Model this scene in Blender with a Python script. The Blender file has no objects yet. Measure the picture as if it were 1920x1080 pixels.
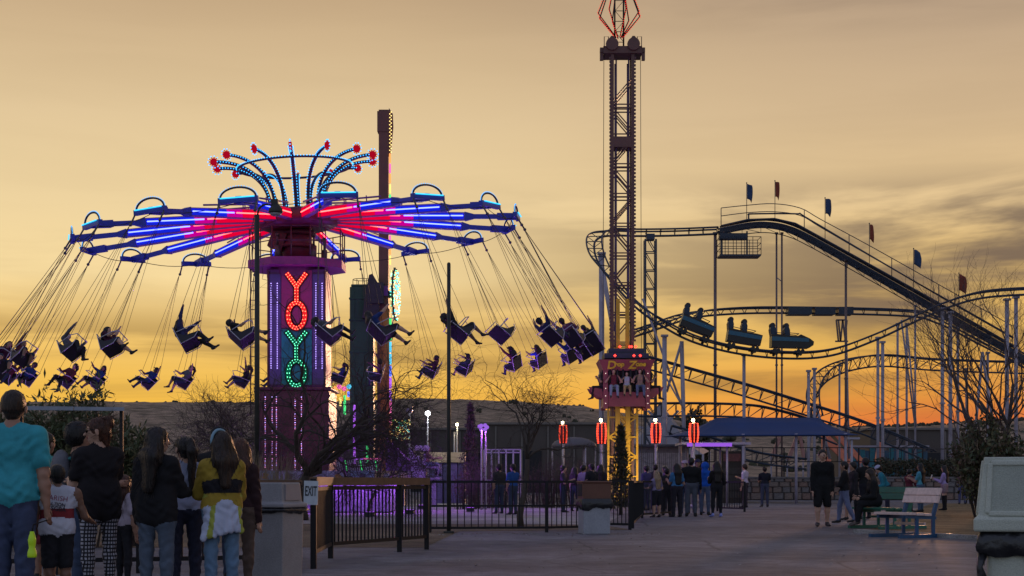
import bpy, math, random
import numpy as np
from mathutils import Vector, Matrix

# ------------------------------------------------------------------ camera, world, sun, exposure
F, H, HY = 2900.0, 1.06, 902.0           # focal length and horizon row of the 1920 px photograph, eye height
scene = bpy.context.scene
COL = scene.collection
cam_d = bpy.data.cameras.new("camera")
cam_d.sensor_width = 36.0
cam_d.lens = F / 1920.0 * 36.0
cam_d.shift_y = (HY - 540.0) / 1920.0
cam_d.clip_start = 0.1
cam_d.clip_end = 6000.0
cam = bpy.data.objects.new("camera", cam_d)
cam.location = (0, 0, H)
cam.rotation_euler = (math.radians(90), 0, 0)
COL.objects.link(cam)
scene.camera = cam

SUN_AZ, SUN_EL = math.radians(16.0), math.radians(3.6)   # the afterglow sits right of the middle, just over the ridge
world = bpy.data.worlds.new("World")
scene.world = world
world.use_nodes = True
wn, wl = world.node_tree.nodes, world.node_tree.links
wn.clear()


def N(tree, typ, **kw):
    n = tree.nodes.new(typ)
    for k, v in kw.items():
        if k.startswith("i_"):
            key = k[2:]
            n.inputs[int(key) if key.isdigit() else key.replace("_", " ")].default_value = v
        else:
            setattr(n, k, v)
    return n


def math_n(tree, op, a, b=None, clamp=False):
    n = tree.nodes.new("ShaderNodeMath")
    n.operation = op
    n.use_clamp = clamp
    for i, x in enumerate((a, b)):
        if x is None:
            continue
        if isinstance(x, (int, float)):
            n.inputs[i].default_value = x
        else:
            tree.links.new(x, n.inputs[i])
    return n.outputs[0]


def s2l(c):
    return tuple(((x / 255.0) / 12.92 if x / 255.0 <= 0.04045 else ((x / 255.0 + 0.055) / 1.055) ** 2.4) for x in c)


def ramp(tree, fac, stops, interp="EASE"):
    r = tree.nodes.new("ShaderNodeValToRGB")
    r.color_ramp.interpolation = interp
    el = r.color_ramp.elements
    while len(el) < len(stops):
        el.new(0.5)
    for e, (p, c) in zip(el, stops):
        e.position = p
        e.color = (*c, 1.0)
    tree.links.new(fac, r.inputs[0])
    return r.outputs[0]


def mix_c(tree, fac, a, b, blend="MIX"):
    m = tree.nodes.new("ShaderNodeMix")
    m.data_type = "RGBA"
    m.blend_type = blend
    for sock, x in ((m.inputs[0], fac), (m.inputs[6], a), (m.inputs[7], b)):
        if isinstance(x, (int, float)):
            sock.default_value = x
        elif isinstance(x, tuple):
            sock.default_value = (*x[:3], 1.0)
        else:
            tree.links.new(x, sock)
    return m.outputs[2]


def build_world():
    t = world.node_tree
    tc = N(t, "ShaderNodeTexCoord")
    sep = N(t, "ShaderNodeSeparateXYZ")
    wl.new(tc.outputs["Generated"], sep.inputs[0])
    X, Y, Z = sep.outputs
    el = math_n(t, "DIVIDE", math_n(t, "ARCSINE", Z), math.pi / 2)                 # 0 at the horizon, 1 overhead
    az = math_n(t, "SUBTRACT", math_n(t, "ARCTAN2", X, Y), SUN_AZ)                 # 0 towards the afterglow
    caz = math_n(t, "COSINE", az)
    # elevation bands of the sunset side (positions are degrees / 90)
    d = lambda deg: deg / 90.0
    west_l = ramp(t, el, [(0.0, s2l((246, 160, 60))), (d(2.6), s2l((249, 190, 72))), (d(3.6), s2l((244, 192, 86))),
                          (d(5.5), s2l((243, 200, 116))), (d(7.4), s2l((249, 220, 160))), (d(10), s2l((238, 211, 160))),
                          (d(13), s2l((226, 199, 155))), (d(17.5), s2l((197, 168, 132))), (d(30), s2l((150, 136, 128))),
                          (d(60), s2l((112, 113, 130)))], "LINEAR")
    west_r = ramp(t, el, [(0.0, s2l((226, 104, 52))), (d(2.2), s2l((235, 120, 58))), (d(3.2), s2l((241, 160, 66))),
                          (d(5.0), s2l((234, 182, 88))), (d(7.4), s2l((228, 188, 114))), (d(10), s2l((231, 199, 148))),
                          (d(13), s2l((213, 184, 145))), (d(17.5), s2l((180, 155, 131))), (d(30), s2l((144, 132, 128))),
                          (d(60), s2l((112, 113, 130)))], "LINEAR")
    # left of the tower the band is yellow, towards the set sun it reddens
    lr = N(t, "ShaderNodeMapRange", interpolation_type="SMOOTHSTEP")
    wl.new(az, lr.inputs[0])
    lr.inputs[1].default_value, lr.inputs[2].default_value = math.radians(-24), math.radians(2)
    west = mix_c(t, lr.outputs[0], west_l, west_r)
    # thin streaked clouds, stretched along the horizon
    comb = N(t, "ShaderNodeCombineXYZ")
    wl.new(math_n(t, "MULTIPLY", az, 2.2), comb.inputs[0])
    wl.new(math_n(t, "MULTIPLY", el, 34.0), comb.inputs[1])
    n1 = N(t, "ShaderNodeTexNoise", i_Scale=1.5, i_Detail=6.0, i_Roughness=0.55, i_Distortion=0.5)
    wl.new(comb.outputs[0], n1.inputs["Vector"])
    band = N(t, "ShaderNodeMapRange", interpolation_type="SMOOTHSTEP")
    wl.new(n1.outputs[0], band.inputs[0])
    band.inputs[1].default_value, band.inputs[2].default_value = 0.43, 0.64
    low = ramp(t, el, [(0.0, (0.35,) * 3), (d(2.6), (0.45,) * 3), (d(3.5), (0.85,) * 3), (d(4.5), (1.0,) * 3), (d(5.4), (0.85,) * 3), (d(6.3), (0.3,) * 3),
                       (d(8.2), (0.16,) * 3), (d(10.5), (0.07,) * 3), (d(16), (0.06,) * 3), (d(19), (0.12,) * 3), (d(60), (0.06,) * 3)], "LINEAR")
    side = N(t, "ShaderNodeMapRange")
    wl.new(az, side.inputs[0])
    side.inputs[1].default_value, side.inputs[2].default_value = math.radians(-32), math.radians(-2)
    side.inputs[3].default_value, side.inputs[4].default_value = 0.8, 1.0
    cf = math_n(t, "MULTIPLY", math_n(t, "MULTIPLY", band.outputs[0], low), side.outputs[0], clamp=True)
    cloud = mix_c(t, 0.66, west, s2l((116, 90, 62)))
    west = mix_c(t, cf, west, cloud)
    # broader dark smears low on the right
    n2 = N(t, "ShaderNodeTexNoise", i_Scale=1.1, i_Detail=6.0, i_Roughness=0.55, i_Distortion=0.4)
    comb2 = N(t, "ShaderNodeCombineXYZ", i_Z=7.3)
    wl.new(math_n(t, "MULTIPLY", az, 3.6), comb2.inputs[0])
    wl.new(math_n(t, "MULTIPLY", el, 36.0), comb2.inputs[1])
    wl.new(comb2.outputs[0], n2.inputs["Vector"])
    b2 = N(t, "ShaderNodeMapRange", interpolation_type="SMOOTHSTEP")
    wl.new(n2.outputs[0], b2.inputs[0])
    b2.inputs[1].default_value, b2.inputs[2].default_value = 0.37, 0.56
    low2 = ramp(t, el, [(0.0, (0.0,) * 3), (d(4.5), (0.1,) * 3), (d(6.2), (1.0,) * 3), (d(9.6), (0.9,) * 3), (d(11.2), (0.1,) * 3), (d(15.5), (0.0,) * 3), (d(17), (0.25,) * 3)], "LINEAR")
    cf2 = math_n(t, "MULTIPLY", math_n(t, "MULTIPLY", b2.outputs[0], low2), lr.outputs[0], clamp=True)
    west = mix_c(t, cf2, west, mix_c(t, 0.9, west, s2l((102, 87, 82))))
    # away from the afterglow the dusk sky of the Sky Texture takes over
    sky = N(t, "ShaderNodeTexSky", sky_type="NISHITA", sun_disc=False)
    sky.sun_elevation = SUN_EL
    sky.sun_rotation = SUN_AZ
    sky.altitude = 1200.0
    sky.dust_density = 2.0
    skyb = mix_c(t, 1.0, sky.outputs[0], (0.11, 0.11, 0.115), "MULTIPLY")
    east = mix_c(t, 1.0, skyb, s2l((124, 126, 156)), "ADD")
    wfac = N(t, "ShaderNodeMapRange", interpolation_type="SMOOTHSTEP")
    wl.new(caz, wfac.inputs[0])
    wfac.inputs[1].default_value, wfac.inputs[2].default_value = -0.35, 0.7
    up = ramp(t, el, [(0.0, (1, 1, 1)), (d(22), (1, 1, 1)), (d(70), (0, 0, 0))])
    fac = math_n(t, "MULTIPLY", wfac.outputs[0], up)
    col = mix_c(t, fac, east, west)
    bg = N(t, "ShaderNodeBackground", i_Strength=1.0)
    wl.new(col, bg.inputs[0])
    out = N(t, "ShaderNodeOutputWorld")
    wl.new(bg.outputs[0], out.inputs[0])


build_world()
sun_d = bpy.data.lights.new("sun", "SUN")
sun_d.energy = 1.1
sun_d.angle = math.radians(3.0)
sun_d.color = (1.0, 0.50, 0.26)
sun = bpy.data.objects.new("sun", sun_d)
sdir = Vector((math.sin(SUN_AZ) * math.cos(SUN_EL), math.cos(SUN_AZ) * math.cos(SUN_EL), math.sin(SUN_EL)))
sun.rotation_euler = sdir.to_track_quat("Z", "Y").to_euler()
sun.location = sdir * 300
COL.objects.link(sun)

vs = scene.view_settings
vs.view_transform = "Standard"
vs.look = "None"
vs.exposure = 0.0
vs.gamma = 1.0
vs.use_curve_mapping = False
scene.cycles.use_denoising = True
scene.cycles.max_bounces = 5
scene.cycles.diffuse_bounces = 2
scene.cycles.glossy_bounces = 2
scene.cycles.transparent_max_bounces = 6
scene.cycles.sample_clamp_indirect = 3.0
scene.cycles.caustics_reflective = False
scene.cycles.caustics_refractive = False

# ------------------------------------------------------------------ helpers
rnd = random.Random(7)


def W(px, py, Y):
    """world point seen at photo pixel (px, py) at distance Y"""
    return Vector(((px - 960.0) * Y / F, Y, H + (HY - py) * Y / F))


def G(px, Y):
    return Vector(((px - 960.0) * Y / F, Y, 0.0))


MATS = {}


def mat(name, col=(0.5, 0.5, 0.5), rough=0.6, metal=0.0, var=0.25, scale=6.0, bump=0.0, bscale=40.0, spec=0.4, fine=0.0):
    if name in MATS:
        return MATS[name]
    m = bpy.data.materials.new(name)
    m.use_nodes = True
    t = m.node_tree
    b = t.nodes["Principled BSDF"]
    b.inputs["Roughness"].default_value = rough
    b.inputs["Metallic"].default_value = metal
    b.inputs["Specular IOR Level"].default_value = spec
    tc = N(t, "ShaderNodeTexCoord")
    n = N(t, "ShaderNodeTexNoise", i_Scale=scale, i_Detail=5.0, i_Roughness=0.6)
    t.links.new(tc.outputs["Object"], n.inputs["Vector"])
    mr = N(t, "ShaderNodeMapRange")
    t.links.new(n.outputs[0], mr.inputs[0])
    mr.inputs[1].default_value, mr.inputs[2].default_value = 0.25, 0.75
    mr.inputs[3].default_value, mr.inputs[4].default_value = 1.0 - var, 1.0 + var
    hsv = N(t, "ShaderNodeHueSaturation", i_Color=(*col, 1.0))
    t.links.new(mr.outputs[0], hsv.inputs["Value"])
    outc = hsv.outputs[0]
    if fine:
        n3 = N(t, "ShaderNodeTexNoise", i_Scale=bscale, i_Detail=3.0)
        t.links.new(tc.outputs["Object"], n3.inputs["Vector"])
        mr3 = N(t, "ShaderNodeMapRange")
        t.links.new(n3.outputs[0], mr3.inputs[0])
        mr3.inputs[1].default_value, mr3.inputs[2].default_value = 0.3, 0.7
        mr3.inputs[3].default_value, mr3.inputs[4].default_value = 1.0 - fine, 1.0 + fine
        h2 = N(t, "ShaderNodeHueSaturation")
        t.links.new(outc, h2.inputs["Color"])
        t.links.new(mr3.outputs[0], h2.inputs["Value"])
        outc = h2.outputs[0]
    t.links.new(outc, b.inputs["Base Color"])
    rr = N(t, "ShaderNodeMapRange")
    t.links.new(n.outputs[0], rr.inputs[0])
    rr.inputs[3].default_value, rr.inputs[4].default_value = max(0.05, rough - 0.12), min(1.0, rough + 0.12)
    t.links.new(rr.outputs[0], b.inputs["Roughness"])
    if bump:
        nb = N(t, "ShaderNodeTexNoise", i_Scale=bscale, i_Detail=4.0)
        t.links.new(tc.outputs["Object"], nb.inputs["Vector"])
        bp = N(t, "ShaderNodeBump", i_Strength=bump, i_Distance=0.02)
        t.links.new(nb.outputs[0], bp.inputs["Height"])
        t.links.new(bp.outputs[0], b.inputs["Normal"])
    MATS[name] = m
    return m


def emit(name, col, strength, sample=True):
    if name in MATS:
        return MATS[name]
    m = bpy.data.materials.new(name)
    m.use_nodes = True
    t = m.node_tree
    t.nodes.clear()
    e = N(t, "ShaderNodeEmission", i_Color=(*col, 1.0), i_Strength=strength)
    o = N(t, "ShaderNodeOutputMaterial")
    t.links.new(e.outputs[0], o.inputs[0])
    if not sample:
        m.cycles.emission_sampling = "NONE"
    MATS[name] = m
    return m


OFF = {}


def tag(o, label=None, cat=None, group=None, kind=None):
    for k, v in (("label", label), ("category", cat), ("group", group), ("kind", kind)):
        if v:
            o[k] = v
    return o


def empty(name, loc=(0, 0, 0), label=None, cat=None, group=None):
    o = bpy.data.objects.new(name, None)
    o.location = loc
    o.empty_display_size = 0.2
    COL.objects.link(o)
    OFF[o.name] = Vector(loc)
    return tag(o, label, cat, group)


def copy_tree(o, parent=None):
    c = o.copy()
    COL.objects.link(c)
    c.parent = parent
    OFF[c.name] = OFF.get(o.name, Vector())
    for ch in list(o.children):
        copy_tree(ch, c)
    return c


class MB:
    def __init__(self):
        self.v, self.f, self.m, self.s = [], [], [], []

    def add(self, vs_, fs, mi=0, smooth=False):
        o = len(self.v)
        self.v.extend([tuple(p) for p in vs_])
        for f in fs:
            self.f.append(tuple(i + o for i in f))
            self.m.append(mi)
            self.s.append(smooth)
        return self

    def box(self, c, s, R=None, mi=0):
        c = Vector(c)
        x, y, z = s[0] / 2, s[1] / 2, s[2] / 2
        pts = [Vector(p) for p in ((-x, -y, -z), (x, -y, -z), (x, y, -z), (-x, y, -z), (-x, -y, z), (x, -y, z), (x, y, z), (-x, y, z))]
        if R is not None:
            pts = [R @ p for p in pts]
        return self.add([c + p for p in pts], [(0, 3, 2, 1), (4, 5, 6, 7), (0, 1, 5, 4), (1, 2, 6, 5), (2, 3, 7, 6), (3, 0, 4, 7)], mi)

    def beam(self, p, q, w, h, mi=0, up=(0, 0, 1), w2=None, h2=None):
        p, q = Vector(p), Vector(q)
        d = (q - p)
        if d.length < 1e-6:
            return self
        d.normalize()
        u = Vector(up)
        if abs(d.dot(u)) > 0.97:
            u = Vector((0, 1, 0)) if abs(d.y) < 0.9 else Vector((1, 0, 0))
        s = d.cross(u).normalized()
        u = s.cross(d).normalized()
        w2 = w if w2 is None else w2
        h2 = h if h2 is None else h2
        pts = [p - s * w / 2 - u * h / 2, p + s * w / 2 - u * h / 2, p + s * w / 2 + u * h / 2, p - s * w / 2 + u * h / 2,
               q - s * w2 / 2 - u * h2 / 2, q + s * w2 / 2 - u * h2 / 2, q + s * w2 / 2 + u * h2 / 2, q - s * w2 / 2 + u * h2 / 2]
        return self.add(pts, [(0, 1, 2, 3), (7, 6, 5, 4), (0, 4, 5, 1), (1, 5, 6, 2), (2, 6, 7, 3), (3, 7, 4, 0)], mi)

    def tube(self, pts, r, n=6, mi=0, closed=False, cap=True, smooth=True):
        pts = [Vector(p) for p in pts]
        k = len(pts)
        rr = r if isinstance(r, (list, tuple)) else [r] * k
        vs_, fs = [], []
        prev = None
        for i in range(k):
            if closed:
                d = pts[(i + 1) % k] - pts[i - 1]
            else:
                d = pts[min(i + 1, k - 1)] - pts[max(i - 1, 0)]
            if d.length < 1e-9:
                d = Vector((0, 0, 1))
            d.normalize()
            if prev is None:
                a = Vector((0, 0, 1)) if abs(d.z) < 0.9 else Vector((1, 0, 0))
            else:
                a = prev
            s = a - d * a.dot(d)
            if s.length < 1e-6:
                s = d.orthogonal()
            s.normalize()
            prev = s
            b = d.cross(s)
            for j in range(n):
                an = 2 * math.pi * j / n
                vs_.append(pts[i] + (s * math.cos(an) + b * math.sin(an)) * rr[i])
        for i in range(k if closed else k - 1):
            i2 = (i + 1) % k
            for j in range(n):
                j2 = (j + 1) % n
                fs.append((i * n + j, i * n + j2, i2 * n + j2, i2 * n + j))
        self.add(vs_, fs, mi, smooth)
        if cap and not closed:
            o = len(self.v) - len(vs_)
            self.f.append(tuple(o + j for j in reversed(range(n))))
            self.m.append(mi)
            self.s.append(False)
            self.f.append(tuple(o + (k - 1) * n + j for j in range(n)))
            self.m.append(mi)
            self.s.append(False)
        return self

    def cyl(self, p, q, r, n=10, mi=0, r2=None):
        return self.tube([p, q], [r, r if r2 is None else r2], n, mi)

    def bulb(self, c, r, mi=0):
        x, y, z = c
        return self.add([(x + r, y, z), (x - r, y, z), (x, y + r, z), (x, y - r, z), (x, y, z + r), (x, y, z - r)],
                        [(0, 2, 4), (2, 1, 4), (1, 3, 4), (3, 0, 4), (2, 0, 5), (1, 2, 5), (3, 1, 5), (0, 3, 5)], mi, True)

    def ball(self, c, r, nu=10, nv=7, mi=0, sc=(1, 1, 1)):
        c = Vector(c)
        vs_, fs = [c + Vector((0, 0, r * sc[2]))], []
        for i in range(1, nv):
            th = math.pi * i / nv
            for j in range(nu):
                ph = 2 * math.pi * j / nu
                vs_.append(c + Vector((r * sc[0] * math.sin(th) * math.cos(ph), r * sc[1] * math.sin(th) * math.sin(ph), r * sc[2] * math.cos(th))))
        vs_.append(c - Vector((0, 0, r * sc[2])))
        for j in range(nu):
            fs.append((0, 1 + j, 1 + (j + 1) % nu))
        for i in range(nv - 2):
            for j in range(nu):
                a = 1 + i * nu
                fs.append((a + j, a + nu + j, a + nu + (j + 1) % nu, a + (j + 1) % nu))
        a = 1 + (nv - 2) * nu
        for j in range(nu):
            fs.append((a + j, len(vs_) - 1, a + (j + 1) % nu))
        return self.add(vs_, fs, mi, True)

    def prism(self, poly, thick, M=None, mi=0):
        """2D polygon (x, y) extruded by thick along z of frame M"""
        M = M or Matrix.Identity(4)
        n = len(poly)
        vs_ = [M @ Vector((x, y, -thick / 2)) for x, y in poly] + [M @ Vector((x, y, thick / 2)) for x, y in poly]
        fs = [tuple(reversed(range(n))), tuple(range(n, 2 * n))] + [(i, (i + 1) % n, n + (i + 1) % n, n + i) for i in range(n)]
        return self.add(vs_, fs, mi)

    def lathe(self, prof, c=(0, 0, 0), n=20, mi=0, smooth=True):
        c = Vector(c)
        vs_, fs = [], []
        for r, z in prof:
            for j in range(n):
                a = 2 * math.pi * j / n
                vs_.append(c + Vector((r * math.cos(a), r * math.sin(a), z)))
        for i in range(len(prof) - 1):
            for j in range(n):
                j2 = (j + 1) % n
                fs.append((i * n + j, i * n + j2, (i + 1) * n + j2, (i + 1) * n + j))
        fs.append(tuple(reversed(range(n))))
        fs.append(tuple((len(prof) - 1) * n + j for j in range(n)))
        return self.add(vs_, fs, mi, smooth)

    def build(self, name, mats, parent=None, kind=None, bevel=0.0):
        me = bpy.data.meshes.new(name)
        off = OFF.get(parent.name, Vector()) if parent is not None else Vector()
        vv = np.array([tuple(p) for p in self.v], dtype=np.float32).reshape(-1, 3) - np.array(off, dtype=np.float32)
        me.from_pydata(vv.tolist(), [], self.f)
        for m in (mats if isinstance(mats, (list, tuple)) else [mats]):
            me.materials.append(m)
        me.polygons.foreach_set("material_index", self.m)
        me.polygons.foreach_set("use_smooth", self.s)
        me.update()
        o = bpy.data.objects.new(name, me)
        COL.objects.link(o)
        if parent is not None:
            o.parent = parent
            OFF[o.name] = off
        else:
            OFF[o.name] = Vector()
        if bevel:
            bv = o.modifiers.new("bevel", "BEVEL")
            bv.width = bevel
            bv.segments = 2
            bv.limit_method = "ANGLE"
        if kind:
            o["kind"] = kind
        return o


def catmull(pts, per=6, closed=False):
    pts = [Vector(p) for p in pts]
    n = len(pts)
    out = []
    for i in range(n if closed else n - 1):
        p0 = pts[(i - 1) % n] if closed or i > 0 else pts[0] * 2 - pts[1]
        p1, p2 = pts[i], pts[(i + 1) % n]
        p3 = pts[(i + 2) % n] if closed or i + 2 < n else pts[-1] * 2 - pts[-2]
        for k in range(per):
            t = k / per
            out.append(0.5 * ((2 * p1) + (p2 - p0) * t + (2 * p0 - 5 * p1 + 4 * p2 - p3) * t * t + (3 * p1 - p0 - 3 * p2 + p3) * t ** 3))
    if not closed:
        out.append(pts[-1])
    return out


def resample(pts, step):
    out = [pts[0].copy()]
    acc = 0.0
    for a, b in zip(pts, pts[1:]):
        L = (b - a).length
        pos = step - acc
        while pos <= L:
            out.append(a.lerp(b, pos / L))
            pos += step
        acc = (acc + L) % step if L else acc
    return out


def text_mesh(name, body, size, M, material, parent=None, extrude=0.01, bold=0.0, align="CENTER", shear=0.0, sx=1.0):
    """flat lettering turned into a mesh; M places its x (along the line) and y (up) axes in the scene"""
    cu = bpy.data.curves.new(name, "FONT")
    cu.body = body
    cu.size = size
    cu.align_x = align
    cu.align_y = "CENTER"
    cu.extrude = extrude
    cu.offset = bold
    cu.shear = shear
    cu.resolution_u = 3
    tmp = bpy.data.objects.new(name, cu)
    me = bpy.data.meshes.new_from_object(tmp)
    bpy.data.objects.remove(tmp)
    bpy.data.curves.remove(cu)
    me.name = name
    me.transform(M @ Matrix.Diagonal((sx, 1, 1, 1)))
    off = OFF.get(parent.name, Vector()) if parent is not None else Vector()
    me.transform(Matrix.Translation(-off))
    me.materials.clear()
    me.materials.append(material)
    o = bpy.data.objects.new(name, me)
    COL.objects.link(o)
    OFF[o.name] = off
    if parent is not None:
        o.parent = parent
    return o


def frame(origin, xax, yax):
    x = Vector(xax).normalized()
    y = Vector(yax)
    y = (y - x * x.dot(y)).normalized()
    z = x.cross(y)
    M = Matrix((x, y, z)).transposed().to_4x4()
    M.translation = Vector(origin)
    return M


def point_light(name, loc, col, watt, parent=None, radius=0.08):
    d = bpy.data.lights.new(name, "POINT")
    d.energy = watt
    d.color = col
    d.shadow_soft_size = radius
    o = bpy.data.objects.new(name, d)
    off = OFF.get(parent.name, Vector()) if parent is not None else Vector()
    o.location = Vector(loc) - off
    COL.objects.link(o)
    if parent is not None:
        o.parent = parent
    return o
# ------------------------------------------------------------------ ground, paths, hills
def ground_mat(name, col, col2, scale, bump, rough=0.85, crack=False):
    m = bpy.data.materials.new(name)
    m.use_nodes = True
    t = m.node_tree
    b = t.nodes["Principled BSDF"]
    tc = N(t, "ShaderNodeTexCoord")
    n1 = N(t, "ShaderNodeTexNoise", i_Scale=scale, i_Detail=8.0, i_Roughness=0.65)
    n2 = N(t, "ShaderNodeTexNoise", i_Scale=0.22, i_Detail=6.0, i_Roughness=0.65)
    n3 = N(t, "ShaderNodeTexNoise", i_Scale=60.0, i_Detail=2.0)
    for n in (n1, n2, n3):
        t.links.new(tc.outputs["Object"], n.inputs["Vector"])
    f1 = ramp(t, n1.outputs[0], [(0.32, (0, 0, 0)), (0.68, (1, 1, 1))])
    c = mix_c(t, f1, col, col2)
    f2 = ramp(t, n2.outputs[0], [(0.32, (0.6,) * 3), (0.68, (1.32,) * 3)])
    c = mix_c(t, 1.0, c, f2, "MULTIPLY")
    f3 = ramp(t, n3.outputs[0], [(0.3, (0.58,) * 3), (0.7, (1.42,) * 3)])
    c = mix_c(t, 1.0, c, f3, "MULTIPLY")
    if crack:
        # tar-sealed cracks and old spill stains, worn into the surface
        ns = N(t, "ShaderNodeTexNoise", i_Scale=0.9, i_Detail=4.0)
        t.links.new(tc.outputs["Object"], ns.inputs["Vector"])
        mx = N(t, "ShaderNodeMix")
        mx.data_type = "VECTOR"
        mx.inputs[0].default_value = 0.12
        t.links.new(tc.outputs["Object"], mx.inputs[4])
        t.links.new(ns.outputs["Color"], mx.inputs[5])
        vo = N(t, "ShaderNodeTexVoronoi", i_Scale=0.33, feature="DISTANCE_TO_EDGE")
        t.links.new(mx.outputs[1], vo.inputs["Vector"])
        cr = ramp(t, vo.outputs["Distance"], [(0.0, (0.6,) * 3), (0.003, (0.65,) * 3), (0.007, (1, 1, 1))])
        c = mix_c(t, 1.0, c, cr, "MULTIPLY")
        nst = N(t, "ShaderNodeTexNoise", i_Scale=1.3, i_Detail=5.0, i_Roughness=0.7)
        t.links.new(tc.outputs["Object"], nst.inputs["Vector"])
        st = ramp(t, nst.outputs[0], [(0.25, (0.5,) * 3), (0.42, (1, 1, 1)), (0.72, (1.25,) * 3)])
        c = mix_c(t, 1.0, c, st, "MULTIPLY")
    t.links.new(c, b.inputs["Base Color"])
    b.inputs["Roughness"].default_value = rough
    b.inputs["Specular IOR Level"].default_value = 0.3
    bp = N(t, "ShaderNodeBump", i_Strength=bump, i_Distance=0.03)
    t.links.new(n3.outputs[0], bp.inputs["Height"])
    t.links.new(bp.outputs[0], b.inputs["Normal"])
    return m


M_asph = ground_mat("asphalt", (0.108, 0.104, 0.114), (0.160, 0.155, 0.166), 3.0, 0.35, 0.8, crack=True)
M_conc = ground_mat("concrete", (0.25, 0.24, 0.23), (0.34, 0.33, 0.31), 1.4, 0.2)
M_dirt = ground_mat("dirt", (0.10, 0.075, 0.05), (0.17, 0.13, 0.085), 2.2, 0.6, 0.95)
M_lawn = ground_mat("dry_lawn", (0.10, 0.075, 0.035), (0.20, 0.145, 0.075), 1.1, 0.8, 0.95)
M_hill = ground_mat("hillside_scrub", (0.30, 0.215, 0.15), (0.12, 0.095, 0.065), 0.14, 0.3, 0.95)


def sheet(name, poly, z, m):
    b = MB()
    b.add([(x, y, z) for x, y in poly], [tuple(range(len(poly)))])
    return b.build(name, m, kind="structure")


sheet("ground", [(-900, -60), (900, -60), (900, 2600), (-900, 2600)], 0.0, M_asph)
sheet("ride_apron", [(-24, 40), (2.2, 37.5), (3.2, 46), (3.4, 72), (-24, 72)], 0.008, M_conc)
sheet("planting_bed", [(-20, 24.6), (-1.4, 24.6), (-1.1, 32.5), (2.6, 33.5), (2.2, 37.5), (-24, 40)], 0.004, M_dirt)
LAWN = [G(1607, 31.4), G(1700, 30.2), G(1830, 28.0), G(2060, 25.5), G(2400, 60), G(1750, 74), G(1722, 60), G(1668, 38)]
sheet("lawn", [(p.x, p.y) for p in LAWN], 0.006, M_lawn)
kb = MB()
pts = [G(1604, 31.5), G(1700, 30.1), G(1830, 27.9), G(2060, 25.4)]
for a, b in zip(pts, pts[1:]):
    kb.beam(a + Vector((0, 0, 0.03)), b + Vector((0, 0, 0.03)), 0.12, 0.1)
kb.build("kerb", M_conc, kind="structure")


def fbm(x, y, seed=0):
    r = np.random.RandomState(seed)
    s = np.zeros_like(x)
    for o in range(5):
        fx, fy, p, q = r.uniform(0.6, 1.4) * 2 ** o, r.uniform(0.6, 1.4) * 2 ** o, r.uniform(0, 6), r.uniform(0, 6)
        s += np.sin(x * fx + p + np.sin(y * fy * 0.7 + q)) * np.cos(y * fy + q) / 2 ** o
    return s


RIDGE = [(-900, 770), (-300, 760), (0, 757), (260, 756), (560, 757), (800, 753), (940, 754), (1080, 763), (1140, 773), (1250, 788),
         (1400, 799), (1600, 804), (1700, 799), (1800, 793), (2000, 790), (2300, 782), (2900, 780)]
hp = np.linspace(-900, 2900, 261)
ridge_px = np.interp(hp, [a for a, _ in RIDGE], [b for _, b in RIDGE])
nt = 36
hv, hf = [], []
for j in range(nt):
    t = j / (nt - 1)
    Yd = 260 + 560 * t
    zf = t / 0.72 if t < 0.72 else 1.0
    zf = zf * zf * (3 - 2 * zf)
    for i, px in enumerate(hp):
        x = (px - 960) * 660.0 / F * (0.75 + 0.4 * t)
        top = (H + (HY - ridge_px[i]) * 660.0 / F)
        hv.append((x, Yd, top * zf))
hv = np.array(hv)
hv[:, 2] += (fbm(hv[:, 0] * 0.02, hv[:, 1] * 0.02, 3) * 0.9 + np.random.RandomState(2).normal(0, 0.22, len(hv))) * np.clip(hv[:, 2] / 12, 0, 1)
hv[:, 2] -= 0.5
W_ = len(hp)
for j in range(nt - 1):
    for i in range(W_ - 1):
        a = j * W_ + i
        hf.append((a, a + 1, a + W_ + 1, a + W_))
hb = MB()
hb.add(hv.tolist(), hf, 0, True)
hb.build("hills", M_hill, kind="structure")

# scrub and trees that roughen the ridge line
sb = MB()
rs = random.Random(5)
for k in range(900):
    px = rs.uniform(-50, 1990) if k % 3 else rs.uniform(1240, 1990)
    rp = np.interp(px, hp, ridge_px)
    Yd = 665 + rs.uniform(-6, 6)
    c = W(px, rp, Yd)
    if k >= 420:
        # scattered bushes down the slope
        tt = rs.uniform(0.16, 0.70)
        zf_ = tt / 0.72
        zf_ = zf_ * zf_ * (3 - 2 * zf_)
        c = Vector(((px - 960) * 660.0 / F * (0.75 + 0.4 * tt), 260 + 560 * tt, (H + (HY - rp) * 660.0 / F) * zf_ - 0.3))
    r = rs.uniform(0.5, 1.2) * (1.7 if px > 1240 else 1.0)
    c.z += rs.uniform(-0.8, 0.1)
    for q in range(5):
        o = Vector((rs.uniform(-r, r), rs.uniform(-r, r), rs.uniform(-r, r) * 0.5))
        sb.ball(c + o, r * rs.uniform(0.4, 0.7), 6, 4)
tag(sb.build("ridge_scrub", mat("scrub", (0.05, 0.05, 0.03), 0.95, var=0.4, scale=0.5), kind="stuff"), "dark scrub and small trees along the ridge of the far hill", "scrub")

# ------------------------------------------------------------------ far buildings
M_shed = mat("shed_metal", (0.082, 0.066, 0.056), 0.7, var=0.2, scale=0.4)
M_shed2 = mat("shed_trim", (0.16, 0.14, 0.12), 0.7, var=0.2, scale=0.4)
M_dark = mat("dark_opening", (0.02, 0.02, 0.022), 0.8)


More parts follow.
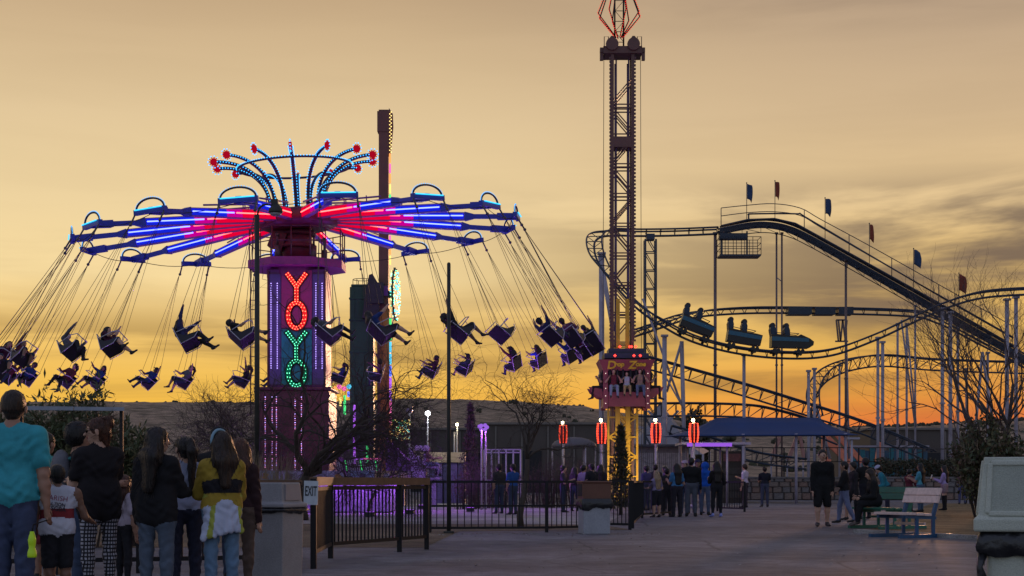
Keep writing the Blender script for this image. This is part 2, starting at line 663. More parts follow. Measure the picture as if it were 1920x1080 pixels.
def shed(px0, px1, pytop, Y, depth, label, ribs, doors):
    a, b = W(px0, pytop, Y), W(px1, pytop, Y)
    root = empty("warehouse", (a.x, Y, 0), label, "warehouse")
    w = MB()
    w.box(((a.x + b.x) / 2, Y + depth / 2, a.z / 2), (b.x - a.x, depth, a.z))
    w.build("wall", M_shed, root)
    e = MB()
    e.box(((a.x + b.x) / 2, Y + depth / 2, a.z + 0.1), (b.x - a.x + 0.5, depth + 0.5, 0.2))
    e.build("roof", M_shed2, root)
    n = int((b.x - a.x) / ribs)
    proto = MB()
    proto.box((a.x, Y, 0), (0.14, 0.12, a.z - 0.2))
    pr = None
    for i in range(n + 1):
        x = a.x + (b.x - a.x) * (i + 0.5) / (n + 1)
        if pr is None:
            pr = proto.build("wall_rib", M_shed2, root)
            o = pr
        else:
            o = pr.copy()
            COL.objects.link(o)
        o.location = (x - a.x, -0.06, a.z / 2 - 0.05)
    for dx in doors:
        d = MB()
        d.box((a.x + (b.x - a.x) * dx, Y - 0.05, 1.9), (3.6, 0.1, 3.8))
        d.build("loading_door", M_dark, root)
    return root


shed(560, 1000, 806, 152, 30, "long dark brown low warehouse in front of the hill, left of the drop tower", 3.2, (0.45, 0.8))
shed(905, 1150, 796, 141, 20, "taller dark brown warehouse block behind the bare tree and beside the drop tower", 2.6, (0.3,))
shed(1632, 1800, 806, 150, 24, "dark low warehouse behind the white coaster supports under the sunset", 3.0, (0.3, 0.7))

# ------------------------------------------------------------------ stone retaining wall with hedge
M_stone = [mat("stone_%s" % k, c, 0.85, var=0.35, scale=5.0, bump=0.5, bscale=18) for k, c in
           (("tan", (0.20, 0.155, 0.13)), ("grey", (0.16, 0.145, 0.14)), ("rust", (0.21, 0.14, 0.11)))]
M_mortar = mat("mortar", (0.12, 0.105, 0.10), 0.95, var=0.2)
WY = 86.0
wx0, wx1 = (1392 - 960) * WY / F, (1990 - 960) * WY / F
wall = empty("stone_wall", (wx0, WY, 0), "low rubble stone retaining wall behind the bench and the walking people", "wall")
wb = MB()
wb.box(((wx0 + wx1) / 2, WY + 0.25, 0.6), (wx1 - wx0, 0.4, 1.2))
wb.build("wall_core", M_mortar, wall)
cb = MB()
x = wx0
while x < wx1 - 0.2:
    L = min(rnd.uniform(1.1, 1.6), wx1 - x)
    c1 = MB()
    c1.box((x + L / 2, WY + 0.22, 1.25), (L - 0.02, 0.56, 0.1))
    c1.build("coping_stone", M_stone[1], wall)
    x += L
protos = []
for k in range(6):
    s = MB()
    w_, h_ = 1.0, 1.0
    pts = []
    for i in range(10):
        an = 2 * math.pi * i / 10
        rx = 0.5 * min(1, 1.25 * abs(math.cos(an)) ** 0.4) * rnd.uniform(0.9, 1.0) * (1 if math.cos(an) >= 0 else -1) if abs(math.cos(an)) > 1e-3 else 0
        rz = 0.5 * min(1, 1.25 * abs(math.sin(an)) ** 0.4) * rnd.uniform(0.9, 1.0) * (1 if math.sin(an) >= 0 else -1) if abs(math.sin(an)) > 1e-3 else 0
        pts.append((rx, rz))
    n = len(pts)
    vs_ = [(px_, 0.08, pz_) for px_, pz_ in pts] + [(px_, -0.03, pz_) for px_, pz_ in pts] + [(px_ * 0.8, -0.09, pz_ * 0.8) for px_, pz_ in pts]
    fs = [(i, n + i, n + (i + 1) % n, (i + 1) % n) for i in range(n)] + [(n + i, 2 * n + i, 2 * n + (i + 1) % n, n + (i + 1) % n) for i in range(n)] + [tuple(range(2 * n, 3 * n))]
    s.add(vs_, fs)
    me_o = s.build("stone_proto", M_stone[k % 3])
    protos.append(me_o.data)
    bpy.data.objects.remove(me_o)
rows = [(0.2, 0.38), (0.56, 0.32), (0.87, 0.28), (1.1, 0.16)]
for zc, hh in rows:
    x = wx0 + rnd.uniform(-0.2, 0)
    while x < wx1 - 0.3:
        L = rnd.uniform(0.4, 0.75)
        o = bpy.data.objects.new("stone", rnd.choice(protos))
        COL.objects.link(o)
        o.parent = wall
        o.location = (x + L / 2 - wx0, rnd.uniform(0.0, 0.03), zc)
        o.scale = (L - 0.03, 1.0, hh)
        x += L


def leaves(n, sampler, size, slim=0.35, seed=1, up=0.4):
    """n small leaf quads at sampler(rng) points -> verts, faces (numpy)"""
    r = np.random.RandomState(seed)
    P = sampler(r, n)
    d = r.normal(size=(n, 3))
    d[:, 2] += up
    d /= np.linalg.norm(d, axis=1)[:, None]
    e = np.cross(d, r.normal(size=(n, 3)))
    e /= np.linalg.norm(e, axis=1)[:, None]
    L = size * r.uniform(0.6, 1.3, (n, 1))
    a, b = P - d * 0, P + d * L
    mid = P + d * L * 0.5
    V = np.stack([a, mid + e * L * slim * 0.5, b, mid - e * L * slim * 0.5], 1).reshape(-1, 3)
    Fq = np.arange(4 * n).reshape(-1, 4)
    return V, Fq


def leaf_obj(name, V, Fq, mats, parent, split=None, kind=None):
    me = bpy.data.meshes.new(name)
    off = np.array(OFF.get(parent.name, Vector())) if parent is not None else np.zeros(3)
    me.from_pydata((V - off).tolist(), [], Fq.tolist())
    for m in mats:
        me.materials.append(m)
    if len(mats) > 1:
        me.polygons.foreach_set("material_index", np.random.RandomState(3).randint(0, len(mats), len(Fq)))
    o = bpy.data.objects.new(name, me)
    COL.objects.link(o)
    if parent is not None:
        o.parent = parent
        OFF[o.name] = Vector(off)
    if kind:
        o["kind"] = kind
    return o


M_leaf = [mat("leaf_%s" % k, tuple(x * 1.25 for x in c), 0.65, var=0.3, scale=3.0) for k, c in (("deep", (0.045, 0.06, 0.028)), ("mid", (0.07, 0.085, 0.04)), ("olive", (0.085, 0.08, 0.035)))]
M_leaf_dk = [mat("needle_%s" % k, c, 0.7, var=0.3) for k, c in (("deep", (0.03, 0.038, 0.02)), ("mid", (0.05, 0.055, 0.028)), ("brown", (0.08, 0.055, 0.03)))]
M_bark = mat("bark", (0.055, 0.042, 0.034), 0.9, var=0.35, scale=12, bump=0.6, bscale=30)
M_bark2 = mat("bark_grey", (0.085, 0.07, 0.065), 0.9, var=0.3, scale=12, bump=0.5, bscale=30)


def box_sampler(x0, x1, y0, y1, z0, z1, wob=0.15):
    def f(r, n):
        P = np.stack([r.uniform(x0, x1, n), r.uniform(y0, y1, n), z0 + (z1 - z0) * r.uniform(0, 1, n) ** 0.6], 1)
        P[:, 2] += wob * fbm(P[:, 0] * 2.0, P[:, 1] * 2.0, 4) * (P[:, 2] - z0) / (z1 - z0)
        return P
    return f


hx0, hx1 = (1638 - 960) * 89 / F, (1960 - 960) * 89 / F
hedge = empty("hedge", (hx0, 89, 0), "clipped dark green hedge growing along the top of the stone wall", "hedge")
V, Fq = leaves(9000, box_sampler(hx0, hx1, 87.4, 89.2, 0.9, 2.25, 0.13), 0.16, 0.55, 11)
leaf_obj("foliage", V, Fq, M_leaf_dk, hedge)
hc = MB()
for k in range(22):
    x = hx0 + (hx1 - hx0) * (k + 0.5) / 22
    hc.tube([(x, 88.3, 0.0), (x + rnd.uniform(-0.1, 0.1), 88.3, 0.9), (x + rnd.uniform(-0.3, 0.3), 88.2, 1.8)], [0.05, 0.035, 0.015], 5)
hc.build("stem", M_bark, hedge)

# ------------------------------------------------------------------ railings
M_black = mat("black_iron", (0.014, 0.013, 0.014), 0.6, 0.0, var=0.2, spec=0.25)
M_wood = mat("brown_wood_rail", (0.13, 0.075, 0.045), 0.6, var=0.35, scale=9, bump=0.3)


def fence(name, line, top, bottom, spacing, label, cat="fence", group=None, bar=0.02, rail=(0.05, 0.04), cap=None, post=0.07, midrail=None, barmat=None):
    """line: ground points; balusters, rails and posts are parts"""
    line = [Vector(p) for p in line]
    root = empty(name, line[0], label, cat, group)
    proto = None
    bm = barmat or M_black
    for i, p in enumerate(line):
        b = MB()
        b.box((p.x, p.y, top / 2 - 0.005), (post, post, top - 0.01))
        b.build("post", bm, root)
    for a, b in zip(line, line[1:]):
        d = (b - a)
        u = d.normalized()
        r = MB()
        r.beam(a + u * post / 2 + Vector((0, 0, top - rail[0] / 2 - (cap[0] if cap else 0))), b - u * post / 2 + Vector((0, 0, top - rail[0] / 2 - (cap[0] if cap else 0))), rail[1], rail[0])
        r.build("top_rail", bm, root)
        if cap:
            c = MB()
            c.beam(a - u * 0.03 + Vector((0, 0, top + 0.002 - cap[0] / 2 + 0.01)), b + u * 0.03 + Vector((0, 0, top + 0.002 - cap[0] / 2 + 0.01)), cap[1], cap[0])
            c.build("wooden_cap", M_wood, root)
        r = MB()
        r.beam(a + u * post / 2 + Vector((0, 0, bottom)), b - u * post / 2 + Vector((0, 0, bottom)), rail[1], rail[0])
        r.build("bottom_rail", bm, root)
        if midrail:
            r = MB()
            r.beam(a + u * post / 2 + Vector((0, 0, midrail)), b - u * post / 2 + Vector((0, 0, midrail)), rail[1] * 0.8, rail[0] * 0.8)
            r.build("middle_rail", bm, root)
        n = max(1, int(d.length / spacing) - 1)
        h = top - rail[0] - (cap[0] if cap else 0) - bottom - rail[0] / 2
        for k in range(n):
            p = a + d * ((k + 1) / (n + 1))
            if proto is None:
                m = MB()
                m.box(line[0], (bar, bar, 1.0))
                proto = m.build("baluster", bm, root)
                o = proto
            else:
                o = proto.copy()
                COL.objects.link(o)
            o.location = (p.x - line[0].x, p.y - line[0].y, bottom + rail[0] / 2 + h / 2)
            o.scale = (1, 1, h)
    return root


fence("queue_fence", [G(588, 18.7), G(620, 21.2), G(749, 23.1), G(800, 24.0)], 1.10, 0.20, 0.105,
      "black queue fence with a brown wooden cap rail beside the exit sign", cap=(0.11, 0.09), bar=0.022)
fence("railing", [G(806, 31.7), G(1025, 32.0), G(1090, 32.6)], 1.07, 0.10, 0.135,
      "long black iron railing before the purple lit ground, ending at the brown bin", midrail=0.55)
fence("railing", [G(1098, 34.2), G(1181, 33.6)], 1.08, 0.12, 0.10, "short dense black railing panel behind the brown topped bin")
fence("railing", [G(1186, 34.6), G(1204, 44.0), G(1262, 47.0)], 1.07, 0.12, 0.14, "black iron railing running back from the bin to the blonde girl's queue")
fence("railing", [G(1345, 54.5), G(1396, 53.2)], 1.05, 0.12, 0.13, "short black railing beside the woman in black and the man in the white shirt")
fence("queue_fence", [G(-40, 17.3), G(105, 17.5), G(262, 17.8), G(400, 18.1), G(560, 18.6)], 1.06, 0.16, 0.12,
      "dark queue fence behind the crowd of waiting visitors at the lower left", cap=(0.06, 0.08), bar=0.02)
fence("handrail", [G(1195, 91.0), G(1330, 91.0), G(1470, 91.0), G(1610, 91.0), G(1730, 91.0)], 3.05, 2.2, 0.6, "thin dark handrail along the platform behind the blue canopy", bar=0.03)

# dry leaves and scraps blown along the kerb and the fences
def scraps(r, n):
    a = r.uniform(0, 1, n)
    X = np.where(a < 0.4, r.uniform(-1.5, 3.0, n), np.where(a < 0.7, r.uniform(6.5, 9.5, n), r.uniform(-2.0, 7.0, n)))
    Y = np.where(a < 0.4, 31.0 + np.abs(r.normal(0, 0.6, n)) * -1, np.where(a < 0.7, 30.0 + r.normal(0, 0.8, n), r.uniform(18, 34, n)))
    return np.stack([X, Y, np.full(n, 0.012)], 1)
V, Fq = leaves(420, scraps, 0.06, 0.6, 33, up=0.0)
V[:, 2] = 0.012 + np.abs(V[:, 2] - 0.012) * 0.25
leaf_obj("fallen_leaves", V, Fq, [mat("dead_leaf", (0.13, 0.085, 0.045), 0.9, var=0.4), mat("paper_scrap", (0.35, 0.33, 0.32), 0.8)], None, kind="stuff")
tag(bpy.data.objects["fallen_leaves"], "dry leaves and scraps scattered on the paving", "leaves")
# ------------------------------------------------------------------ people: one continuous surface per body
def surface_nets(Fd, Mi, org, h):
    s = Fd < 0
    nx, ny, nz = Fd.shape
    c = np.zeros((nx - 1, ny - 1, nz - 1), np.int8)
    corners = [(i, j, k) for i in (0, 1) for j in (0, 1) for k in (0, 1)]
    for i, j, k in corners:
        c += s[i:nx - 1 + i, j:ny - 1 + j, k:nz - 1 + k]
    mask = (c > 0) & (c < 8)
    ids = np.argwhere(mask)
    n = len(ids)
    if n == 0:
        return np.zeros((0, 3)), np.zeros((0, 4), int), np.zeros(0, int)
    idx = -np.ones(mask.shape, np.int64)
    idx[mask] = np.arange(n)
    acc = np.zeros((n, 3))
    cnt = np.zeros(n)
    I, J, K = ids.T
    val = {cc: Fd[I + cc[0], J + cc[1], K + cc[2]] for cc in corners}
    for a in corners:
        for ax in range(3):
            if a[ax]:
                continue
            b = tuple(1 if q == ax else a[q] for q in range(3))
            va, vb = val[a], val[b]
            cr = (va < 0) != (vb < 0)
            t = np.where(cr, va / np.where(cr, va - vb, 1), 0)
            p = np.array(a, float)[None, :].repeat(n, 0)
            p[:, ax] += t
            acc += np.where(cr[:, None], p, 0)
            cnt += cr
    V = org + (ids + acc / cnt[:, None]) * h
    vm = Mi[I, J, K]
    quads = []
    for ax in range(3):
        sl0 = [slice(None)] * 3
        sl1 = [slice(None)] * 3
        sl0[ax], sl1[ax] = slice(0, -1), slice(1, None)
        e = s[tuple(sl0)] != s[tuple(sl1)]
        pos = np.argwhere(e)
        u, v = [q for q in range(3) if q != ax]
        ok = (pos[:, u] > 0) & (pos[:, v] > 0) & (pos[:, u] < mask.shape[u]) & (pos[:, v] < mask.shape[v])
        pos = pos[ok]
        flip = s[tuple(pos.T)]
        def at(du, dv):
            q = pos.copy()
            q[:, u] += du
            q[:, v] += dv
            return idx[tuple(q.T)]
        q = np.stack([at(-1, -1), at(0, -1), at(0, 0), at(-1, 0)], 1)
        if ax == 1:
            flip = ~flip
        q = np.where(flip[:, None], q, q[:, ::-1])
        quads.append(q)
    Q = np.concatenate(quads)
    Q = Q[(Q >= 0).all(1)]
    return V, Q, vm[Q[:, 0]]


class SDF:
    def __init__(self):
        self.p = []

    def cone(self, a, b, ra, rb=None, mi=0, k=0.02, sq=None, cut=False):
        self.p.append((np.array(a, float), np.array(b, float), ra, ra if rb is None else rb, mi, k, sq, cut))

    def mesh(self, h, wob=0.0, wf=60.0, folds=None):
        lo = np.min([np.minimum(p[0], p[1]) - max(p[2], p[3]) for p in self.p if not p[7]], 0) - 2.5 * h
        hi = np.max([np.maximum(p[0], p[1]) + max(p[2], p[3]) for p in self.p if not p[7]], 0) + 2.5 * h
        n = np.ceil((hi - lo) / h).astype(int) + 1
        Fd = np.full(n, 1.0)
        Mi = np.zeros(n, np.int16)
        best = np.full(n, 1.0)
        ax = [lo[i] + np.arange(n[i]) * h for i in range(3)]
        for a, b, ra, rb, mi, k, sq, cut in self.p:
            m = max(ra, rb) + k * 1.5 + 2.5 * h
            l = np.maximum(((np.minimum(a, b) - m - lo) / h).astype(int), 0)
            u = np.minimum(((np.maximum(a, b) + m - lo) / h).astype(int) + 2, n)
            if (u <= l).any():
                continue
            sl = tuple(slice(l[i], u[i]) for i in range(3))
            P = np.stack(np.meshgrid(ax[0][sl[0]], ax[1][sl[1]], ax[2][sl[2]], indexing="ij"), -1)
            pa = P - a
            ba = b - a
            L = ba @ ba
            t = np.clip(pa @ ba / L, 0, 1) if L > 1e-12 else np.zeros(pa.shape[:3])
            q = pa - t[..., None] * ba
            if sq is not None:
                for uax, f in (sq if isinstance(sq, list) else [sq]):
                    uax = np.array(uax, float)
                    q = q + ((q @ uax) * (f - 1))[..., None] * uax
            d = np.sqrt((q * q).sum(-1)) - (ra + (rb - ra) * t)
            if cut:
                Fd[sl] = np.maximum(Fd[sl], -d)
                continue
            cur = Fd[sl]
            hh = np.clip(0.5 + 0.5 * (cur - d) / k, 0, 1)
            Fd[sl] = cur + (d - cur) * hh - k * hh * (1 - hh)
            bs = best[sl]
            nearer = d < bs
            Mi[sl] = np.where(nearer, mi, Mi[sl])
            best[sl] = np.minimum(bs, d)
        if folds:
            # cloth folds: broad creases below the neck
            P = np.meshgrid(*ax, indexing="ij")
            z0, amp = folds
            w_ = np.clip((z0 - P[2]) / 0.03, 0, 1)
            cre = np.sin(P[2] * 95 + 6 * np.sin(P[0] * 21 + 1.3) + 5 * np.sin(P[1] * 27)) * (0.5 + 0.5 * np.sin(P[2] * 23 + P[0] * 31))
            Fd = Fd + amp * w_ * (cre + 0.6 * np.sin(P[0] * 70 + 7 * np.sin(P[2] * 17)) * np.sin(P[2] * 31 + 2))
        if wob:
            P = np.meshgrid(*ax, indexing="ij")
            Fd = Fd + wob * (np.sin(P[0] * wf) * np.sin(P[1] * wf * 1.1 + 1) + 0.6 * np.sin(P[0] * wf * 2.1 + P[2] * wf * 0.35))
        return surface_nets(Fd, Mi, lo, h)


def np_obj(name, V, Q, mi, mats, parent=None):
    me = bpy.data.meshes.new(name)
    me.from_pydata(V.tolist(), [], Q.tolist())
    for m in mats:
        me.materials.append(m)
    me.polygons.foreach_set("material_index", mi)
    me.polygons.foreach_set("use_smooth", np.ones(len(Q), bool))
    me.update()
    o = bpy.data.objects.new(name, me)
    COL.objects.link(o)
    if parent is not None:
        o.parent = parent
    return o


CM = {}


def cloth(col, rough=0.85):
    key = tuple(round(c, 3) for c in col)
    if key not in CM:
        CM[key] = mat("cloth_%d" % len(CM), col, rough, var=0.22, scale=7.0, bump=0.25, bscale=22.0, spec=0.2)
    return CM[key]


SKIN = {"light": mat("skin_light", (0.46, 0.27, 0.19), 0.55, var=0.1), "tan": mat("skin_tan", (0.33, 0.18, 0.12), 0.55, var=0.1),
        "brown": mat("skin_brown", (0.19, 0.10, 0.065), 0.55, var=0.1)}
def hair_mat(name, col):
    m = bpy.data.materials.new(name)
    m.use_nodes = True
    t = m.node_tree
    b = t.nodes["Principled BSDF"]
    tc = N(t, "ShaderNodeTexCoord")
    mp = N(t, "ShaderNodeMapping")
    mp.inputs["Scale"].default_value = (60.0, 60.0, 5.0)
    t.links.new(tc.outputs["Object"], mp.inputs["Vector"])
    n = N(t, "ShaderNodeTexNoise", i_Scale=1.6, i_Detail=4.0, i_Roughness=0.6)
    t.links.new(mp.outputs[0], n.inputs["Vector"])
    c = ramp(t, n.outputs[0], [(0.3, tuple(x * 0.45 for x in col)), (0.52, col), (0.72, tuple(x * 2.6 for x in col))])
    t.links.new(c, b.inputs["Base Color"])
    b.inputs["Roughness"].default_value = 0.45
    b.inputs["Specular IOR Level"].default_value = 0.35
    bp = N(t, "ShaderNodeBump", i_Strength=0.9, i_Distance=0.01)
    t.links.new(n.outputs[0], bp.inputs["Height"])
    t.links.new(bp.outputs[0], b.inputs["Normal"])
    return m


HAIR = {"black": hair_mat("hair_black", (0.008, 0.007, 0.007)), "brown": hair_mat("hair_brown", (0.022, 0.013, 0.009)), "red": hair_mat("hair_auburn", (0.055, 0.02, 0.011)),
        "blonde": hair_mat("hair_blonde", (0.26, 0.18, 0.11)), "dark": hair_mat("hair_dark", (0.012, 0.009, 0.008))}
M_eye = mat("eye_dark", (0.015, 0.012, 0.01), 0.2)
M_lip = mat("lip", (0.28, 0.10, 0.08), 0.5)

UP = np.array((0, 0, 1.0))


def nrm(v):
    v = np.array(v, float)
    return v / np.linalg.norm(v)


def person(label, loc, heading=0.0, h=1.7, fem=False, skin="tan", top=(0.02, 0.02, 0.02), sleeve="long", bottom=(0.05, 0.07, 0.12), legs="jeans",
           shoes=(0.03, 0.03, 0.03), hair="short", hcol="black", arms=None, leg=None, lean=(0, 0, 1), look=0.0, nod=0.0, res=0.02, sit=False,
           loose=0.0, extras=None, cap=None, group=None, root_M=None, cat="person", bulk=1.0, extra_mats=(), hair_len=0.3, crop=False, longtop=False):
    """facing +Y before heading turns it about Z. arms / leg: ((upper dir, lower dir) right, left); x of a dir points outward."""
    B = SDF()
    sh = (0.093 if fem else 0.112) * bulk
    hipw = 0.056 if fem else 0.05
    lean = nrm(lean)
    fw = nrm(np.array((0, 1.0, 0)) - lean * lean[1])
    rt = np.cross(fw, lean)
    pel = np.zeros(3)
    tor = lambda z, x=0, y=0: pel + lean * z + rt * x + fw * y
    arms = arms or (((0.16, 0.02, -1), (0.06, 0.16, -1)),) * 2
    leg = leg or (((0.03, 0.02, -1), (0.0, -0.03, -1)),) * 2
    SK, TP, BT, SH = 0, 1, 2, 3
    # trunk: pelvis, waist, ribs and shoulders as sideways capsules
    bt = bulk
    lo = loose
    B.cone(tor(0.0, -hipw * 0.8), tor(0.0, hipw * 0.8), 0.068 * bt, None, TP if longtop else BT, 0.03, (fw, 1.12))
    ww = (0.03 if fem else 0.038) * bt
    B.cone(tor(0.085, -ww), tor(0.085, ww), (0.052 + lo) * bt, None, TP, 0.05, (fw, 1.15))
    B.cone(tor(0.035, -hipw * 0.75), tor(0.035, hipw * 0.75), (0.066 + lo) * bt, None, SK if crop else TP, 0.03, (fw, 1.12))
    B.cone(tor(0.185, -0.048 * bt), tor(0.185, 0.048 * bt), (0.060 + lo * 0.7) * bt, None, TP, 0.05, (fw, 1.05))
    if fem:
        B.cone(tor(0.19, -0.035, 0.045), tor(0.19, 0.035, 0.045), 0.034, None, TP, 0.03)
    B.cone(tor(0.255, -sh * 0.62), tor(0.255, sh * 0.62), 0.046 * bt, None, TP, 0.045, (fw, 1.0))
    B.cone(tor(0.276, -sh * 0.35), tor(0.276, sh * 0.35), 0.033 * bt, None, TP, 0.03)
    # neck and head
    hd = nrm(lean * 0.75 + UP * 0.35 + np.array((0, 0.12, 0)))
    a = math.radians(look)
    hf0 = fw * math.cos(a) - rt * math.sin(a)
    hf = nrm(hf0 * math.cos(math.radians(nod)) - UP * math.sin(math.radians(nod)) - hd * 0)
    hu = nrm(hd - hf * (hd @ hf))
    hr = np.cross(hf, hu)
    nb = tor(0.278, 0, -0.008)
    ht = nb + hd * 0.06
    hc = nb + hd * 0.108 + hf * 0.012
    B.cone(nb, ht, 0.033 if not fem else 0.028, 0.029 if not fem else 0.026, SK, 0.02)
    B.cone(hc + hu * 0.012 - hf * 0.008, hc + hu * 0.012 - hf * 0.006, 0.060, None, SK, 0.02, [(hr, 1.2), (hu, 1.02)])
    B.cone(hc - hu * 0.022 + hf * 0.016, hc - hu * 0.040 + hf * 0.024, 0.042, 0.026, SK, 0.022, (hr, 1.06))
    if res < 0.022:
        B.cone(hc + hf * 0.056 - hu * 0.002, hc + hf * 0.066 - hu * 0.017, 0.006, 0.009, SK, 0.008)
        for s in (-1, 1):
            B.cone(hc + hr * s * 0.055 - hf * 0.004 - hu * 0.0, hc + hr * s * 0.056 - hf * 0.008 - hu * 0.02, 0.012, 0.009, SK, 0.006, (hr, 1.5))
            B.cone(hc + hf * 0.046 + hr * s * 0.02 + hu * 0.002, hc + hf * 0.0465 + hr * s * 0.021 + hu * 0.002, 0.0075, None, 4, 0.003)
        B.cone(hc + hf * 0.05 - hr * 0.012 - hu * 0.034, hc + hf * 0.05 + hr * 0.012 - hu * 0.034, 0.006, None, 5, 0.004)
    hands = []
    slv = {"none": 0.0, "short": 0.5, "long": 1.0, "three": 0.75}[sleeve]
    for s, (ud, fd) in zip((1, -1), arms):
        shp = tor(0.252, s * sh)
        def wdir(d):
            d = nrm(d)
            return nrm(rt * (d[0] * s) + fw * d[1] + lean * d[2]) if not sit else nrm(rt * (d[0] * s) + fw * d[1] + lean * d[2])
        u = wdir(ud)
        f = wdir(fd)
        el = shp + u * 0.178
        wr = el + f * 0.145
        B.cone(shp, shp + u * 0.02, 0.040 * bt, 0.037 * bt, TP if sleeve != "none" else SK, 0.025)
        if slv >= 1:
            B.cone(shp, el, 0.036 * bt + lo, 0.030 + lo, TP, 0.02)
            B.cone(el, wr, 0.030 + lo, 0.023 + lo * 0.6, TP, 0.012)
        elif slv == 0.75:
            B.cone(shp, el, 0.035 * bt + lo, 0.029 + lo, TP, 0.02)
            B.cone(el, el + f * 0.05, 0.028 + lo, 0.026 + lo, TP, 0.01)
            B.cone(el, wr, 0.026, 0.018, SK, 0.008)
        elif slv == 0.5:
            B.cone(shp, shp + u * 0.115, 0.037 * bt + lo, 0.036 + lo, TP, 0.02)
            B.cone(shp + u * 0.06, el, 0.03, 0.0255, SK, 0.006)
            B.cone(el, el + f * 0.05, 0.026, 0.027, SK, 0.012)
            B.cone(el + f * 0.05, wr, 0.027, 0.0175, SK, 0.012)
        else:
            B.cone(shp, el, 0.031 * bt, 0.0255, SK, 0.015)
            B.cone(el, wr, 0.026, 0.0175, SK, 0.012)
        hn = nrm(f + nrm(fw - f * (fw @ f) + 1e-6) * 0.12)
        side = nrm(np.cross(f, fw)) if np.linalg.norm(np.cross(f, fw)) > 0.2 else rt
        pe = wr + hn * 0.052
        B.cone(wr, pe, 0.018, 0.021, SK, 0.01, (side, 1.5))
        hands.append((wr, pe, hn, side, f))
    # legs
    foot_z = []
    for s, (td, sd) in zip((1, -1), leg):
        hip = tor(-0.005, s * hipw)
        def ld(d):
            d = nrm(d)
            return nrm(np.array((d[0] * s, d[1], d[2])))
        u, f = ld(td), ld(sd)
        kn = hip + u * 0.245
        an = kn + f * 0.235
        th = (0.058 if fem else 0.056) * (0.5 + 0.5 * bt)
        if legs in ("jeans", "loose"):
            e = 0.006 if legs == "loose" else 0.0
            B.cone(hip, kn, th + e, 0.040 + e, BT, 0.025)
            B.cone(kn, kn + f * 0.08, 0.040 + e, 0.038 + e, BT, 0.012)
            B.cone(kn + f * 0.08, an + f * -0.005, 0.038 + e, 0.030 + e, BT, 0.012)
        elif legs == "leggings":
            B.cone(hip, kn, th, 0.037, BT, 0.025)
            B.cone(kn, kn + f * 0.08, 0.036, 0.037, BT, 0.012)
            B.cone(kn + f * 0.08, an, 0.037, 0.022, BT, 0.012)
        elif legs == "shorts":
            B.cone(hip, kn - u * 0.005, th + 0.008, 0.054, BT, 0.025)
            B.cone(kn - u * 0.03, kn, 0.036, 0.035, SK, 0.006)
            B.cone(kn, kn + f * 0.08, 0.035, 0.037, SK, 0.012)
            B.cone(kn + f * 0.08, an, 0.036, 0.022, SK, 0.012)
        elif legs == "skirt":
            B.cone(hip, hip + u * 0.14, th + 0.012, 0.072, BT, 0.04)
            B.cone(hip + u * 0.12, kn, 0.046, 0.036, SK, 0.006)
            B.cone(kn, kn + f * 0.08, 0.034, 0.035, SK, 0.012)
            B.cone(kn + f * 0.08, an, 0.035, 0.021, SK, 0.012)
        elif legs == "boots":
            B.cone(hip, hip + u * 0.1, th + 0.01, 0.066, BT, 0.03)
            B.cone(hip + u * 0.08, kn, 0.044, 0.036, SK, 0.006)
            B.cone(kn - u * 0.03, kn + f * 0.08, 0.040, 0.039, SH, 0.012)
            B.cone(kn + f * 0.08, an, 0.039, 0.028, SH, 0.012)
        toe = nrm(np.array((0.18 * s, 1.0, -0.1 if not sit else -0.35)))
        if f[1] > 0.3:
            toe = nrm(np.array((0.1 * s, 0.9, 0.5)))
        B.cone(an + np.array((0, -0.012, -0.018)), an + toe * 0.02 + np.array((0, 0, -0.018)), 0.027, None, SH, 0.015)
        B.cone(an + np.array((0, -0.012, -0.026)), an + toe * 0.105 + np.array((0, 0, -0.026)), 0.022, 0.019, SH, 0.015, (UP, 1.15))
        foot_z.append((an + toe * 0.05)[2] - 0.048)
    if extras:
        extras(B, tor, hc, hf, hu, hr, hands)
    V, Q, mi = B.mesh(res / h, folds=(nb[2] - 0.01, 0.0036 if res < 0.016 else 0.0028) if res < 0.024 else None)
    mats = [SKIN[skin], cloth(top), cloth(bottom), cloth(shoes, 0.6), M_eye, M_lip] + list(extra_mats)
    # fingers: four of unequal length and a thumb leaving the side of the palm, gently curled
    fb = MB()
    if res < 0.03:
        for wr, pe, hn, side, f in hands:
            pal = np.cross(hn, side)
            acr = pal
            curl = side
            for q, (o, L) in enumerate(((-0.0165, 0.040), (-0.0055, 0.046), (0.0055, 0.043), (0.0165, 0.034))):
                b0 = pe + acr * o
                d1 = nrm(hn + fw * 0.15)
                p1 = b0 + d1 * L * 0.55
                p2 = p1 + nrm(d1 + fw * 0.5) * L * 0.5
                fb.tube([b0, p1, p2], [0.0056, 0.0052, 0.0042], 5)
            t0 = wr + (pe - wr) * 0.35 + acr * -0.016
            t1 = t0 + nrm(hn + acr * -0.9) * 0.026
            fb.tube([t0, t1, t1 + nrm(hn + acr * -0.2) * 0.02], [0.0068, 0.0062, 0.005], 5)
        fv = np.array([tuple(p) for p in fb.v])
        ff = fb.f
    zshift = 0.0 if sit else -min(foot_z)
    body_V = V
    allF = [tuple(q) for q in Q.tolist()]
    mi = list(mi)
    if res < 0.03 and len(fb.v):
        o = len(V)
        body_V = np.concatenate([V, fv])
        allF += [tuple(i + o for i in f_) for f_ in ff]
        mi += [0] * len(ff)
    body_V = (body_V + np.array((0, 0, zshift))) * h
    me = bpy.data.meshes.new("person")
    me.from_pydata(body_V.tolist(), [], allF)
    for m in mats:
        me.materials.append(m)
    me.polygons.foreach_set("material_index", mi)
    me.polygons.foreach_set("use_smooth", np.ones(len(allF), bool))
    me.update()
    o = bpy.data.objects.new("person", me)
    COL.objects.link(o)
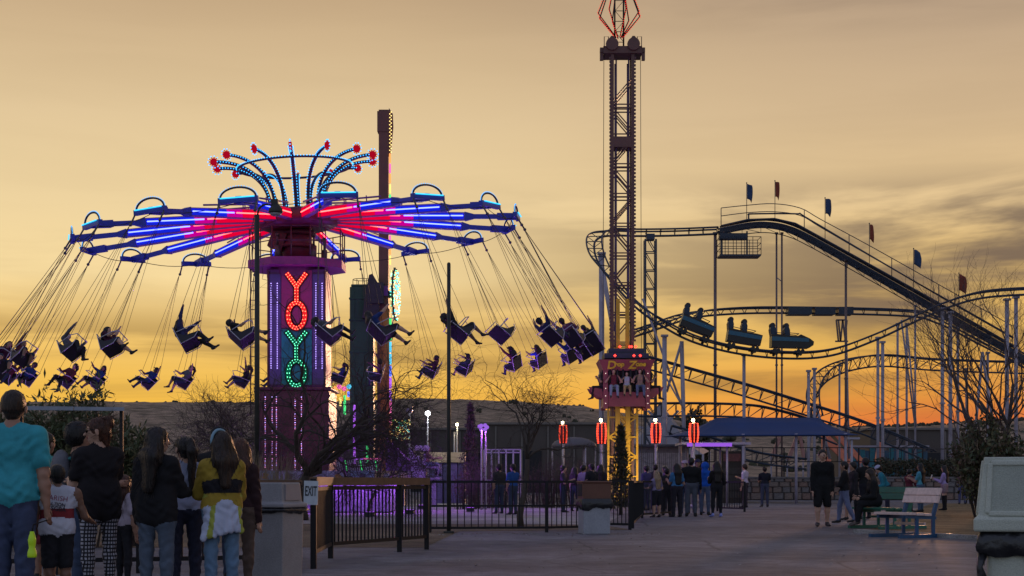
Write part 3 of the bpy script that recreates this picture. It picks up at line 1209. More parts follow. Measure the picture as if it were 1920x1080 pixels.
    if root_M is not None:
        o.matrix_world = root_M
    else:
        o.location = loc
        o.rotation_euler = (0, 0, math.radians(heading))
    tag(o, label, cat, group)
    # hair
    Hs = SDF()
    hk = 0.012
    top_c = hc + hu * 0.018 - hf * 0.012
    if hair != "bald" and not (cap and hair == "none"):
        Hs.cone(top_c, top_c + hf * 0.004, 0.066, None, 0, hk, [(hr, 1.17), (hu, 1.02)])
        Hs.cone(hc - hf * 0.03 - hu * 0.012, hc - hf * 0.028 - hu * 0.03, 0.046, 0.036, 0, hk, (hr, 1.02))
    L = hair_len
    if hair in ("long", "wavy"):
        w = 0.062 if hair == "long" else 0.088
        mid = hc - hf * 0.062 - UP * 0.10
        end = hc - hf * 0.075 - UP * L
        for q in (-1, 0, 1):
            Hs.cone(hc - hf * 0.028 + hr * q * 0.028, mid + hr * q * w * 0.65, 0.040, 0.044, 0, 0.03, (hf, 1.25))
            Hs.cone(mid + hr * q * w * 0.65, end + hr * q * w * 0.55, 0.052 if hair == "wavy" else 0.042, 0.034 if hair == "wavy" else 0.026, 0, 0.03, (hf, 1.4))
        for q in (-1, 1):
            Hs.cone(hc + hr * q * 0.05 - hf * 0.012, hc + hr * q * 0.066 - hf * 0.02 - UP * 0.13, 0.02, 0.022, 0, 0.02)
    elif hair == "pony":
        kn = hc - hf * 0.07 + hu * 0.045
        Hs.cone(kn, kn, 0.022, None, 0, 0.015)
        m1 = kn - hf * 0.035 - UP * 0.06
        Hs.cone(kn - hf * 0.01, m1, 0.022, 0.030, 0, 0.02)
        Hs.cone(m1, m1 - UP * (L - 0.06) + hf * 0.012, 0.032, 0.015, 0, 0.02)
    elif hair == "bun":
        kn = hc - hf * 0.052 + hu * 0.055
        Hs.cone(kn, kn - hf * 0.008, 0.036, None, 0, 0.012)
        Hs.cone(hc - hf * 0.05 - hu * 0.03, hc - hf * 0.055 - hu * 0.07, 0.03, 0.018, 0, 0.02)
    elif hair == "curly":
        Hs.cone(top_c - hf * 0.01 + hu * 0.01, top_c - hf * 0.012, 0.078, None, 0, hk, (hr, 1.05))
    if hair not in ("bald", "none"):
        Hs.cone(hc + hf * 0.085 - hu * 0.028, hc + hf * 0.085 - hu * 0.06, 0.074, 0.08, cut=True)
        V, Q, m2 = Hs.mesh(min(res, 0.022) / h * 0.85, wob=0.0028 if hair in ("long", "wavy", "curly", "pony", "bun") else 0.0012, wf=170 if hair != "curly" else 240)
        V = (V + np.array((0, 0, zshift))) * h
        ho = np_obj("hair", V, Q, m2, [HAIR[hcol]], o)
        if res < 0.016 and hair in ("long", "wavy", "pony", "bun", "curly"):
            rs_ = random.Random(len(label))
            sb_ = MB()
            pick = [rs_.randrange(len(V)) for _ in range(150)]
            cen = hc * h + np.array((0, 0, zshift * h))
            for pi in pick:
                p0 = Vector(V[pi])
                o_ = Vector(V[pi]) - Vector(cen)
                o_.z *= 0.2
                if o_.length < 1e-4:
                    continue
                o_.normalize()
                L_ = rs_.uniform(0.04, 0.14) if hair != "curly" else rs_.uniform(0.015, 0.04)
                side_ = Vector((rs_.gauss(0, 1), rs_.gauss(0, 1), 0)) * 0.35
                if hair == "bun":
                    d_ = o_ * 0.8 + Vector((0, 0, rs_.uniform(-0.4, 0.6))) + side_
                else:
                    d_ = o_ * 0.35 + Vector((0, 0, -1)) + side_
                d_.normalize()
                q0 = p0 + d_ * L_ * 0.5 + o_ * 0.012
                sb_.tube([p0, q0, q0 + (d_ + side_ * 0.5).normalized() * L_ * 0.5], [0.0022, 0.0017, 0.0006], 3, cap=False)
            so = sb_.build("stray_strands", HAIR[hcol], None, "stuff")
            so.parent = ho
    if cap:
        Cs = SDF()
        Cs.cone(hc + hu * 0.036 - hf * 0.008, hc + hu * 0.034 - hf * 0.008, 0.064, None, 0, 0.01, [(hr, 1.12), (hu, 1.25)])
        if cap[0] == "cap":
            Cs.cone(hc + hu * 0.036 + hf * 0.05, hc + hu * 0.028 + hf * 0.105, 0.036, 0.03, 0, 0.012, (hu, 5.0))
        elif cap[0] == "brim":
            Cs.cone(hc + hu * 0.03 - hf * 0.07, hc + hu * 0.03 + hf * 0.07, 0.06, None, 0, 0.01, (hu, 7.0))
        V, Q, m2 = Cs.mesh(min(res, 0.022) / h * 0.85)
        V = (V + np.array((0, 0, zshift))) * h
        np_obj("hat", V, Q, m2, [cloth(cap[1])], o)
    o["_z"] = zshift * h
    info = {"hc": (hc + np.array((0, 0, zshift))) * h, "hf": hf, "hu": hu, "hr": hr, "tor": lambda z, x=0, y=0: (tor(z, x, y) + np.array((0, 0, zshift))) * h,
            "hands": [((p[1] + np.array((0, 0, zshift))) * h) for p in hands], "fw": fw, "rt": rt, "lean": lean}
    del o["_z"]
    return o, info
# ------------------------------------------------------------------ the swing ride
YX, YY = -7.35, 53.0
M_maroon = mat("maroon_paint", (0.13, 0.022, 0.05), 0.45, var=0.25, scale=3)
M_purple = mat("purple_paint", (0.16, 0.03, 0.17), 0.45, var=0.2, scale=3)
M_arm = mat("arm_enamel", (0.26, 0.13, 0.34), 0.4, var=0.12, scale=3)
M_navy = mat("bulb_lit_navy", (0.018, 0.022, 0.075), 0.4, var=0.2)  # on the crown, the bulbs' blue light is put into this colour
M_steel = mat("dull_steel", (0.10, 0.10, 0.11), 0.5, 0.6, var=0.3)
M_red = emit("red_disc", (0.62, 0.004, 0.025), 0.6, False)  # self-glow put into the discs so they look lit
E_blue = emit("led_blue", (0.07, 0.09, 1.0), 9.0)
E_red = emit("led_red", (1.0, 0.055, 0.05), 9.0)
E_cyan = emit("bulb_cyan", (0.04, 0.40, 0.95), 2.5, False)
E_cyan_t = emit("tube_cyan", (0.03, 0.42, 0.7), 2.2, False)
E_redb = emit("bulb_red", (1.0, 0.16, 0.08), 5.0, False)
E_redg = emit("letter_red_glow", (1.0, 0.02, 0.03), 0.85, False)
E_grnb = emit("bulb_green", (0.16, 1.0, 0.55), 3.0, False)
E_grng = emit("letter_green_glow", (0.0, 0.35, 0.18), 0.35, False)
E_vio = emit("bulb_violet", (0.50, 0.36, 1.0), 3.0, False)
E_pink = emit("bulb_pink", (1.0, 0.35, 0.75), 2.4, False)

ride = empty("swing_ride", (YX, YY, 0), "tall swing ride with red and blue lit arms and vertical YOYO letters", "swing ride")
C0 = Vector((YX, YY, 0))


def yz(py):
    return H + (HY - py) * YY / F


# deck and trailer
b = MB()
b.box((YX + 0.1, YY + 0.2, 1.2), (7.2, 5.4, 0.3))
b.box((YX + 0.1, YY + 0.2, 0.55), (6.4, 4.4, 1.0))
b.build("deck", mat("deck_grey", (0.20, 0.19, 0.24), 0.6, var=0.3, scale=2), ride)
pan_cols = [(0.30, 0.28, 0.42), (0.20, 0.26, 0.42), (0.42, 0.30, 0.16), (0.22, 0.26, 0.40), (0.34, 0.30, 0.46), (0.25, 0.22, 0.36)]
for k in range(9):
    p = MB()
    x0 = YX - 3.45 + k * 0.79
    p.box((x0 + 0.39, YY - 2.54, 1.22), (0.76, 0.05, 0.36))
    q = p.build("skirt_panel", mat("skirt_panel_%d" % (k % 6), pan_cols[k % 6], 0.5, var=0.3, scale=2), ride)
    d = MB()
    an = rnd.uniform(0, 6)
    d.prism([(0.13 * math.cos(i * 0.785 + an) * (1 if i % 2 else 0.55), 0.12 * math.sin(i * 0.785 + an) * (1 if i % 2 else 0.8)) for i in range(8)], 0.012,
            frame((x0 + 0.39, YY - 2.571, 1.22), (1, 0, 0), (0, 0, 1)))
    d.build("painted_motif", mat("motif_%d" % (k % 3), [(0.45, 0.22, 0.05), (0.06, 0.05, 0.12), (0.5, 0.45, 0.6)][k % 3], 0.5), q)
# violet glowing strips added under the deck edge to wash the ground
for c_, s_ in (((YX + 0.1, YY - 2.42, 1.03), (6.6, 0.1, 0.03)), ((YX + 3.5, YY + 0.2, 1.03), (0.1, 4.6, 0.03)), ((YX - 3.3, YY + 0.2, 1.03), (0.1, 4.6, 0.03))):
    q = MB()
    q.box(c_, s_)
    q.build("added_deck_wash", emit("deck_wash_violet", (0.42, 0.10, 0.95), 45.0), ride)
# pedestal box and tower
z_d, z_p, z_t = 1.352, yz(735), yz(510)
b = MB()
b.box((YX + 0.0, YY, (z_d + z_p) / 2), (2.42, 2.3, z_p - z_d))
b.box((YX + 0.0, YY, z_p + 0.05), (2.6, 2.5, 0.1))
b.build("pedestal", M_maroon, ride, bevel=0.03)
tx = YX + 0.10
b = MB()
b.box((tx, YY, (z_p + z_t) / 2 + 0.05), (1.9, 1.8, z_t - z_p - 0.1))
b.build("tower", M_purple, ride, bevel=0.04)
fy = YY - 0.905
half = yz(622)
b = MB()
b.box((tx, fy - 0.012, (half + 0.05 + z_t - 0.08) / 2), (1.02, 0.05, z_t - 0.13 - half))
b.build("sign_panel", mat("magenta_panel", (0.42, 0.02, 0.16), 0.4, var=0.2, scale=2), ride)["label"] = "magenta sign panel behind the red letters"
b = MB()
b.box((tx, fy - 0.012, (z_p + 0.18 + half - 0.0) / 2), (1.02, 0.05, half - z_p - 0.2))
b.build("sign_panel", mat("teal_panel", (0.02, 0.20, 0.24), 0.4, var=0.35, scale=3), ride)["label"] = "teal sign panel behind the green letters"
for sx in (-1, 1):
    b = MB()
    b.box((tx + sx * 0.73, fy - 0.01, (z_p + z_t) / 2), (0.38, 0.04, z_t - z_p - 0.4))
    b.build("side_panel", mat("violet_panel", (0.12, 0.06, 0.22), 0.4, var=0.2, scale=2), ride)
    b = MB()
    b.box((tx + sx * 0.96, fy - 0.02, (z_p + z_t) / 2), (0.05, 0.1, z_t - z_p - 0.15))
    b.build("corner_trim", M_maroon, ride)


def bulb_row(name, pts, r, m, parent, kind="stuff"):
    q = MB()
    for p in pts:
        q.bulb(p, r)
    return q.build(name, m, parent, kind)


for sx, off in ((-1, 0.86), (-1, 0.65), (1, 0.65), (1, 0.86)):
    x = tx + sx * off
    z0, z1 = yz(694), yz(538)
    bulb_row("bulb_string", [(x, fy - 0.05, z0 + (z1 - z0) * i / 36) for i in range(37)], 0.0195, E_vio, ride)
for px in (497, 510, 518, 553, 565):
    x = (px - 960) * (YY - 1.2) / F
    z0, z1 = z_d + 0.1, yz(748)
    pts = [(x, YY - 1.175, z0 + (z1 - z0) * i / 34) for i in range(35)]
    bulb_row("bulb_string", pts[::2], 0.02, E_vio, ride)
    bulb_row("bulb_string", pts[1::2], 0.018, E_pink, ride)


def letter(ch, zc, w, h, e_bulb, e_glow, back, lab):
    """channel letter: dark tray, glowing face and two rows of bulbs along each stroke"""
    if ch == "Y":
        strokes = [[(-w / 2, h / 2), (0, 0.02)], [(w / 2, h / 2), (0, 0.02)], [(0, 0.02), (0, -h / 2)]]
        closed = False
    else:
        n = 20
        strokes = [[(w / 2 * 0.86 * math.cos(2 * math.pi * i / n), h / 2 * 0.92 * math.sin(2 * math.pi * i / n)) for i in range(n)]]
        closed = True
    y0 = fy - 0.045
    t = MB()
    g = MB()
    wd = 0.17
    for st in strokes:
        P = [Vector((tx + a, y0, zc + c)) for a, c in st]
        if closed:
            for a, c in zip(P, P[1:] + P[:1]):
                ex = (c - a).normalized() * 0.02
                t.beam(a - ex, c + ex, wd + 0.07, 0.05, up=(0, -1, 0))
                g.beam(a - ex + Vector((0, -0.03, 0)), c + ex + Vector((0, -0.03, 0)), wd - 0.02, 0.02, up=(0, -1, 0))
        else:
            t.beam(P[0] + (P[0] - P[1]).normalized() * 0.03, P[1], wd + 0.07, 0.05, up=(0, -1, 0))
            g.beam(P[0], P[1] + Vector((0, 0, 0)), wd - 0.02, 0.02, up=(0, -1, 0))
            for k in range(len(g.v) - 8, len(g.v)):
                v = g.v[k]
                g.v[k] = (v[0], v[1] - 0.03, v[2])
    o = t.build("letter", back, ride)
    o["label"] = lab
    g.build("letter_face", e_glow, o)
    bl = []
    for st in strokes:
        P = [Vector((tx + a, y0 - 0.05, zc + c)) for a, c in st]
        if closed:
            for sc in (0.82, 1.1):
                nb = 22 if sc > 1 else 16
                for i in range(nb):
                    an = 2 * math.pi * i / nb
                    bl.append((tx + w / 2 * 0.86 * sc * math.cos(an), y0 - 0.05, zc + h / 2 * 0.92 * (1 + (sc - 0.96) * 0.7) * math.sin(an)))
        else:
            d = (P[1] - P[0])
            nd = Vector((-d.z, 0, d.x)).normalized() * 0.045
            k = max(2, int(d.length / 0.085))
            for i in range(k):
                for sg in (-1, 1):
                    bl.append(P[0] + d * ((i + 0.4) / k) + nd * sg)
    bulb_row("bulbs", bl, 0.021, e_bulb, o)


M_tray_r = mat("letter_tray_red", (0.06, 0.004, 0.008), 0.5)
M_tray_g = mat("letter_tray_green", (0.006, 0.03, 0.025), 0.5)
lw = 0.66
letter("Y", (yz(519) + yz(571)) / 2, lw, yz(519) - yz(571), E_redb, E_redg, M_tray_r, "red bulb letter Y at the top of the sign")
letter("O", (yz(571) + yz(623)) / 2, lw, yz(571) - yz(622), E_redb, E_redg, M_tray_r, "red bulb letter O")
letter("Y", (yz(626) + yz(677)) / 2, lw, yz(626) - yz(676), E_grnb, E_grng, M_tray_g, "green bulb letter Y")
letter("O", (yz(678) + yz(729)) / 2, lw, yz(679) - yz(729), E_grnb, E_grng, M_tray_g, "green bulb letter O at the bottom of the sign")

# service platform with railing, ladder
zp = yz(500)
b = MB()
oct_ = [(1.72 * math.cos(math.pi / 8 + i * math.pi / 4), 1.72 * math.sin(math.pi / 8 + i * math.pi / 4)) for i in range(8)]
b.prism(oct_, 0.26, Matrix.Translation((YX, YY, zp)))
b.prism([(x * 0.62, y * 0.62) for x, y in oct_], 0.3, Matrix.Translation((YX, YY, zp - 0.28)))
b.build("platform", mat("platform_magenta", (0.22, 0.03, 0.15), 0.5, var=0.25), ride)
M_rail = mat("platform_rail", (0.06, 0.03, 0.05), 0.5, var=0.2)
for i in range(8):
    x, y = oct_[i]
    p0 = Vector((YX + x * 0.97, YY + y * 0.97, zp + 0.13))
    x2, y2 = oct_[(i + 1) % 8]
    q0 = Vector((YX + x2 * 0.97, YY + y2 * 0.97, zp + 0.13))
    b = MB()
    b.cyl(p0, p0 + Vector((0, 0, 1.05)), 0.022, 6)
    m_ = p0.lerp(q0, 0.5)
    b.cyl(m_, m_ + Vector((0, 0, 1.05)), 0.018, 6)
    for hz in (1.03, 0.55):
        b.cyl(p0 + Vector((0, 0, hz)), q0 + Vector((0, 0, hz)), 0.018, 6)
    b.build("railing", M_rail, ride)
b = MB()
lx = (476 - 960) * (YY - 0.3) / F
for sx in (-0.11, 0.11):
    b.cyl((lx + sx, YY - 0.3, yz(780)), (lx + sx, YY - 0.3, zp + 0.1), 0.022, 6)
z = yz(775)
while z < zp:
    b.cyl((lx - 0.11, YY - 0.3, z), (lx + 0.11, YY - 0.3, z), 0.014, 5)
    z += 0.32
for z in (yz(735), yz(623)):
    b.beam((lx, YY - 0.28, z), (YX - 0.88, YY - 0.28, z), 0.06, 0.08)
b.build("ladder", M_rail, ride)
# mast with drive and hydraulic cylinders
b = MB()
b.cyl((YX, YY, zp + 0.1), (YX, YY, yz(425)), 0.5, 16)
b.cyl((YX, YY, zp + 0.62), (YX, YY, zp + 0.75), 0.62, 16)
b.cyl((YX, YY, zp + 1.05), (YX, YY, zp + 1.2), 0.6, 16)
b.build("mast", M_maroon, ride)
for an, rr in ((0.4, 0.95), (2.4, 0.9), (4.1, 0.98), (5.5, 0.9)):
    b = MB()
    x, y = YX + rr * math.cos(an), YY + rr * math.sin(an)
    b.cyl((x, y, zp + 0.13), (x, y, zp + 0.62), 0.1, 10)
    b.cyl((x, y, zp + 0.62), (x, y, zp + 1.0), 0.04, 8)
    b.ball((x, y, zp + 0.98), 0.08, 8, 6)
    b.build("hydraulic_cylinder", M_steel, ride)
b = MB()
b.box((YX - 0.62, YY - 0.2, zp + 0.9), (0.5, 0.5, 0.7), Matrix.Rotation(0.35, 3, "Y"))
b.build("motor_housing", M_maroon, ride)

# rotating head, tilted a few degrees
ZH = 9.98
TILT = Matrix.Rotation(math.radians(-3.7), 4, "Y") @ Matrix.Rotation(math.radians(1.0), 4, "X")
HM = Matrix.Translation((YX + 0.03, YY, ZH)) @ TILT


def hub(r, phi, z):
    """head-local polar point: phi 0 towards the viewer, growing to the right"""
    return HM @ Vector((r * math.sin(phi), -r * math.cos(phi), z))


b = MB()
prof = [(0.55, -0.34), (1.0, -0.34), (1.32, -0.22), (1.4, -0.05), (1.4, 0.22), (1.15, 0.3), (0.5, 0.34)]
n = 32
vs_, fs = [], []
for r, z in prof:
    for j in range(n):
        vs_.append(hub(r, 2 * math.pi * j / n, z))
for i in range(len(prof) - 1):
    for j in range(n):
        fs.append((i * n + j, i * n + (j + 1) % n, (i + 1) * n + (j + 1) % n, (i + 1) * n + j))
fs += [tuple(reversed(range(n))), tuple((len(prof) - 1) * n + j for j in range(n))]
b.add(vs_, fs, 0, True)
b.build("hub_drum", M_maroon, ride)
NA, PH0, RT = 16, math.radians(16.5), 7.5
for k in range(NA):
    ph = PH0 + 2 * math.pi * k / NA
    tan = (hub(1, ph + 0.01, 0) - hub(1, ph, 0)).normalized()
    upv = (hub(0, 0, 1) - hub(0, 0, 0)).normalized()
    za = lambda r: 0.05 - 0.50 * (r - 1.3) / 6.1
    b = MB()
    b.beam(hub(1.25, ph, za(1.25)), hub(5.75, ph, za(5.75)), 0.20, 0.36, up=upv, w2=0.18, h2=0.27)
    arm = b.build("sweep_arm", M_arm, ride)
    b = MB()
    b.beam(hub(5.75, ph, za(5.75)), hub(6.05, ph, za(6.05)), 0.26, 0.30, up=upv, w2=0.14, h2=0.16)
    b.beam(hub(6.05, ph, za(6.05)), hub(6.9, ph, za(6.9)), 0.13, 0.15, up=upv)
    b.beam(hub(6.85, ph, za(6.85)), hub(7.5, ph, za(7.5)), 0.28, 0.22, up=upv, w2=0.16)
    b.build("arm_tip", mat("arm_end_lit_blue", (0.025, 0.04, 0.34), 0.4, var=0.2), arm)  # the LEDs' blue light is put into the tip colour
    rl = MB()
    rl.cyl(hub(1.3, ph, za(1.3) + 0.38), hub(5.0, ph, za(5.0) + 0.24), 0.03, 6)
    for r in (1.9, 2.9, 3.0, 4.2):
        rl.cyl(hub(r, ph, za(r) + 0.1), hub(r, ph, za(r) + 0.34), 0.02, 5)
    rl.build("truss_rod", mat("arm_purple", (0.2, 0.06, 0.30), 0.4), arm)
    for sgn in (-1, 1):
        for nm_, ra, rb, m_ in (("red_light_panel", 1.45, 3.2, emit("panel_red", (1.0, 0.0, 0.045), 0.80)), ("magenta_light_panel", 3.21, 4.0, emit("panel_magenta", (0.75, 0.0, 0.36), 0.75)),
                                ("blue_light_panel", 4.01, 5.72, emit("panel_blue", (0.008, 0.02, 0.80), 0.85))):
            t = MB()
            o2 = tan * sgn * 0.112
            t.beam(hub(ra, ph, za(ra)) + o2, hub(rb, ph, za(rb)) + o2, 0.015, 0.36 - 0.09 * (ra - 1.25) / 4.5 - 0.07, up=upv, h2=0.36 - 0.09 * (rb - 1.25) / 4.5 - 0.07)
            t.build(nm_, m_, arm)
        o1 = tan * sgn * 0.15
        t = MB()
        t.cyl(hub(1.6, ph, za(1.6) + 0.01) + o1, hub(3.55, ph, za(3.55) + 0.01) + o1, 0.021, 6)
        t.build("red_light_tube", E_red, arm)
        t = MB()
        t.cyl(hub(3.68, ph, za(3.68) + 0.01) + o1, hub(5.7, ph, za(5.7) + 0.01) + o1 * 0.95, 0.021, 6)
        t.build("blue_light_tube", E_blue, arm)
    b = MB()
    e0, e1 = hub(RT, ph, za(RT)) - tan * 0.6, hub(RT, ph, za(RT)) + tan * 0.6
    b.beam(e0, e1, 0.14, 0.16, up=upv)
    b.build("crossbar", M_navy if False else mat("arm_end_lit_blue", (0.03, 0.045, 0.30), 0.4, var=0.2), arm)
    t = MB()
    tb = -upv.cross(tan) * 0.0
    ro = (hub(RT + 0.11, ph, za(RT) + 0.06) - hub(RT, ph, za(RT)))
    t.cyl(e0 + tan * 0.08 + ro, e1 - tan * 0.08 + ro, 0.02, 6)
    t.build("cyan_light_tube", E_cyan_t, arm)
    a = MB()
    cpt = hub(RT, ph, za(RT) + 0.07)
    arc = [cpt + tan * (0.54 * math.cos(q)) + upv * (0.30 * math.sin(q)) for q in [math.pi * i / 14 for i in range(15)]]
    a.tube(arc, 0.032, 6)
    arch = a.build("arch", M_navy, arm)
    bulb_row("bulbs", [cpt + tan * (0.585 * math.cos(q)) + upv * (0.345 * math.sin(q)) for q in [math.pi * (i + 0.5) / 22 for i in range(22)]], 0.021,
             emit("bulb_arch", (0.12, 0.45, 0.95), 1.5, False), arch)
    for sgn in (-1, 1):
        hb_ = MB()
        p = hub(RT, ph, za(RT)) + tan * sgn * 0.57
        dirn = (hub(RT + 0.55, ph, za(RT)) - hub(RT, ph, za(RT))).normalized() * 0.52 - Vector((0, 0, 0.86))
        hb_.cyl(p, p + dirn * 0.42, 0.028, 6)
        hb_.ball(p + dirn * 0.44, 0.055, 8, 5)
        hb_.build("hanger", M_steel, arm)
# cable strung between the arm tips
b = MB()
for k in range(NA):
    p0, p1 = PH0 + 2 * math.pi * k / NA, PH0 + 2 * math.pi * (k + 1) / NA
    pp = []
    for i in range(9):
        t = i / 8
        pp.append(hub(RT - 0.15, p0, -0.5).lerp(hub(RT - 0.15, p1, -0.5), t) - Vector((0, 0, 0.55 * t * (1 - t))))
    b.tube(pp, 0.012, 4)
b.build("tip_cable", M_black, ride)
# crown of curved lamp stalks
NC = 14
for k in range(NC):
    ph = 2 * math.pi * (k + 0.2) / NC
    st = []
    for i in range(15):
        q = i / 14 * math.pi / 2
        st.append((0.92 + 1.72 * (1 - math.cos(q)) ** 1.12, 0.3 + 1.72 * math.sin(q) ** 0.95))
    tang = (hub(1, ph + 0.01, 0) - hub(1, ph, 0)).normalized()
    b = MB()
    b.tube([hub(r, ph, z) for r, z in st], 0.062, 6)
    stalk = b.build("crown_stalk", M_navy, ride)
    bl = []
    path = resample([hub(r, ph, z) for r, z in st], 0.098)
    for sgn in (-1, 1):
        bl += [p + tang * sgn * 0.07 for p in path]
    bulb_row("bulbs", bl, 0.024, E_cyan, stalk)
    hc_ = hub(2.74, ph, 2.02)
    rad = (hub(2, ph, 0) - hub(1, ph, 0)).normalized()
    upv = (hub(0, 0, 1) - hub(0, 0, 0)).normalized()
    d = MB()
    d.cyl(hc_ - tang * 0.05, hc_ + tang * 0.05, 0.118, 16)
    for i in range(11):
        an = 2 * math.pi * i / 11
        d.cyl(hc_ + (rad * math.cos(an) + upv * math.sin(an)) * 0.10, hc_ + (rad * math.cos(an) + upv * math.sin(an)) * 0.17, 0.018, 5)
    disc = d.build("red_disc", M_red, ride)
    bulb_row("bulbs", [hc_ + (rad * math.cos(2 * math.pi * i / 11) + upv * math.sin(2 * math.pi * i / 11)) * 0.195 for i in range(11)], 0.026, E_cyan, disc)
ring = [hub(1.93, 2 * math.pi * i / 56, 1.82) for i in range(56)]
b = MB()
b.tube(ring, 0.04, 6, closed=True)
rg = b.build("crown_ring", M_navy, ride)
bulb_row("bulbs", [hub(1.98, 2 * math.pi * (i + 0.5) / 120, 1.85) for i in range(120)], 0.023, E_cyan, rg)
# violet flood lamps around the deck edge: they colour the seats and the ground
M_lampbody = mat("lamp_housing", (0.03, 0.03, 0.035), 0.5)
E_flood = emit("flood_lens", (0.45, 0.10, 1.0), 1.2, False)
for an, rr in ((-90, 5.2), (-48, 6.2), (-132, 6.2), (-8, 6.0), (188, 6.0), (50, 6.2), (130, 6.2), (-68, 8.6)):
    a = math.radians(an)
    p = Vector((YX + rr * math.cos(a), YY + rr * math.sin(a), 0.012))
    f = MB()
    f.box(p + Vector((0, 0, 0.07)), (0.26, 0.2, 0.12))
    f.box(p + Vector((0, 0, 0.14)), (0.3, 0.24, 0.02))
    fx = f.build("flood_lamp", M_lampbody, ride)
    f = MB()
    f.box(p + Vector((0, 0, 0.155)), (0.22, 0.16, 0.01))
    f.build("lens", E_flood, fx)
    sd_ = bpy.data.lights.new("violet_flood", "SPOT")
    sd_.energy, sd_.color, sd_.shadow_soft_size = 560.0, (0.40, 0.10, 1.0), 0.1
    sd_.spot_size, sd_.spot_blend = math.radians(150), 0.6
    so_ = bpy.data.objects.new("violet_flood", sd_)
    so_.parent = fx
    so_.location = p + Vector((0, 0, 0.2)) - OFF[fx.name]
    aim = Vector((math.cos(a) * 0.35, math.sin(a) * 0.35, 1))
    so_.rotation_euler = (-aim).to_track_quat("-Z", "Y").to_euler() if False else aim.to_track_quat("-Z", "Y").to_euler()
    COL.objects.link(so_)

# ------------------------------------------------------------------ swing seats (one thing each) and their riders
M_seat = mat("seat_shell", (0.013, 0.011, 0.016), 0.5, var=0.2)
M_bar = mat("seat_tube", (0.45, 0.42, 0.50), 0.4, 0.2, var=0.15)
M_chain = mat("chain", (0.05, 0.05, 0.055), 0.5, 0.6, var=0.2)


def seat_parts(root, tip_local, pitch):
    """seat-local: x right, y forward, z up along the chains; the shell is tipped back by pitch about the hang point"""
    RP = Matrix.Translation((0, 0, 0.35)) @ Matrix.Rotation(pitch, 4, "X") @ Matrix.Translation((0, 0, -0.35))

    def fin(mb, name, m):
        mb.v = [tuple(RP @ Vector(q)) for q in mb.v]
        return mb.build(name, m, root)

    for sx in (-1, 1):
        s = MB()
        prof = [(-0.28, 0.36), (-0.16, -0.09), (0.20, -0.02), (0.30, 0.08), (-0.04, 0.14)]
        s.prism(prof, 0.025, frame((sx * 0.225, 0, 0), (0, 1, 0), (0, 0, 1)))
        fin(s, "side_panel", M_seat)
    s = MB()
    s.beam((0, -0.16, -0.10), (0, 0.30, 0.05), 0.44, 0.03)
    fin(s, "seat_pan", M_seat)
    s = MB()
    s.beam((0, -0.15, -0.09), (0, -0.30, 0.42), 0.44, 0.03, up=(0, 1, 0))
    fin(s, "backrest", M_seat)
    s = MB()
    for sx in (-1, 1):
        x = sx * 0.245
        s.tube([(x, -0.30, 0.46), (x, -0.16, -0.12), (x, 0.24, -0.03), (x, 0.36, 0.12)], 0.014, 5)
    s.tube([(-0.27, -0.31, 0.5), (0.27, -0.31, 0.5)], 0.014, 5)
    fin(s, "frame", M_bar)
    s = MB()
    s.tube([(-0.27, -0.22, 0.30), (-0.27, 0.22, 0.38), (-0.22, 0.40, 0.36), (0.22, 0.40, 0.36), (0.27, 0.22, 0.38), (0.27, -0.22, 0.30)], 0.015, 6)
    s.tube([(0, 0.40, 0.36), (0, 0.36, 0.12)], 0.012, 5)
    fin(s, "lap_bar", M_bar)
    for sx in (-1, 1):
        for yy, zz in ((-0.28, 0.44), (0.2, 0.37)):
            c = MB()
            c.cyl(RP @ Vector((sx * 0.27, yy, zz)), tip_local, 0.0075, 4)
            c.build("chain", M_chain, root)


CHL = 4.75
proto_seat = None
seats = []
for k in range(NA):
    for sgn in (-1, 1):
        ph = PH0 + 2 * math.pi * k / NA
        za_t = 0.05 - 0.50 * (RT - 1.3) / 6.1
        tan = (hub(1, ph + 0.01, 0) - hub(1, ph, 0)).normalized()
        p = hub(RT, ph, za_t) + tan * sgn * 0.57
        radv = Vector((p.x - (YX + 0.03), p.y - YY, 0)).normalized()
        outd = (radv * 0.52 - Vector((0, 0, 0.86))).normalized()
        tip = p + (radv * 0.52 - Vector((0, 0, 0.86))) * 0.45
        org = tip + outd * CHL
        zax = -outd
        yax = Vector((-radv.y, radv.x, 0)).normalized()            # direction of travel: to the right on the near side
        xax = yax.cross(zax).normalized()
        yax = zax.cross(xax).normalized()
        jit = rnd.uniform(-0.25, 0.12)                             # each seat pitches a little
        M = Matrix((xax, yax, zax)).transposed().to_4x4()
        M.translation = org
        seats.append((k, sgn, ph, M, org))


def ord_word(i):
    return ["first", "second", "third", "fourth", "fifth", "sixth", "seventh", "eighth", "ninth", "tenth", "eleventh", "twelfth", "thirteenth", "fourteenth", "fifteenth", "sixteenth", "seventeenth"][i]


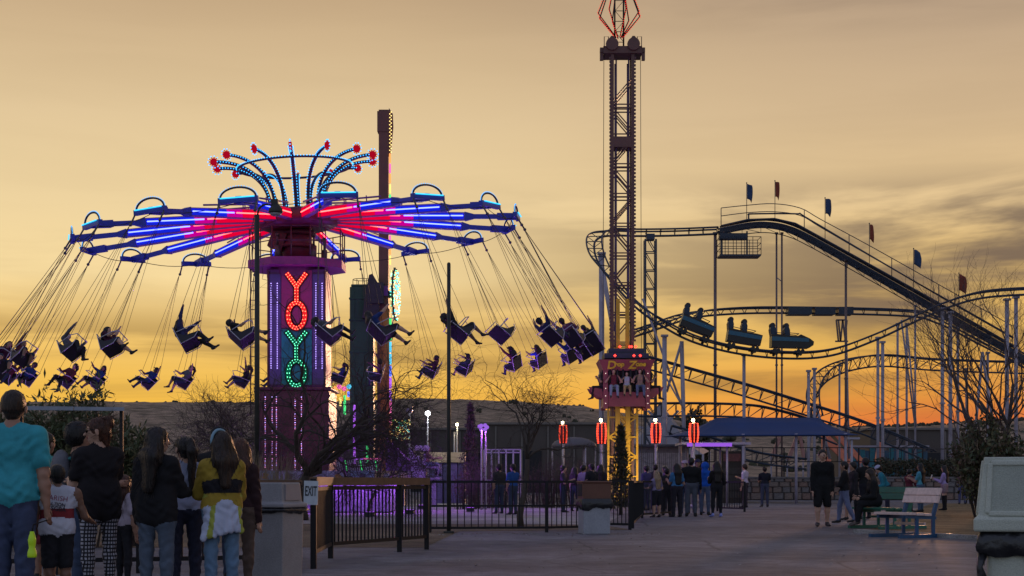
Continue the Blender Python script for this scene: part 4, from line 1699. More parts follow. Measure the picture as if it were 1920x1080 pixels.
near = sorted([s for s in seats if s[4].y < YY], key=lambda s: s[4].x * F / s[4].y)
far = sorted([s for s in seats if s[4].y >= YY], key=lambda s: s[4].x * F / s[4].y)
PITCH = [math.radians(a) for a in (4, 12, 20, 30)]
sprotos = []
for a in PITCH:
    sp = empty("swing_chair", (0, 0, 0), "x", "swing chair", "swing chairs hanging from the ride")
    seat_parts(sp, (0, 0, CHL), a)
    sprotos.append(sp)
used_p = set()
empty_org = min(near, key=lambda s: abs(s[4].x * F / s[4].y + 960 - 990))[4]
R_cols = [(0.02, 0.02, 0.025), (0.05, 0.012, 0.03), (0.03, 0.03, 0.09), (0.10, 0.02, 0.03), (0.10, 0.10, 0.12), (0.03, 0.05, 0.06), (0.14, 0.05, 0.10), (0.02, 0.04, 0.16)]
first = True
rider_rng = random.Random(21)
for row, nm in ((near, "near"), (far, "far")):
    for i, (k, sgn, ph, M, org) in enumerate(row):
        pxs = 960 + org.x * F / org.y
        vi = rider_rng.choice((1, 2, 2, 3, 3) if nm == "near" else (0, 0, 1, 1, 2))
        st = sprotos[vi] if vi not in used_p else copy_tree(sprotos[vi])
        used_p.add(vi)
        RPm = Matrix.Translation((0, 0, 0.35)) @ Matrix.Rotation(PITCH[vi], 4, "X") @ Matrix.Translation((0, 0, -0.35))
        st.matrix_world = M
        pos = "%s from the left in the %s arc" % (ord_word(i), "nearer" if nm == "near" else "farther")
        if pxs < -40:
            pass
        is_empty = org is empty_org
        st["label"] = ("empty hanging swing chair, " if is_empty else "occupied hanging swing chair, ") + pos
        if is_empty:
            continue
        g = rider_rng
        pose = g.randint(0, 5)
        down = ((0.25, 0.55, -0.8), (-0.1, 1.0, 0.25))
        arms = {0: (down, down), 1: (((0.25, 0.9, 0.1), (0.0, 1.0, 0.5)), down), 2: (((0.3, 0.5, 0.9), (0.1, 0.5, 0.9)), ((0.3, 0.7, 0.5), (0.1, 0.9, 0.4))),
                3: (down, ((0.2, 0.9, -0.2), (-0.1, 1, 0.1))), 4: (((0.2, 0.85, -0.3), (-0.2, 1, 0.15)), ((0.2, 0.85, -0.3), (-0.2, 1, 0.15))), 5: (down, ((0.4, 0.5, 0.8), (0.2, 0.4, 0.9)))}[pose]
        kick = g.uniform(0.0, 0.9)
        kick2 = kick + g.uniform(-0.4, 0.25)
        legs_ = (((0.16, 1.0, 0.08), (0.05, kick, -0.9)), ((0.16, 1.0, 0.02), (0.05, kick2, -0.9)))
        fem = g.random() < 0.45
        tc_ = g.choice(R_cols)
        hair = g.choice(["long", "pony"]) if fem else g.choice(["short", "short", "curly"])
        capx = ("cap", (0.02, 0.02, 0.03)) if (not fem and g.random() < 0.35) else None
        tall = g.uniform(1.5, 1.78) if nm == "near" else g.uniform(1.35, 1.75)
        if nm == "far" and 1000 < pxs < 1050:
            tc_, capx = (0.02, 0.05, 0.42), None
        if nm == "far" and 915 < pxs < 975:
            capx, tc_ = ("brim", (0.02, 0.015, 0.02)), (0.09, 0.02, 0.03)
        Mr = M @ RPm @ Matrix.Translation((0, -0.07, 0.13)) @ Matrix.Rotation(-0.08, 4, "X")
        what = {0: "hands on the bar", 1: "one arm stretched ahead", 2: "both arms raised", 3: "one hand forward", 4: "both hands reaching forward", 5: "one arm thrown up"}[pose]
        lab = "%s rider, %s, %s" % ("purple lit" if nm == "far" else "silhouetted", what, pos)
        person(lab, (0, 0, 0), h=tall, fem=fem, skin=g.choice(["tan", "light", "brown"]), top=tc_, sleeve=g.choice(["short", "long"]),
               bottom=g.choice([(0.03, 0.04, 0.07), (0.02, 0.02, 0.025), (0.05, 0.06, 0.10)]), legs=g.choice(["jeans", "jeans", "shorts"]), shoes=(0.03, 0.03, 0.035),
               hair=hair, hcol=g.choice(["black", "dark", "brown"]), arms=arms, leg=legs_, lean=(0, -0.22, 1), look=g.uniform(-25, 25), res=0.03, sit=True,
               cap=capx, group="riders on the swing ride", root_M=Mr, hair_len=0.22)

for vi, sp in enumerate(sprotos):
    if vi not in used_p:
        for ch in list(sp.children):
            bpy.data.objects.remove(ch)
        bpy.data.objects.remove(sp)
# ------------------------------------------------------------------ drop tower
DY = 67.0
dz = lambda py: H + (HY - py) * DY / F
dx = lambda px: (px - 960) * DY / F
DX = dx(1166)
M_yel = mat("yellow_paint", (0.55, 0.33, 0.02), 0.45, var=0.2, scale=2)
M_tow = mat("tower_silhouette_brown", (0.115, 0.055, 0.04), 0.5, var=0.25, scale=2)  # the yellow tower's dark backlit silhouette put into the colour
M_pink = mat("carriage_red", (0.27, 0.055, 0.075), 0.45, var=0.2, scale=2)
E_red2 = emit("bulb_red_small", (1.0, 0.05, 0.035), 2.2, False)
E_amb = emit("bulb_amber", (1.0, 0.45, 0.12), 3.0, False)
E_yel = emit("bulb_yellow", (1.0, 0.75, 0.25), 2.4, False)
drop = empty("drop_tower", (DX, DY, 0), "tall brown lattice drop tower with red carriage and diamond light frame on top", "drop tower")
hw = 0.43
ztop = dz(103)
for sx in (-1, 1):
    for sy in (-1, 1):
        b = MB()
        b.box((DX + sx * hw, DY + sy * hw, ztop / 2), (0.11, 0.11, ztop))
        b.build("corner_post", M_tow, drop)
        b = MB()
        b.cyl((DX + sx * (hw - 0.16), DY + sy * (hw - 0.1), 0.0), (DX + sx * (hw - 0.16), DY + sy * (hw - 0.1), ztop - 0.3), 0.035, 6)
        b.build("guide_rail", mat("guide_violet", (0.09, 0.06, 0.13), 0.5), drop)
zc = 0.5
k = 0
while zc < ztop - 1.4:
    b = MB()
    for sy in (-1, 1):
        y = DY + sy * (hw + 0.0)
        for dzz in (0.0, 0.14):
            b.beam((DX - hw, y, zc + dzz), (DX + hw, y, zc + dzz), 0.05, 0.05)
        a, c = (-hw, hw) if k % 2 else (hw, -hw)
        for dzz in (0.0, 0.16):
            b.beam((DX + a, y, zc + 0.14 + dzz), (DX + c, y, zc + 1.14 + dzz), 0.045, 0.045)
    for sx in (-1, 1):
        x = DX + sx * hw
        b.beam((x, DY - hw, zc + 0.07), (x, DY + hw, zc + 0.07), 0.05, 0.05)
        b.beam((x, DY - hw, zc + 0.14), (x, DY + hw, zc + 1.2), 0.045, 0.045)
    b.build("lattice_bay", M_tow if zc > dz(765) else M_yel, drop)
    zc += 1.28
    k += 1
for sx in (-1, 1):
    pts = []
    z = dz(640)
    while z < ztop - 0.2:
        pts.append((DX + sx * (hw + 0.105), DY - hw, z))
        z += 0.16
    q = MB()
    for p in pts:
        q.box(p, (0.07, 0.08, 0.085))
    q.build("lamp_socket_row", mat("unlit_bulbs", (0.10, 0.04, 0.05), 0.4), drop, "stuff")
    b = MB()
    b.box((DX + sx * (hw + 0.065), DY - hw, (dz(640) + ztop) / 2), (0.02, 0.1, ztop - dz(640)))
    b.build("lamp_strip", M_tow, drop)
    b = MB()
    b.cyl((DX + sx * (hw + 0.42), DY - 0.2, 1.0), (DX + sx * (hw + 0.36), DY - 0.2, ztop + 0.1), 0.012, 4)
    b.build("lift_cable", M_black, drop)
b = MB()
b.box((DX, DY, dz(270)), (2 * hw + 0.1, 2 * hw + 0.1, 0.45))
b.build("splice_collar", M_tow, drop)
for sx in (-1, 1):
    b = MB()
    b.box((DX + sx * 0.2, DY - hw + 0.02, dz(690)), (0.16, 0.1, dz(520) - 4.0))
    b.build("brake_fin", M_yel, drop)
for sx in (-1, 1):
    b = MB()
    b.box((DX + sx * 0.22, DY - hw - 0.1, dz(800)), (0.2, 0.12, 2 * (dz(800) - 0.05)))
    b.build("base_leg", M_yel, drop)
    b = MB()
    b.box((DX + sx * 0.62, DY - hw - 0.09, 2.1), (0.09, 0.1, 4.2))
    b.build("base_leg", M_yel, drop)
b = MB()
z = 0.4
k = 0
while z < 3.9:
    b.beam((DX - 0.62, DY - hw - 0.09, z), (DX + 0.62, DY - hw - 0.09, z), 0.07, 0.07)
    b.beam((DX - 0.6 if k % 2 else DX + 0.6, DY - hw - 0.09, z), (DX + 0.6 if k % 2 else DX - 0.6, DY - hw - 0.09, z + 0.85), 0.06, 0.06)
    z += 0.85
    k += 1
b.build("base_bracing", M_yel, drop)
fl_ = MB()
fp_ = Vector((DX, DY - 3.4, 0.0))
fl_.box(fp_ + Vector((0, 0, 0.1)), (0.4, 0.3, 0.2))
fl_.box(fp_ + Vector((0, 0.02, 0.24)), (0.36, 0.12, 0.2), Matrix.Rotation(-0.5, 3, "X"))
fo_ = fl_.build("flood_lamp", mat("added_flood_body", (0.03, 0.03, 0.03), 0.5), drop)  # flood lamp added to brighten the tower's yellow base
sd_ = bpy.data.lights.new("added_warm_flood", "SPOT")
sd_.energy, sd_.color, sd_.shadow_soft_size, sd_.spot_size, sd_.spot_blend = 520.0, (1.0, 0.72, 0.36), 0.12, math.radians(58), 0.5
so_ = bpy.data.objects.new("added_warm_flood", sd_)
so_.parent = fo_
so_.location = fp_ + Vector((0, 0.1, 0.4)) - OFF[fo_.name]
so_.rotation_euler = Vector((0, 1.0, 0.45)).to_track_quat("-Z", "Y").to_euler()
COL.objects.link(so_)
# head with sheaves
b = MB()
b.box((DX, DY, ztop + 0.08), (2 * hw + 0.8, 2 * hw + 0.3, 0.3))
for sx in (-1, 1):
    b.cyl((DX + sx * 0.46, DY - 0.7, ztop + 0.3), (DX + sx * 0.46, DY - 0.55, ztop + 0.3), 0.27, 14)
    b.prism([(-0.28, 0), (0.28, 0), (0.05, 0.34), (-0.05, 0.34)], 0.12, frame((DX + sx * 0.46, DY - 0.6, ztop + 0.3), (1, 0, 0), (0, 0, 1)))
    b.box((DX + sx * 0.82, DY - 0.3, ztop + 0.1), (0.3, 0.3, 0.2))
    b.box((DX + sx * 0.9, DY - 0.3, ztop - 0.12), (0.14, 0.2, 0.4))
    b.tube([(DX + sx * 0.62, DY - 0.6, ztop + 0.15), (DX + sx * 0.62, DY - 0.6, ztop + 0.62), (DX + sx * 0.8, DY - 0.6, ztop + 0.62), (DX + sx * 0.8, DY - 0.6, ztop + 0.15)], 0.02, 5)
b.build("sheave_head", M_tow, drop)
zd0, zd1, zdm = dz(70), dz(-62), dz(28)
b = MB()
for sx in (-1, 1):
    for sy in (-1, 1):
        b.cyl((DX + sx * 0.19 - 0.12, DY + sy * 0.19, ztop + 0.2), (DX + sx * 0.19 - 0.12, DY + sy * 0.19, zd1), 0.025, 5)
z = ztop + 0.5
k = 0
while z < zd1 - 0.5:
    b.beam((DX - 0.31, DY - 0.19, z), (DX + 0.07, DY - 0.19, z), 0.025, 0.025)
    b.beam((DX - 0.31 if k % 2 else DX + 0.07, DY - 0.19, z), (DX + 0.07 if k % 2 else DX - 0.31, DY - 0.19, z + 0.45), 0.02, 0.02)
    z += 0.45
    k += 1
b.build("finial_mast", M_black, drop)
for i in range(8):
    an = math.pi / 4 * i + 0.25
    c, s = math.cos(an), math.sin(an)
    cx = DX - 0.12
    P = [Vector((cx + 0.15 * c, DY + 0.15 * s, zd0)), Vector((cx + 0.94 * c, DY + 0.94 * s, zdm)), Vector((cx + 0.12 * c, DY + 0.12 * s, zd1))]
    b = MB()
    b.tube(P, 0.028, 5)
    fr = b.build("diamond_bar", M_black, drop)
    o = Vector((c, s, 0)) * 0.05
    bulb_row("bulbs", [p + o for p in resample(P, 0.1)], 0.026, emit("bulb_diamond", (1.0, 0.03, 0.02), 1.1, False), fr)
# carriage: a ring of seats on four sides under a marquee board
zc0, zc1 = dz(765), dz(697)
cxm = dx(1172)
car = empty("drop_carriage", (cxm, DY, zc0), "red passenger carriage with yellow Drop Zone lettering on the drop tower", "ride carriage")
WC = 0.98
for sx in (-1, 1):
    for sy in (-1, 1):
        b = MB()
        b.box((cxm + sx * (WC - 0.08), DY + sy * (WC - 0.08), (zc0 + zc1) / 2 + 0.1), (0.2, 0.2, zc1 - zc0 + 0.35))
        b.build("corner_column", M_pink, car)
for sy, ax in ((-1, 0), (1, 0), (-1, 1), (1, 1)):
    b = MB()
    c = Vector((cxm, DY, 0)) + (Vector((0, sy * (WC - 0.05), 0)) if ax == 0 else Vector((sy * (WC - 0.05), 0, 0)))
    sz = (2 * WC - 0.4, 0.1, 0.62) if ax == 0 else (0.1, 2 * WC - 0.4, 0.62)
    b.box((c.x, c.y, zc0 + 0.33), sz)
    b.build("foot_panel", M_pink, car)
    b = MB()
    c2 = Vector((cxm, DY, 0)) + (Vector((0, sy * 0.66, 0)) if ax == 0 else Vector((sy * 0.66, 0, 0)))
    sz = (2 * WC - 0.4, 0.06, 1.5) if ax == 0 else (0.06, 2 * WC - 0.4, 1.5)
    b.box((c2.x, c2.y, zc0 + 0.95), sz)
    b.build("back_wall", mat("carriage_dark", (0.03, 0.02, 0.03), 0.6), car)
    # flared marquee board
    n = Vector((0, sy, 0)) if ax == 0 else Vector((sy, 0, 0))
    t = Vector((1, 0, 0)) if ax == 0 else Vector((0, 1, 0))
    c3 = Vector((cxm, DY, zc1 + 0.2))
    b = MB()
    p = [c3 + n * 1.0 + t * -1.02 - Vector((0, 0, 0.22)), c3 + n * 1.0 + t * 1.02 - Vector((0, 0, 0.22)), c3 + n * 1.2 + t * 1.16 + Vector((0, 0, 0.24)), c3 + n * 1.2 + t * -1.16 + Vector((0, 0, 0.24))]
    q = [v - n * 0.06 for v in p]
    b.add(p + q, [(0, 1, 2, 3), (7, 6, 5, 4), (0, 4, 5, 1), (1, 5, 6, 2), (2, 6, 7, 3), (3, 7, 4, 0)])
    mq = b.build("marquee_board", M_pink, car)
    if ax == 0 and sy == -1:
        fm = frame(c3 + n * 1.135, (1, 0, 0), (0, -0.24 / 0.46, 1))
        for tx_, sz_, x_, y_ in (("D", 0.52, -0.66, 0.0), ("rop", 0.28, -0.33, 0.04), ("Z", 0.5, 0.22, 0.0), ("one", 0.28, 0.58, 0.05)):
            text_mesh("lettering", tx_, sz_, fm @ Matrix.Translation((x_, y_, 0.012)), mat("sign_yellow", (0.75, 0.52, 0.04), 0.45), mq, 0.006, 0.014, shear=0.12)
b = MB()
b.box((cxm, DY, zc1 + 0.62), (1.9, 1.9, 0.22))
b.box((cxm, DY, zc1 + 0.85), (1.5, 1.5, 0.2))
b.build("drive_frame", mat("carriage_navy", (0.03, 0.03, 0.06), 0.5), car)
pts = [(cxm - 0.5 + i * 0.27, DY - 0.96, zc1 + 0.62) for i in range(5)]
bulb_row("red_lights", [pts[0], pts[3], pts[4]], 0.06, emit("lamp_red_big", (1.0, 0.03, 0.02), 6, False), car)
bulb_row("red_lights", [(cxm - 0.28, DY - 0.77, zc1 + 1.02), (cxm + 0.14, DY - 0.77, zc1 + 1.02), (cxm + 0.22, DY - 0.77, zc1 + 1.02), (cxm + 0.4, DY - 0.77, zc1 + 1.02)], 0.06, MATS["lamp_red_big"], car)
for sx in (-1, 1):
    bulb_row("bulbs", [(cxm + sx * (WC - 0.08), DY - WC - 0.03, zc0 + 0.15 + 0.32 * i) for i in range(6)], 0.02, emit("bulb_white", (1.0, 0.85, 0.75), 2.0, False), car)
    for sy in (-1, 1):
        b = MB()
        b.prism([(0, 0), (0.62, 0.1), (0.5, -0.12), (0.2, -0.35), (0, -0.4)], 0.06, frame((cxm + sx * (WC + 0.02), DY + sy * 0.72, zc0 + 0.78), (sx, 0, 0), (0, 0, 1)))
        b.build("side_bracket", M_pink, car)
M_harn = mat("harness_black", (0.015, 0.015, 0.017), 0.6)
riders_d = [("front", -0.56, (0.16, 0.03, 0.04), "dark red shirt", (0.22, 0.26, 0.34), 1.68), ("front", 0.0, (0.42, 0.42, 0.48), "pale shirt and tan trousers", (0.36, 0.26, 0.13), 1.42),
            ("front", 0.56, (0.30, 0.20, 0.15), "tan shirt", (0.10, 0.13, 0.20), 1.7)]
for sd in range(4):
    a = sd * math.pi / 2
    n = Vector((math.sin(a), -math.cos(a), 0))
    t = Vector((math.cos(a), math.sin(a), 0))
    for off in (-0.56, 0.0, 0.56):
        c = Vector((cxm, DY, zc0 + 0.72)) + n * 0.92 + t * off
        b = MB()
        R = Matrix.Rotation(a, 3, "Z")
        b.box(c - n * 0.05, (0.46, 0.34, 0.1), R)
        b.box(c - n * 0.2 + Vector((0, 0, 0.42)), (0.44, 0.09, 0.8), R)
        b.build("seat", M_harn, car)
        b = MB()
        for s in (-1, 1):
            p0 = c - n * 0.18 + t * s * 0.16 + Vector((0, 0, 0.92))
            b.tube([p0, p0 + n * 0.22 + Vector((0, 0, 0.02)), p0 + n * 0.34 - Vector((0, 0, 0.28)), p0 + n * 0.30 - Vector((0, 0, 0.62))], 0.05, 6)
        b.build("shoulder_harness", M_harn, car)


def drop_rider(n, c, lab, top, bot, hh, skin="light", hair="short", fem=False, look=0):
    ang = math.degrees(math.atan2(n.y, n.x)) - 90
    Mr = Matrix.Translation(c) @ Matrix.Rotation(math.radians(ang), 4, "Z")
    up_ = ((0.5, 0.35, -0.75), (-0.55, 0.55, 0.75))
    person(lab, (0, 0, 0), h=hh, fem=fem, skin=skin, top=top, sleeve="short", bottom=bot, legs="jeans", shoes=(0.04, 0.03, 0.03), hair=hair, hcol="dark", arms=(up_, up_),
           leg=(((0.12, 1, 0.02), (0.03, 0.05, -1)), ((0.12, 1, 0.0), (0.03, 0.1, -1))), lean=(0, -0.08, 1), res=0.024, sit=True, root_M=Mr, group="riders on the drop tower", look=look)


nf = Vector((0, -1, 0))
for side, off, tcol, tl, bcol, hh in riders_d:
    drop_rider(nf, Vector((cxm + off, DY - 1.0, zc0 + 0.86)), "front facing drop tower rider in a %s" % tl, tcol, bcol, hh)
drop_rider(Vector((-1, 0, 0)), Vector((cxm - 1.0, DY - 0.56, zc0 + 0.86)), "dark clothed drop tower rider in profile on the carriage's side facing the swing ride", (0.05, 0.03, 0.035), (0.02, 0.02, 0.02), 1.7, "tan")
drop_rider(Vector((1, 0, 0)), Vector((cxm + 1.0, DY - 0.56, zc0 + 0.86)), "dark clothed drop tower rider in profile on the carriage's side facing the coaster", (0.02, 0.02, 0.025), (0.02, 0.02, 0.02), 1.72, "tan", look=20)

# ------------------------------------------------------------------ roller coaster
M_trk = mat("track_blue_black", (0.032, 0.045, 0.07), 0.45, 0.2, var=0.25)
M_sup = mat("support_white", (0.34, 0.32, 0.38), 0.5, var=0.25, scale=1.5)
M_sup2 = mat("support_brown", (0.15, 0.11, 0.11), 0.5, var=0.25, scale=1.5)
coaster = empty("roller_coaster", W(1500, 902, 98) - Vector((0, 0, H)), "dark blue steel roller coaster with a flagged lift hill on white supports", "roller coaster")


def track(name, ctrl, style="rails", gauge=0.8, depth=0.62, step=0.9, flat=True, lab=None):
    P = resample(catmull([W(*c) for c in ctrl], 10), step / 3)
    rails = MB()
    ties = MB()
    L, R_, Lo = [], [], []
    for i, p in enumerate(P):
        d = (P[min(i + 1, len(P) - 1)] - P[max(i - 1, 0)]).normalized()
        s = Vector((d.y, -d.x, 0))
        s = s.normalized() if s.length > 0.05 else Vector((0, -1, 0))
        u = s.cross(d).normalized()
        if u.z < 0:
            u = -u
        L.append(p - s * gauge / 2)
        R_.append(p + s * gauge / 2)
        Lo.append(p - u * depth)
    rails.tube(L, 0.058, 6)
    rails.tube(R_, 0.058, 6)
    if style == "truss":
        rails.tube(Lo, 0.06, 6)
        for i in range(0, len(P) - 3, 3):
            ties.beam(L[i], R_[i], 0.05, 0.05)
            ties.beam(L[i], Lo[i], 0.045, 0.045)
            ties.beam(R_[i], Lo[i], 0.045, 0.045)
            ties.beam(L[i + 3], Lo[i], 0.03, 0.03)
            ties.beam(R_[i + 3], Lo[i], 0.03, 0.03)
    elif style == "lift":
        for i in range(0, len(P) - 3, 3):
            ties.beam(L[i] - Vector((0, 0, 0.25)), R_[i] - Vector((0, 0, 0.25)), 0.06, 0.06)
        for a_, c_ in zip(P, P[1:]):
            s = (L[0] - R_[0]).normalized() * gauge / 2
            for sg in (-1, 1):
                rails.beam(a_ + s * sg - Vector((0, 0, 0.24)), c_ + s * sg - Vector((0, 0, 0.24)), 0.08, 0.26)
        low = [p - Vector((0, 0, 0.72)) for p in P]
        rails.tube(low, 0.03, 5)
        for i in range(0, len(P) - 4, 4):
            ties.beam(low[i], P[i] - Vector((0, 0, 0.3)), 0.03, 0.03)
            ties.beam(low[i], P[i + 4] - Vector((0, 0, 0.3)), 0.03, 0.03)
    else:
        rails.tube([p - Vector((0, 0, depth * 0.4)) for p in P], 0.07, 6)
        for i in range(0, len(P), 3):
            ties.beam(L[i], R_[i], 0.06, 0.05)
            ties.beam(L[i], P[i] - Vector((0, 0, depth * 0.4)), 0.04, 0.04)
            ties.beam(R_[i], P[i] - Vector((0, 0, depth * 0.4)), 0.04, 0.04)
    o = rails.build("track", M_trk, coaster)
    if lab:
        o["label"] = lab
    ties.build("cross_ties", M_trk, o, "stuff")
    return P, L, R_


lift_c = [(1960, 690, 98), (1900, 655, 98), (1780, 588, 98), (1640, 509, 98), (1560, 464, 98), (1520, 442, 98), (1485, 425, 98), (1450, 416, 98), (1410, 416, 98), (1345, 428, 98)]
track("lift", lift_c, "lift", 0.9, lab="straight lift hill with chain trough")
main_c = [(1345, 428, 98), (1270, 431, 98), (1200, 432, 98), (1150, 431, 98), (1122, 436, 97), (1114, 452, 95.5), (1122, 482, 94), (1150, 520, 93), (1192, 565, 92.4), (1240, 599, 92), (1300, 630, 92), (1385, 652, 92), (1480, 661, 92),
          (1560, 655, 92), (1640, 627, 92), (1705, 597, 92), (1770, 568, 92), (1845, 547, 92), (1960, 539, 92)]
mainP, mainL, mainR = track("main", main_c, "rails", 0.95, 0.9, lab="long dropping curve that carries the train")
track("mid", [(1185, 622, 96), (1240, 604, 98), (1290, 588, 101), (1350, 580, 103), (1460, 577, 104), (1690, 582, 104), (1755, 595, 104), (1830, 632, 104), (1960, 700, 104)], "rails", 0.9, 0.9)
track("low_truss", [(1190, 662, 94), (1290, 690, 94), (1400, 721, 94), (1500, 752, 94), (1600, 784, 94), (1680, 815, 94), (1760, 850, 94)], "truss", 0.8, 0.72)
track("arc_truss", [(1531, 778, 98), (1524, 742, 99), (1532, 712, 100), (1556, 688, 101.5), (1600, 672, 103), (1660, 666, 104), (1760, 674, 104), (1940, 680, 104)], "truss", 0.8, 0.75)
track("base_truss", [(1185, 757, 95), (1300, 756, 95), (1400, 759, 95), (1450, 767, 95), (1510, 784, 95), (1580, 812, 95)], "truss", 0.8, 0.78)
track("station_run", [(1260, 798, 93), (1340, 822, 93), (1420, 848, 93), (1520, 862, 93)], "truss", 0.8, 0.6)
b = MB()
for a_, c_ in ((1478, 1522), (1528, 1566), (1572, 1600)):
    p, q = W(a_, 581, 103.4), W(c_, 581, 103.4)
    b.box(((p.x + q.x) / 2, 103.9, p.z - 0.05), (q.x - p.x, 1.2, 0.5))
b.build("brake_housing", M_trk, coaster)
# supports: (px, top row, depth, width, material)
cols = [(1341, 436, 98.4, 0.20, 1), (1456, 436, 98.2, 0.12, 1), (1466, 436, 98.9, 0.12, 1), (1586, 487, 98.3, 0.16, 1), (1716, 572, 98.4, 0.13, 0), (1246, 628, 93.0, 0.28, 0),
        (1128, 474, 95.6, 0.34, 0), (1395, 664, 92.3, 0.2, 0), (1516, 694, 92.4, 0.18, 0), (1527, 690, 93.4, 0.18, 0), (1646, 632, 92.3, 0.18, 0), (1655, 640, 93.3, 0.2, 0), (1683, 606, 104.2, 0.16, 0), (1700, 606, 105.0, 0.16, 0),
        (1767, 577, 92.4, 0.22, 0), (1782, 584, 93.2, 0.24, 0), (1796, 612, 104.6, 0.2, 0), (1812, 690, 104.6, 0.16, 0), (1888, 560, 92.5, 0.26, 0), (1905, 556, 93.2, 0.24, 0), (1574, 684, 102.2, 0.14, 0), (1852, 660, 98.2, 0.16, 0)]
for px, pt, Y, w, mi in cols:
    p = W(px, pt, Y)
    b = MB()
    b.cyl((p.x, Y, 0), (p.x, Y, p.z), w / 2, 8)
    b.box((p.x, Y, p.z - 0.05), (w * 1.5, w * 1.5, 0.12))
    b.box((p.x, Y, p.z * 0.5), (w * 1.25, w * 1.25, 0.1))
    b.box((p.x, Y, 0.06), (w * 2.4, w * 2.4, 0.12))
    b.build("support_column", (M_sup, M_sup2)[mi], coaster)
braces = [((1205, 560, 93.2), (1278, 760, 93.2), 0.14), ((1278, 640, 93.2), (1250, 735, 93.2), 0.16), ((1278, 640, 93.2), (1284, 880, 93.2), 0.26), ((1250, 710, 93.1), (1284, 770, 93.1), 0.1),
          ((1690, 600, 104.4), (1716, 800, 104.4), 0.12), ((1700, 610, 98.3), (1718, 800, 98.3), 0.12), ((1842, 660, 97.9), (1872, 860, 97.9), 0.2), ((1842, 660, 98.0), (1824, 860, 98.0), 0.18),
          ((1456, 520, 98.3), (1466, 528, 98.8), 0.06), ((1586, 600, 101), (1592, 860, 101), 0.14), ((1530, 760, 98), (1512, 860, 98), 0.2), ((1530, 760, 98), (1556, 860, 98), 0.2), ((1125, 480, 95.6), (1150, 620, 94), 0.3)]
for a_, c_, w in braces:
    b = MB()
    b.cyl(W(*a_), W(*c_), w / 2, 7)
    b.build("brace", M_sup, coaster)
# lattice tower by the drop tower
b = MB()
x0, x1 = W(1210, 432, 97).x, W(1230, 432, 97).x
zt, zb = W(0, 448, 97).z, 0.0
for x in (x0, x1):
    for y in (97.0, 97.7):
        b.box((x, y, zt / 2), (0.12, 0.12, zt))
z, k = 0.5, 0
while z < zt - 0.2:
    for y in (97.0, 97.7):
        b.beam((x0, y, z), (x1, y, z), 0.06, 0.06)
        b.beam((x0, y, z + 1.15), (x1, y, z), 0.05, 0.05)
    z += 1.15
b.box(((x0 + x1) / 2, 97.35, zt + 0.15), (0.5, 0.9, 0.35))
b.build("lattice_support", M_trk, coaster)
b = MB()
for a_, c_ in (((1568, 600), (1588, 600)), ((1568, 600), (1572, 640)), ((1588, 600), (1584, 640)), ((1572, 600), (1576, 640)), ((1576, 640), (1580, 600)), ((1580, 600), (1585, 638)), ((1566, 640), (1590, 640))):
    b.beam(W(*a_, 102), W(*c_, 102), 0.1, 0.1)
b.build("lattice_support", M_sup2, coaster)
# lift hill walkway with railing
wy = 96.9
def wk(px, py):
    return W(px, py, wy)
deck = [(1352, 424), (1400, 413), (1450, 411), (1490, 420), (1530, 442), (1640, 503), (1800, 592), (1900, 650)]
b = MB()
for p, q in zip(deck, deck[1:]):
    b.beam(wk(*p), wk(*q), 0.7, 0.06)
b.build("walkway", M_trk, coaster)
top_l = [(1352, 390), (1400, 385), (1450, 382), (1500, 390), (1540, 412), (1640, 466), (1800, 556), (1900, 612)]
mid_l = [(1352, 405), (1400, 399), (1450, 397), (1500, 404), (1540, 427), (1640, 485), (1800, 575), (1900, 632)]
b = MB()
for line in (top_l, mid_l):
    b.tube(catmull([W(px, py, wy - 0.3) for px, py in line], 4), 0.028, 5)
for px in (1352, 1508, 1592, 1672, 1760, 1840):
    tp = np.interp(px, [q[0] for q in top_l], [q[1] for q in top_l])
    bp_ = np.interp(px, [q[0] for q in deck], [q[1] for q in deck])
    b.cyl(W(px, tp, wy - 0.3), W(px, bp_, wy - 0.3), 0.028, 5)
b.build("walkway_railing", M_trk, coaster)
b = MB()
b.tube(catmull([W(px, py, wy - 0.1) for px, py in ((1404, 412), (1404, 404), (1410, 401), (1495, 401), (1510, 407), (1640, 484), (1800, 577), (1900, 634))], 4), 0.05, 6)
b.build("power_conduit", M_trk, coaster)
# maintenance cage under the crest
b = MB()
cg = [W(1350, 478, 97.2), W(1427, 476, 97.2)]
x0, x1, zb = cg[0].x, cg[1].x, cg[0].z
b.box(((x0 + x1) / 2, 97.9, zb), (x1 - x0, 1.4, 0.1))
for x in np.linspace(x0, x1, 6):
    for y in (97.2, 98.6):
        b.cyl((x, y, zb), (x, y, zb + 1.15), 0.022, 5)
for y in (97.2, 98.6):
    for hz in (0.4, 0.75, 1.15):
        b.cyl((x0, y, zb + hz), (x1, y, zb + hz), 0.02, 5)
for x in (x0, x1):
    for hz in (0.4, 0.75, 1.15):
        b.cyl((x, 97.2, zb + hz), (x, 98.6, zb + hz), 0.02, 5)
b.beam((x0 + 0.2, 97.9, zb), (x0 + 0.2, 97.9, zb + 1.5), 0.12, 0.12)
b.beam((x0 + 1.8, 97.9, zb), (x0 + 1.8, 97.9, zb + 1.6), 0.1, 0.1)
b.box((x0 + 0.9, 97.9, zb + 1.25), (1.7, 0.8, 0.35))
b.build("maintenance_cage", M_trk, coaster)
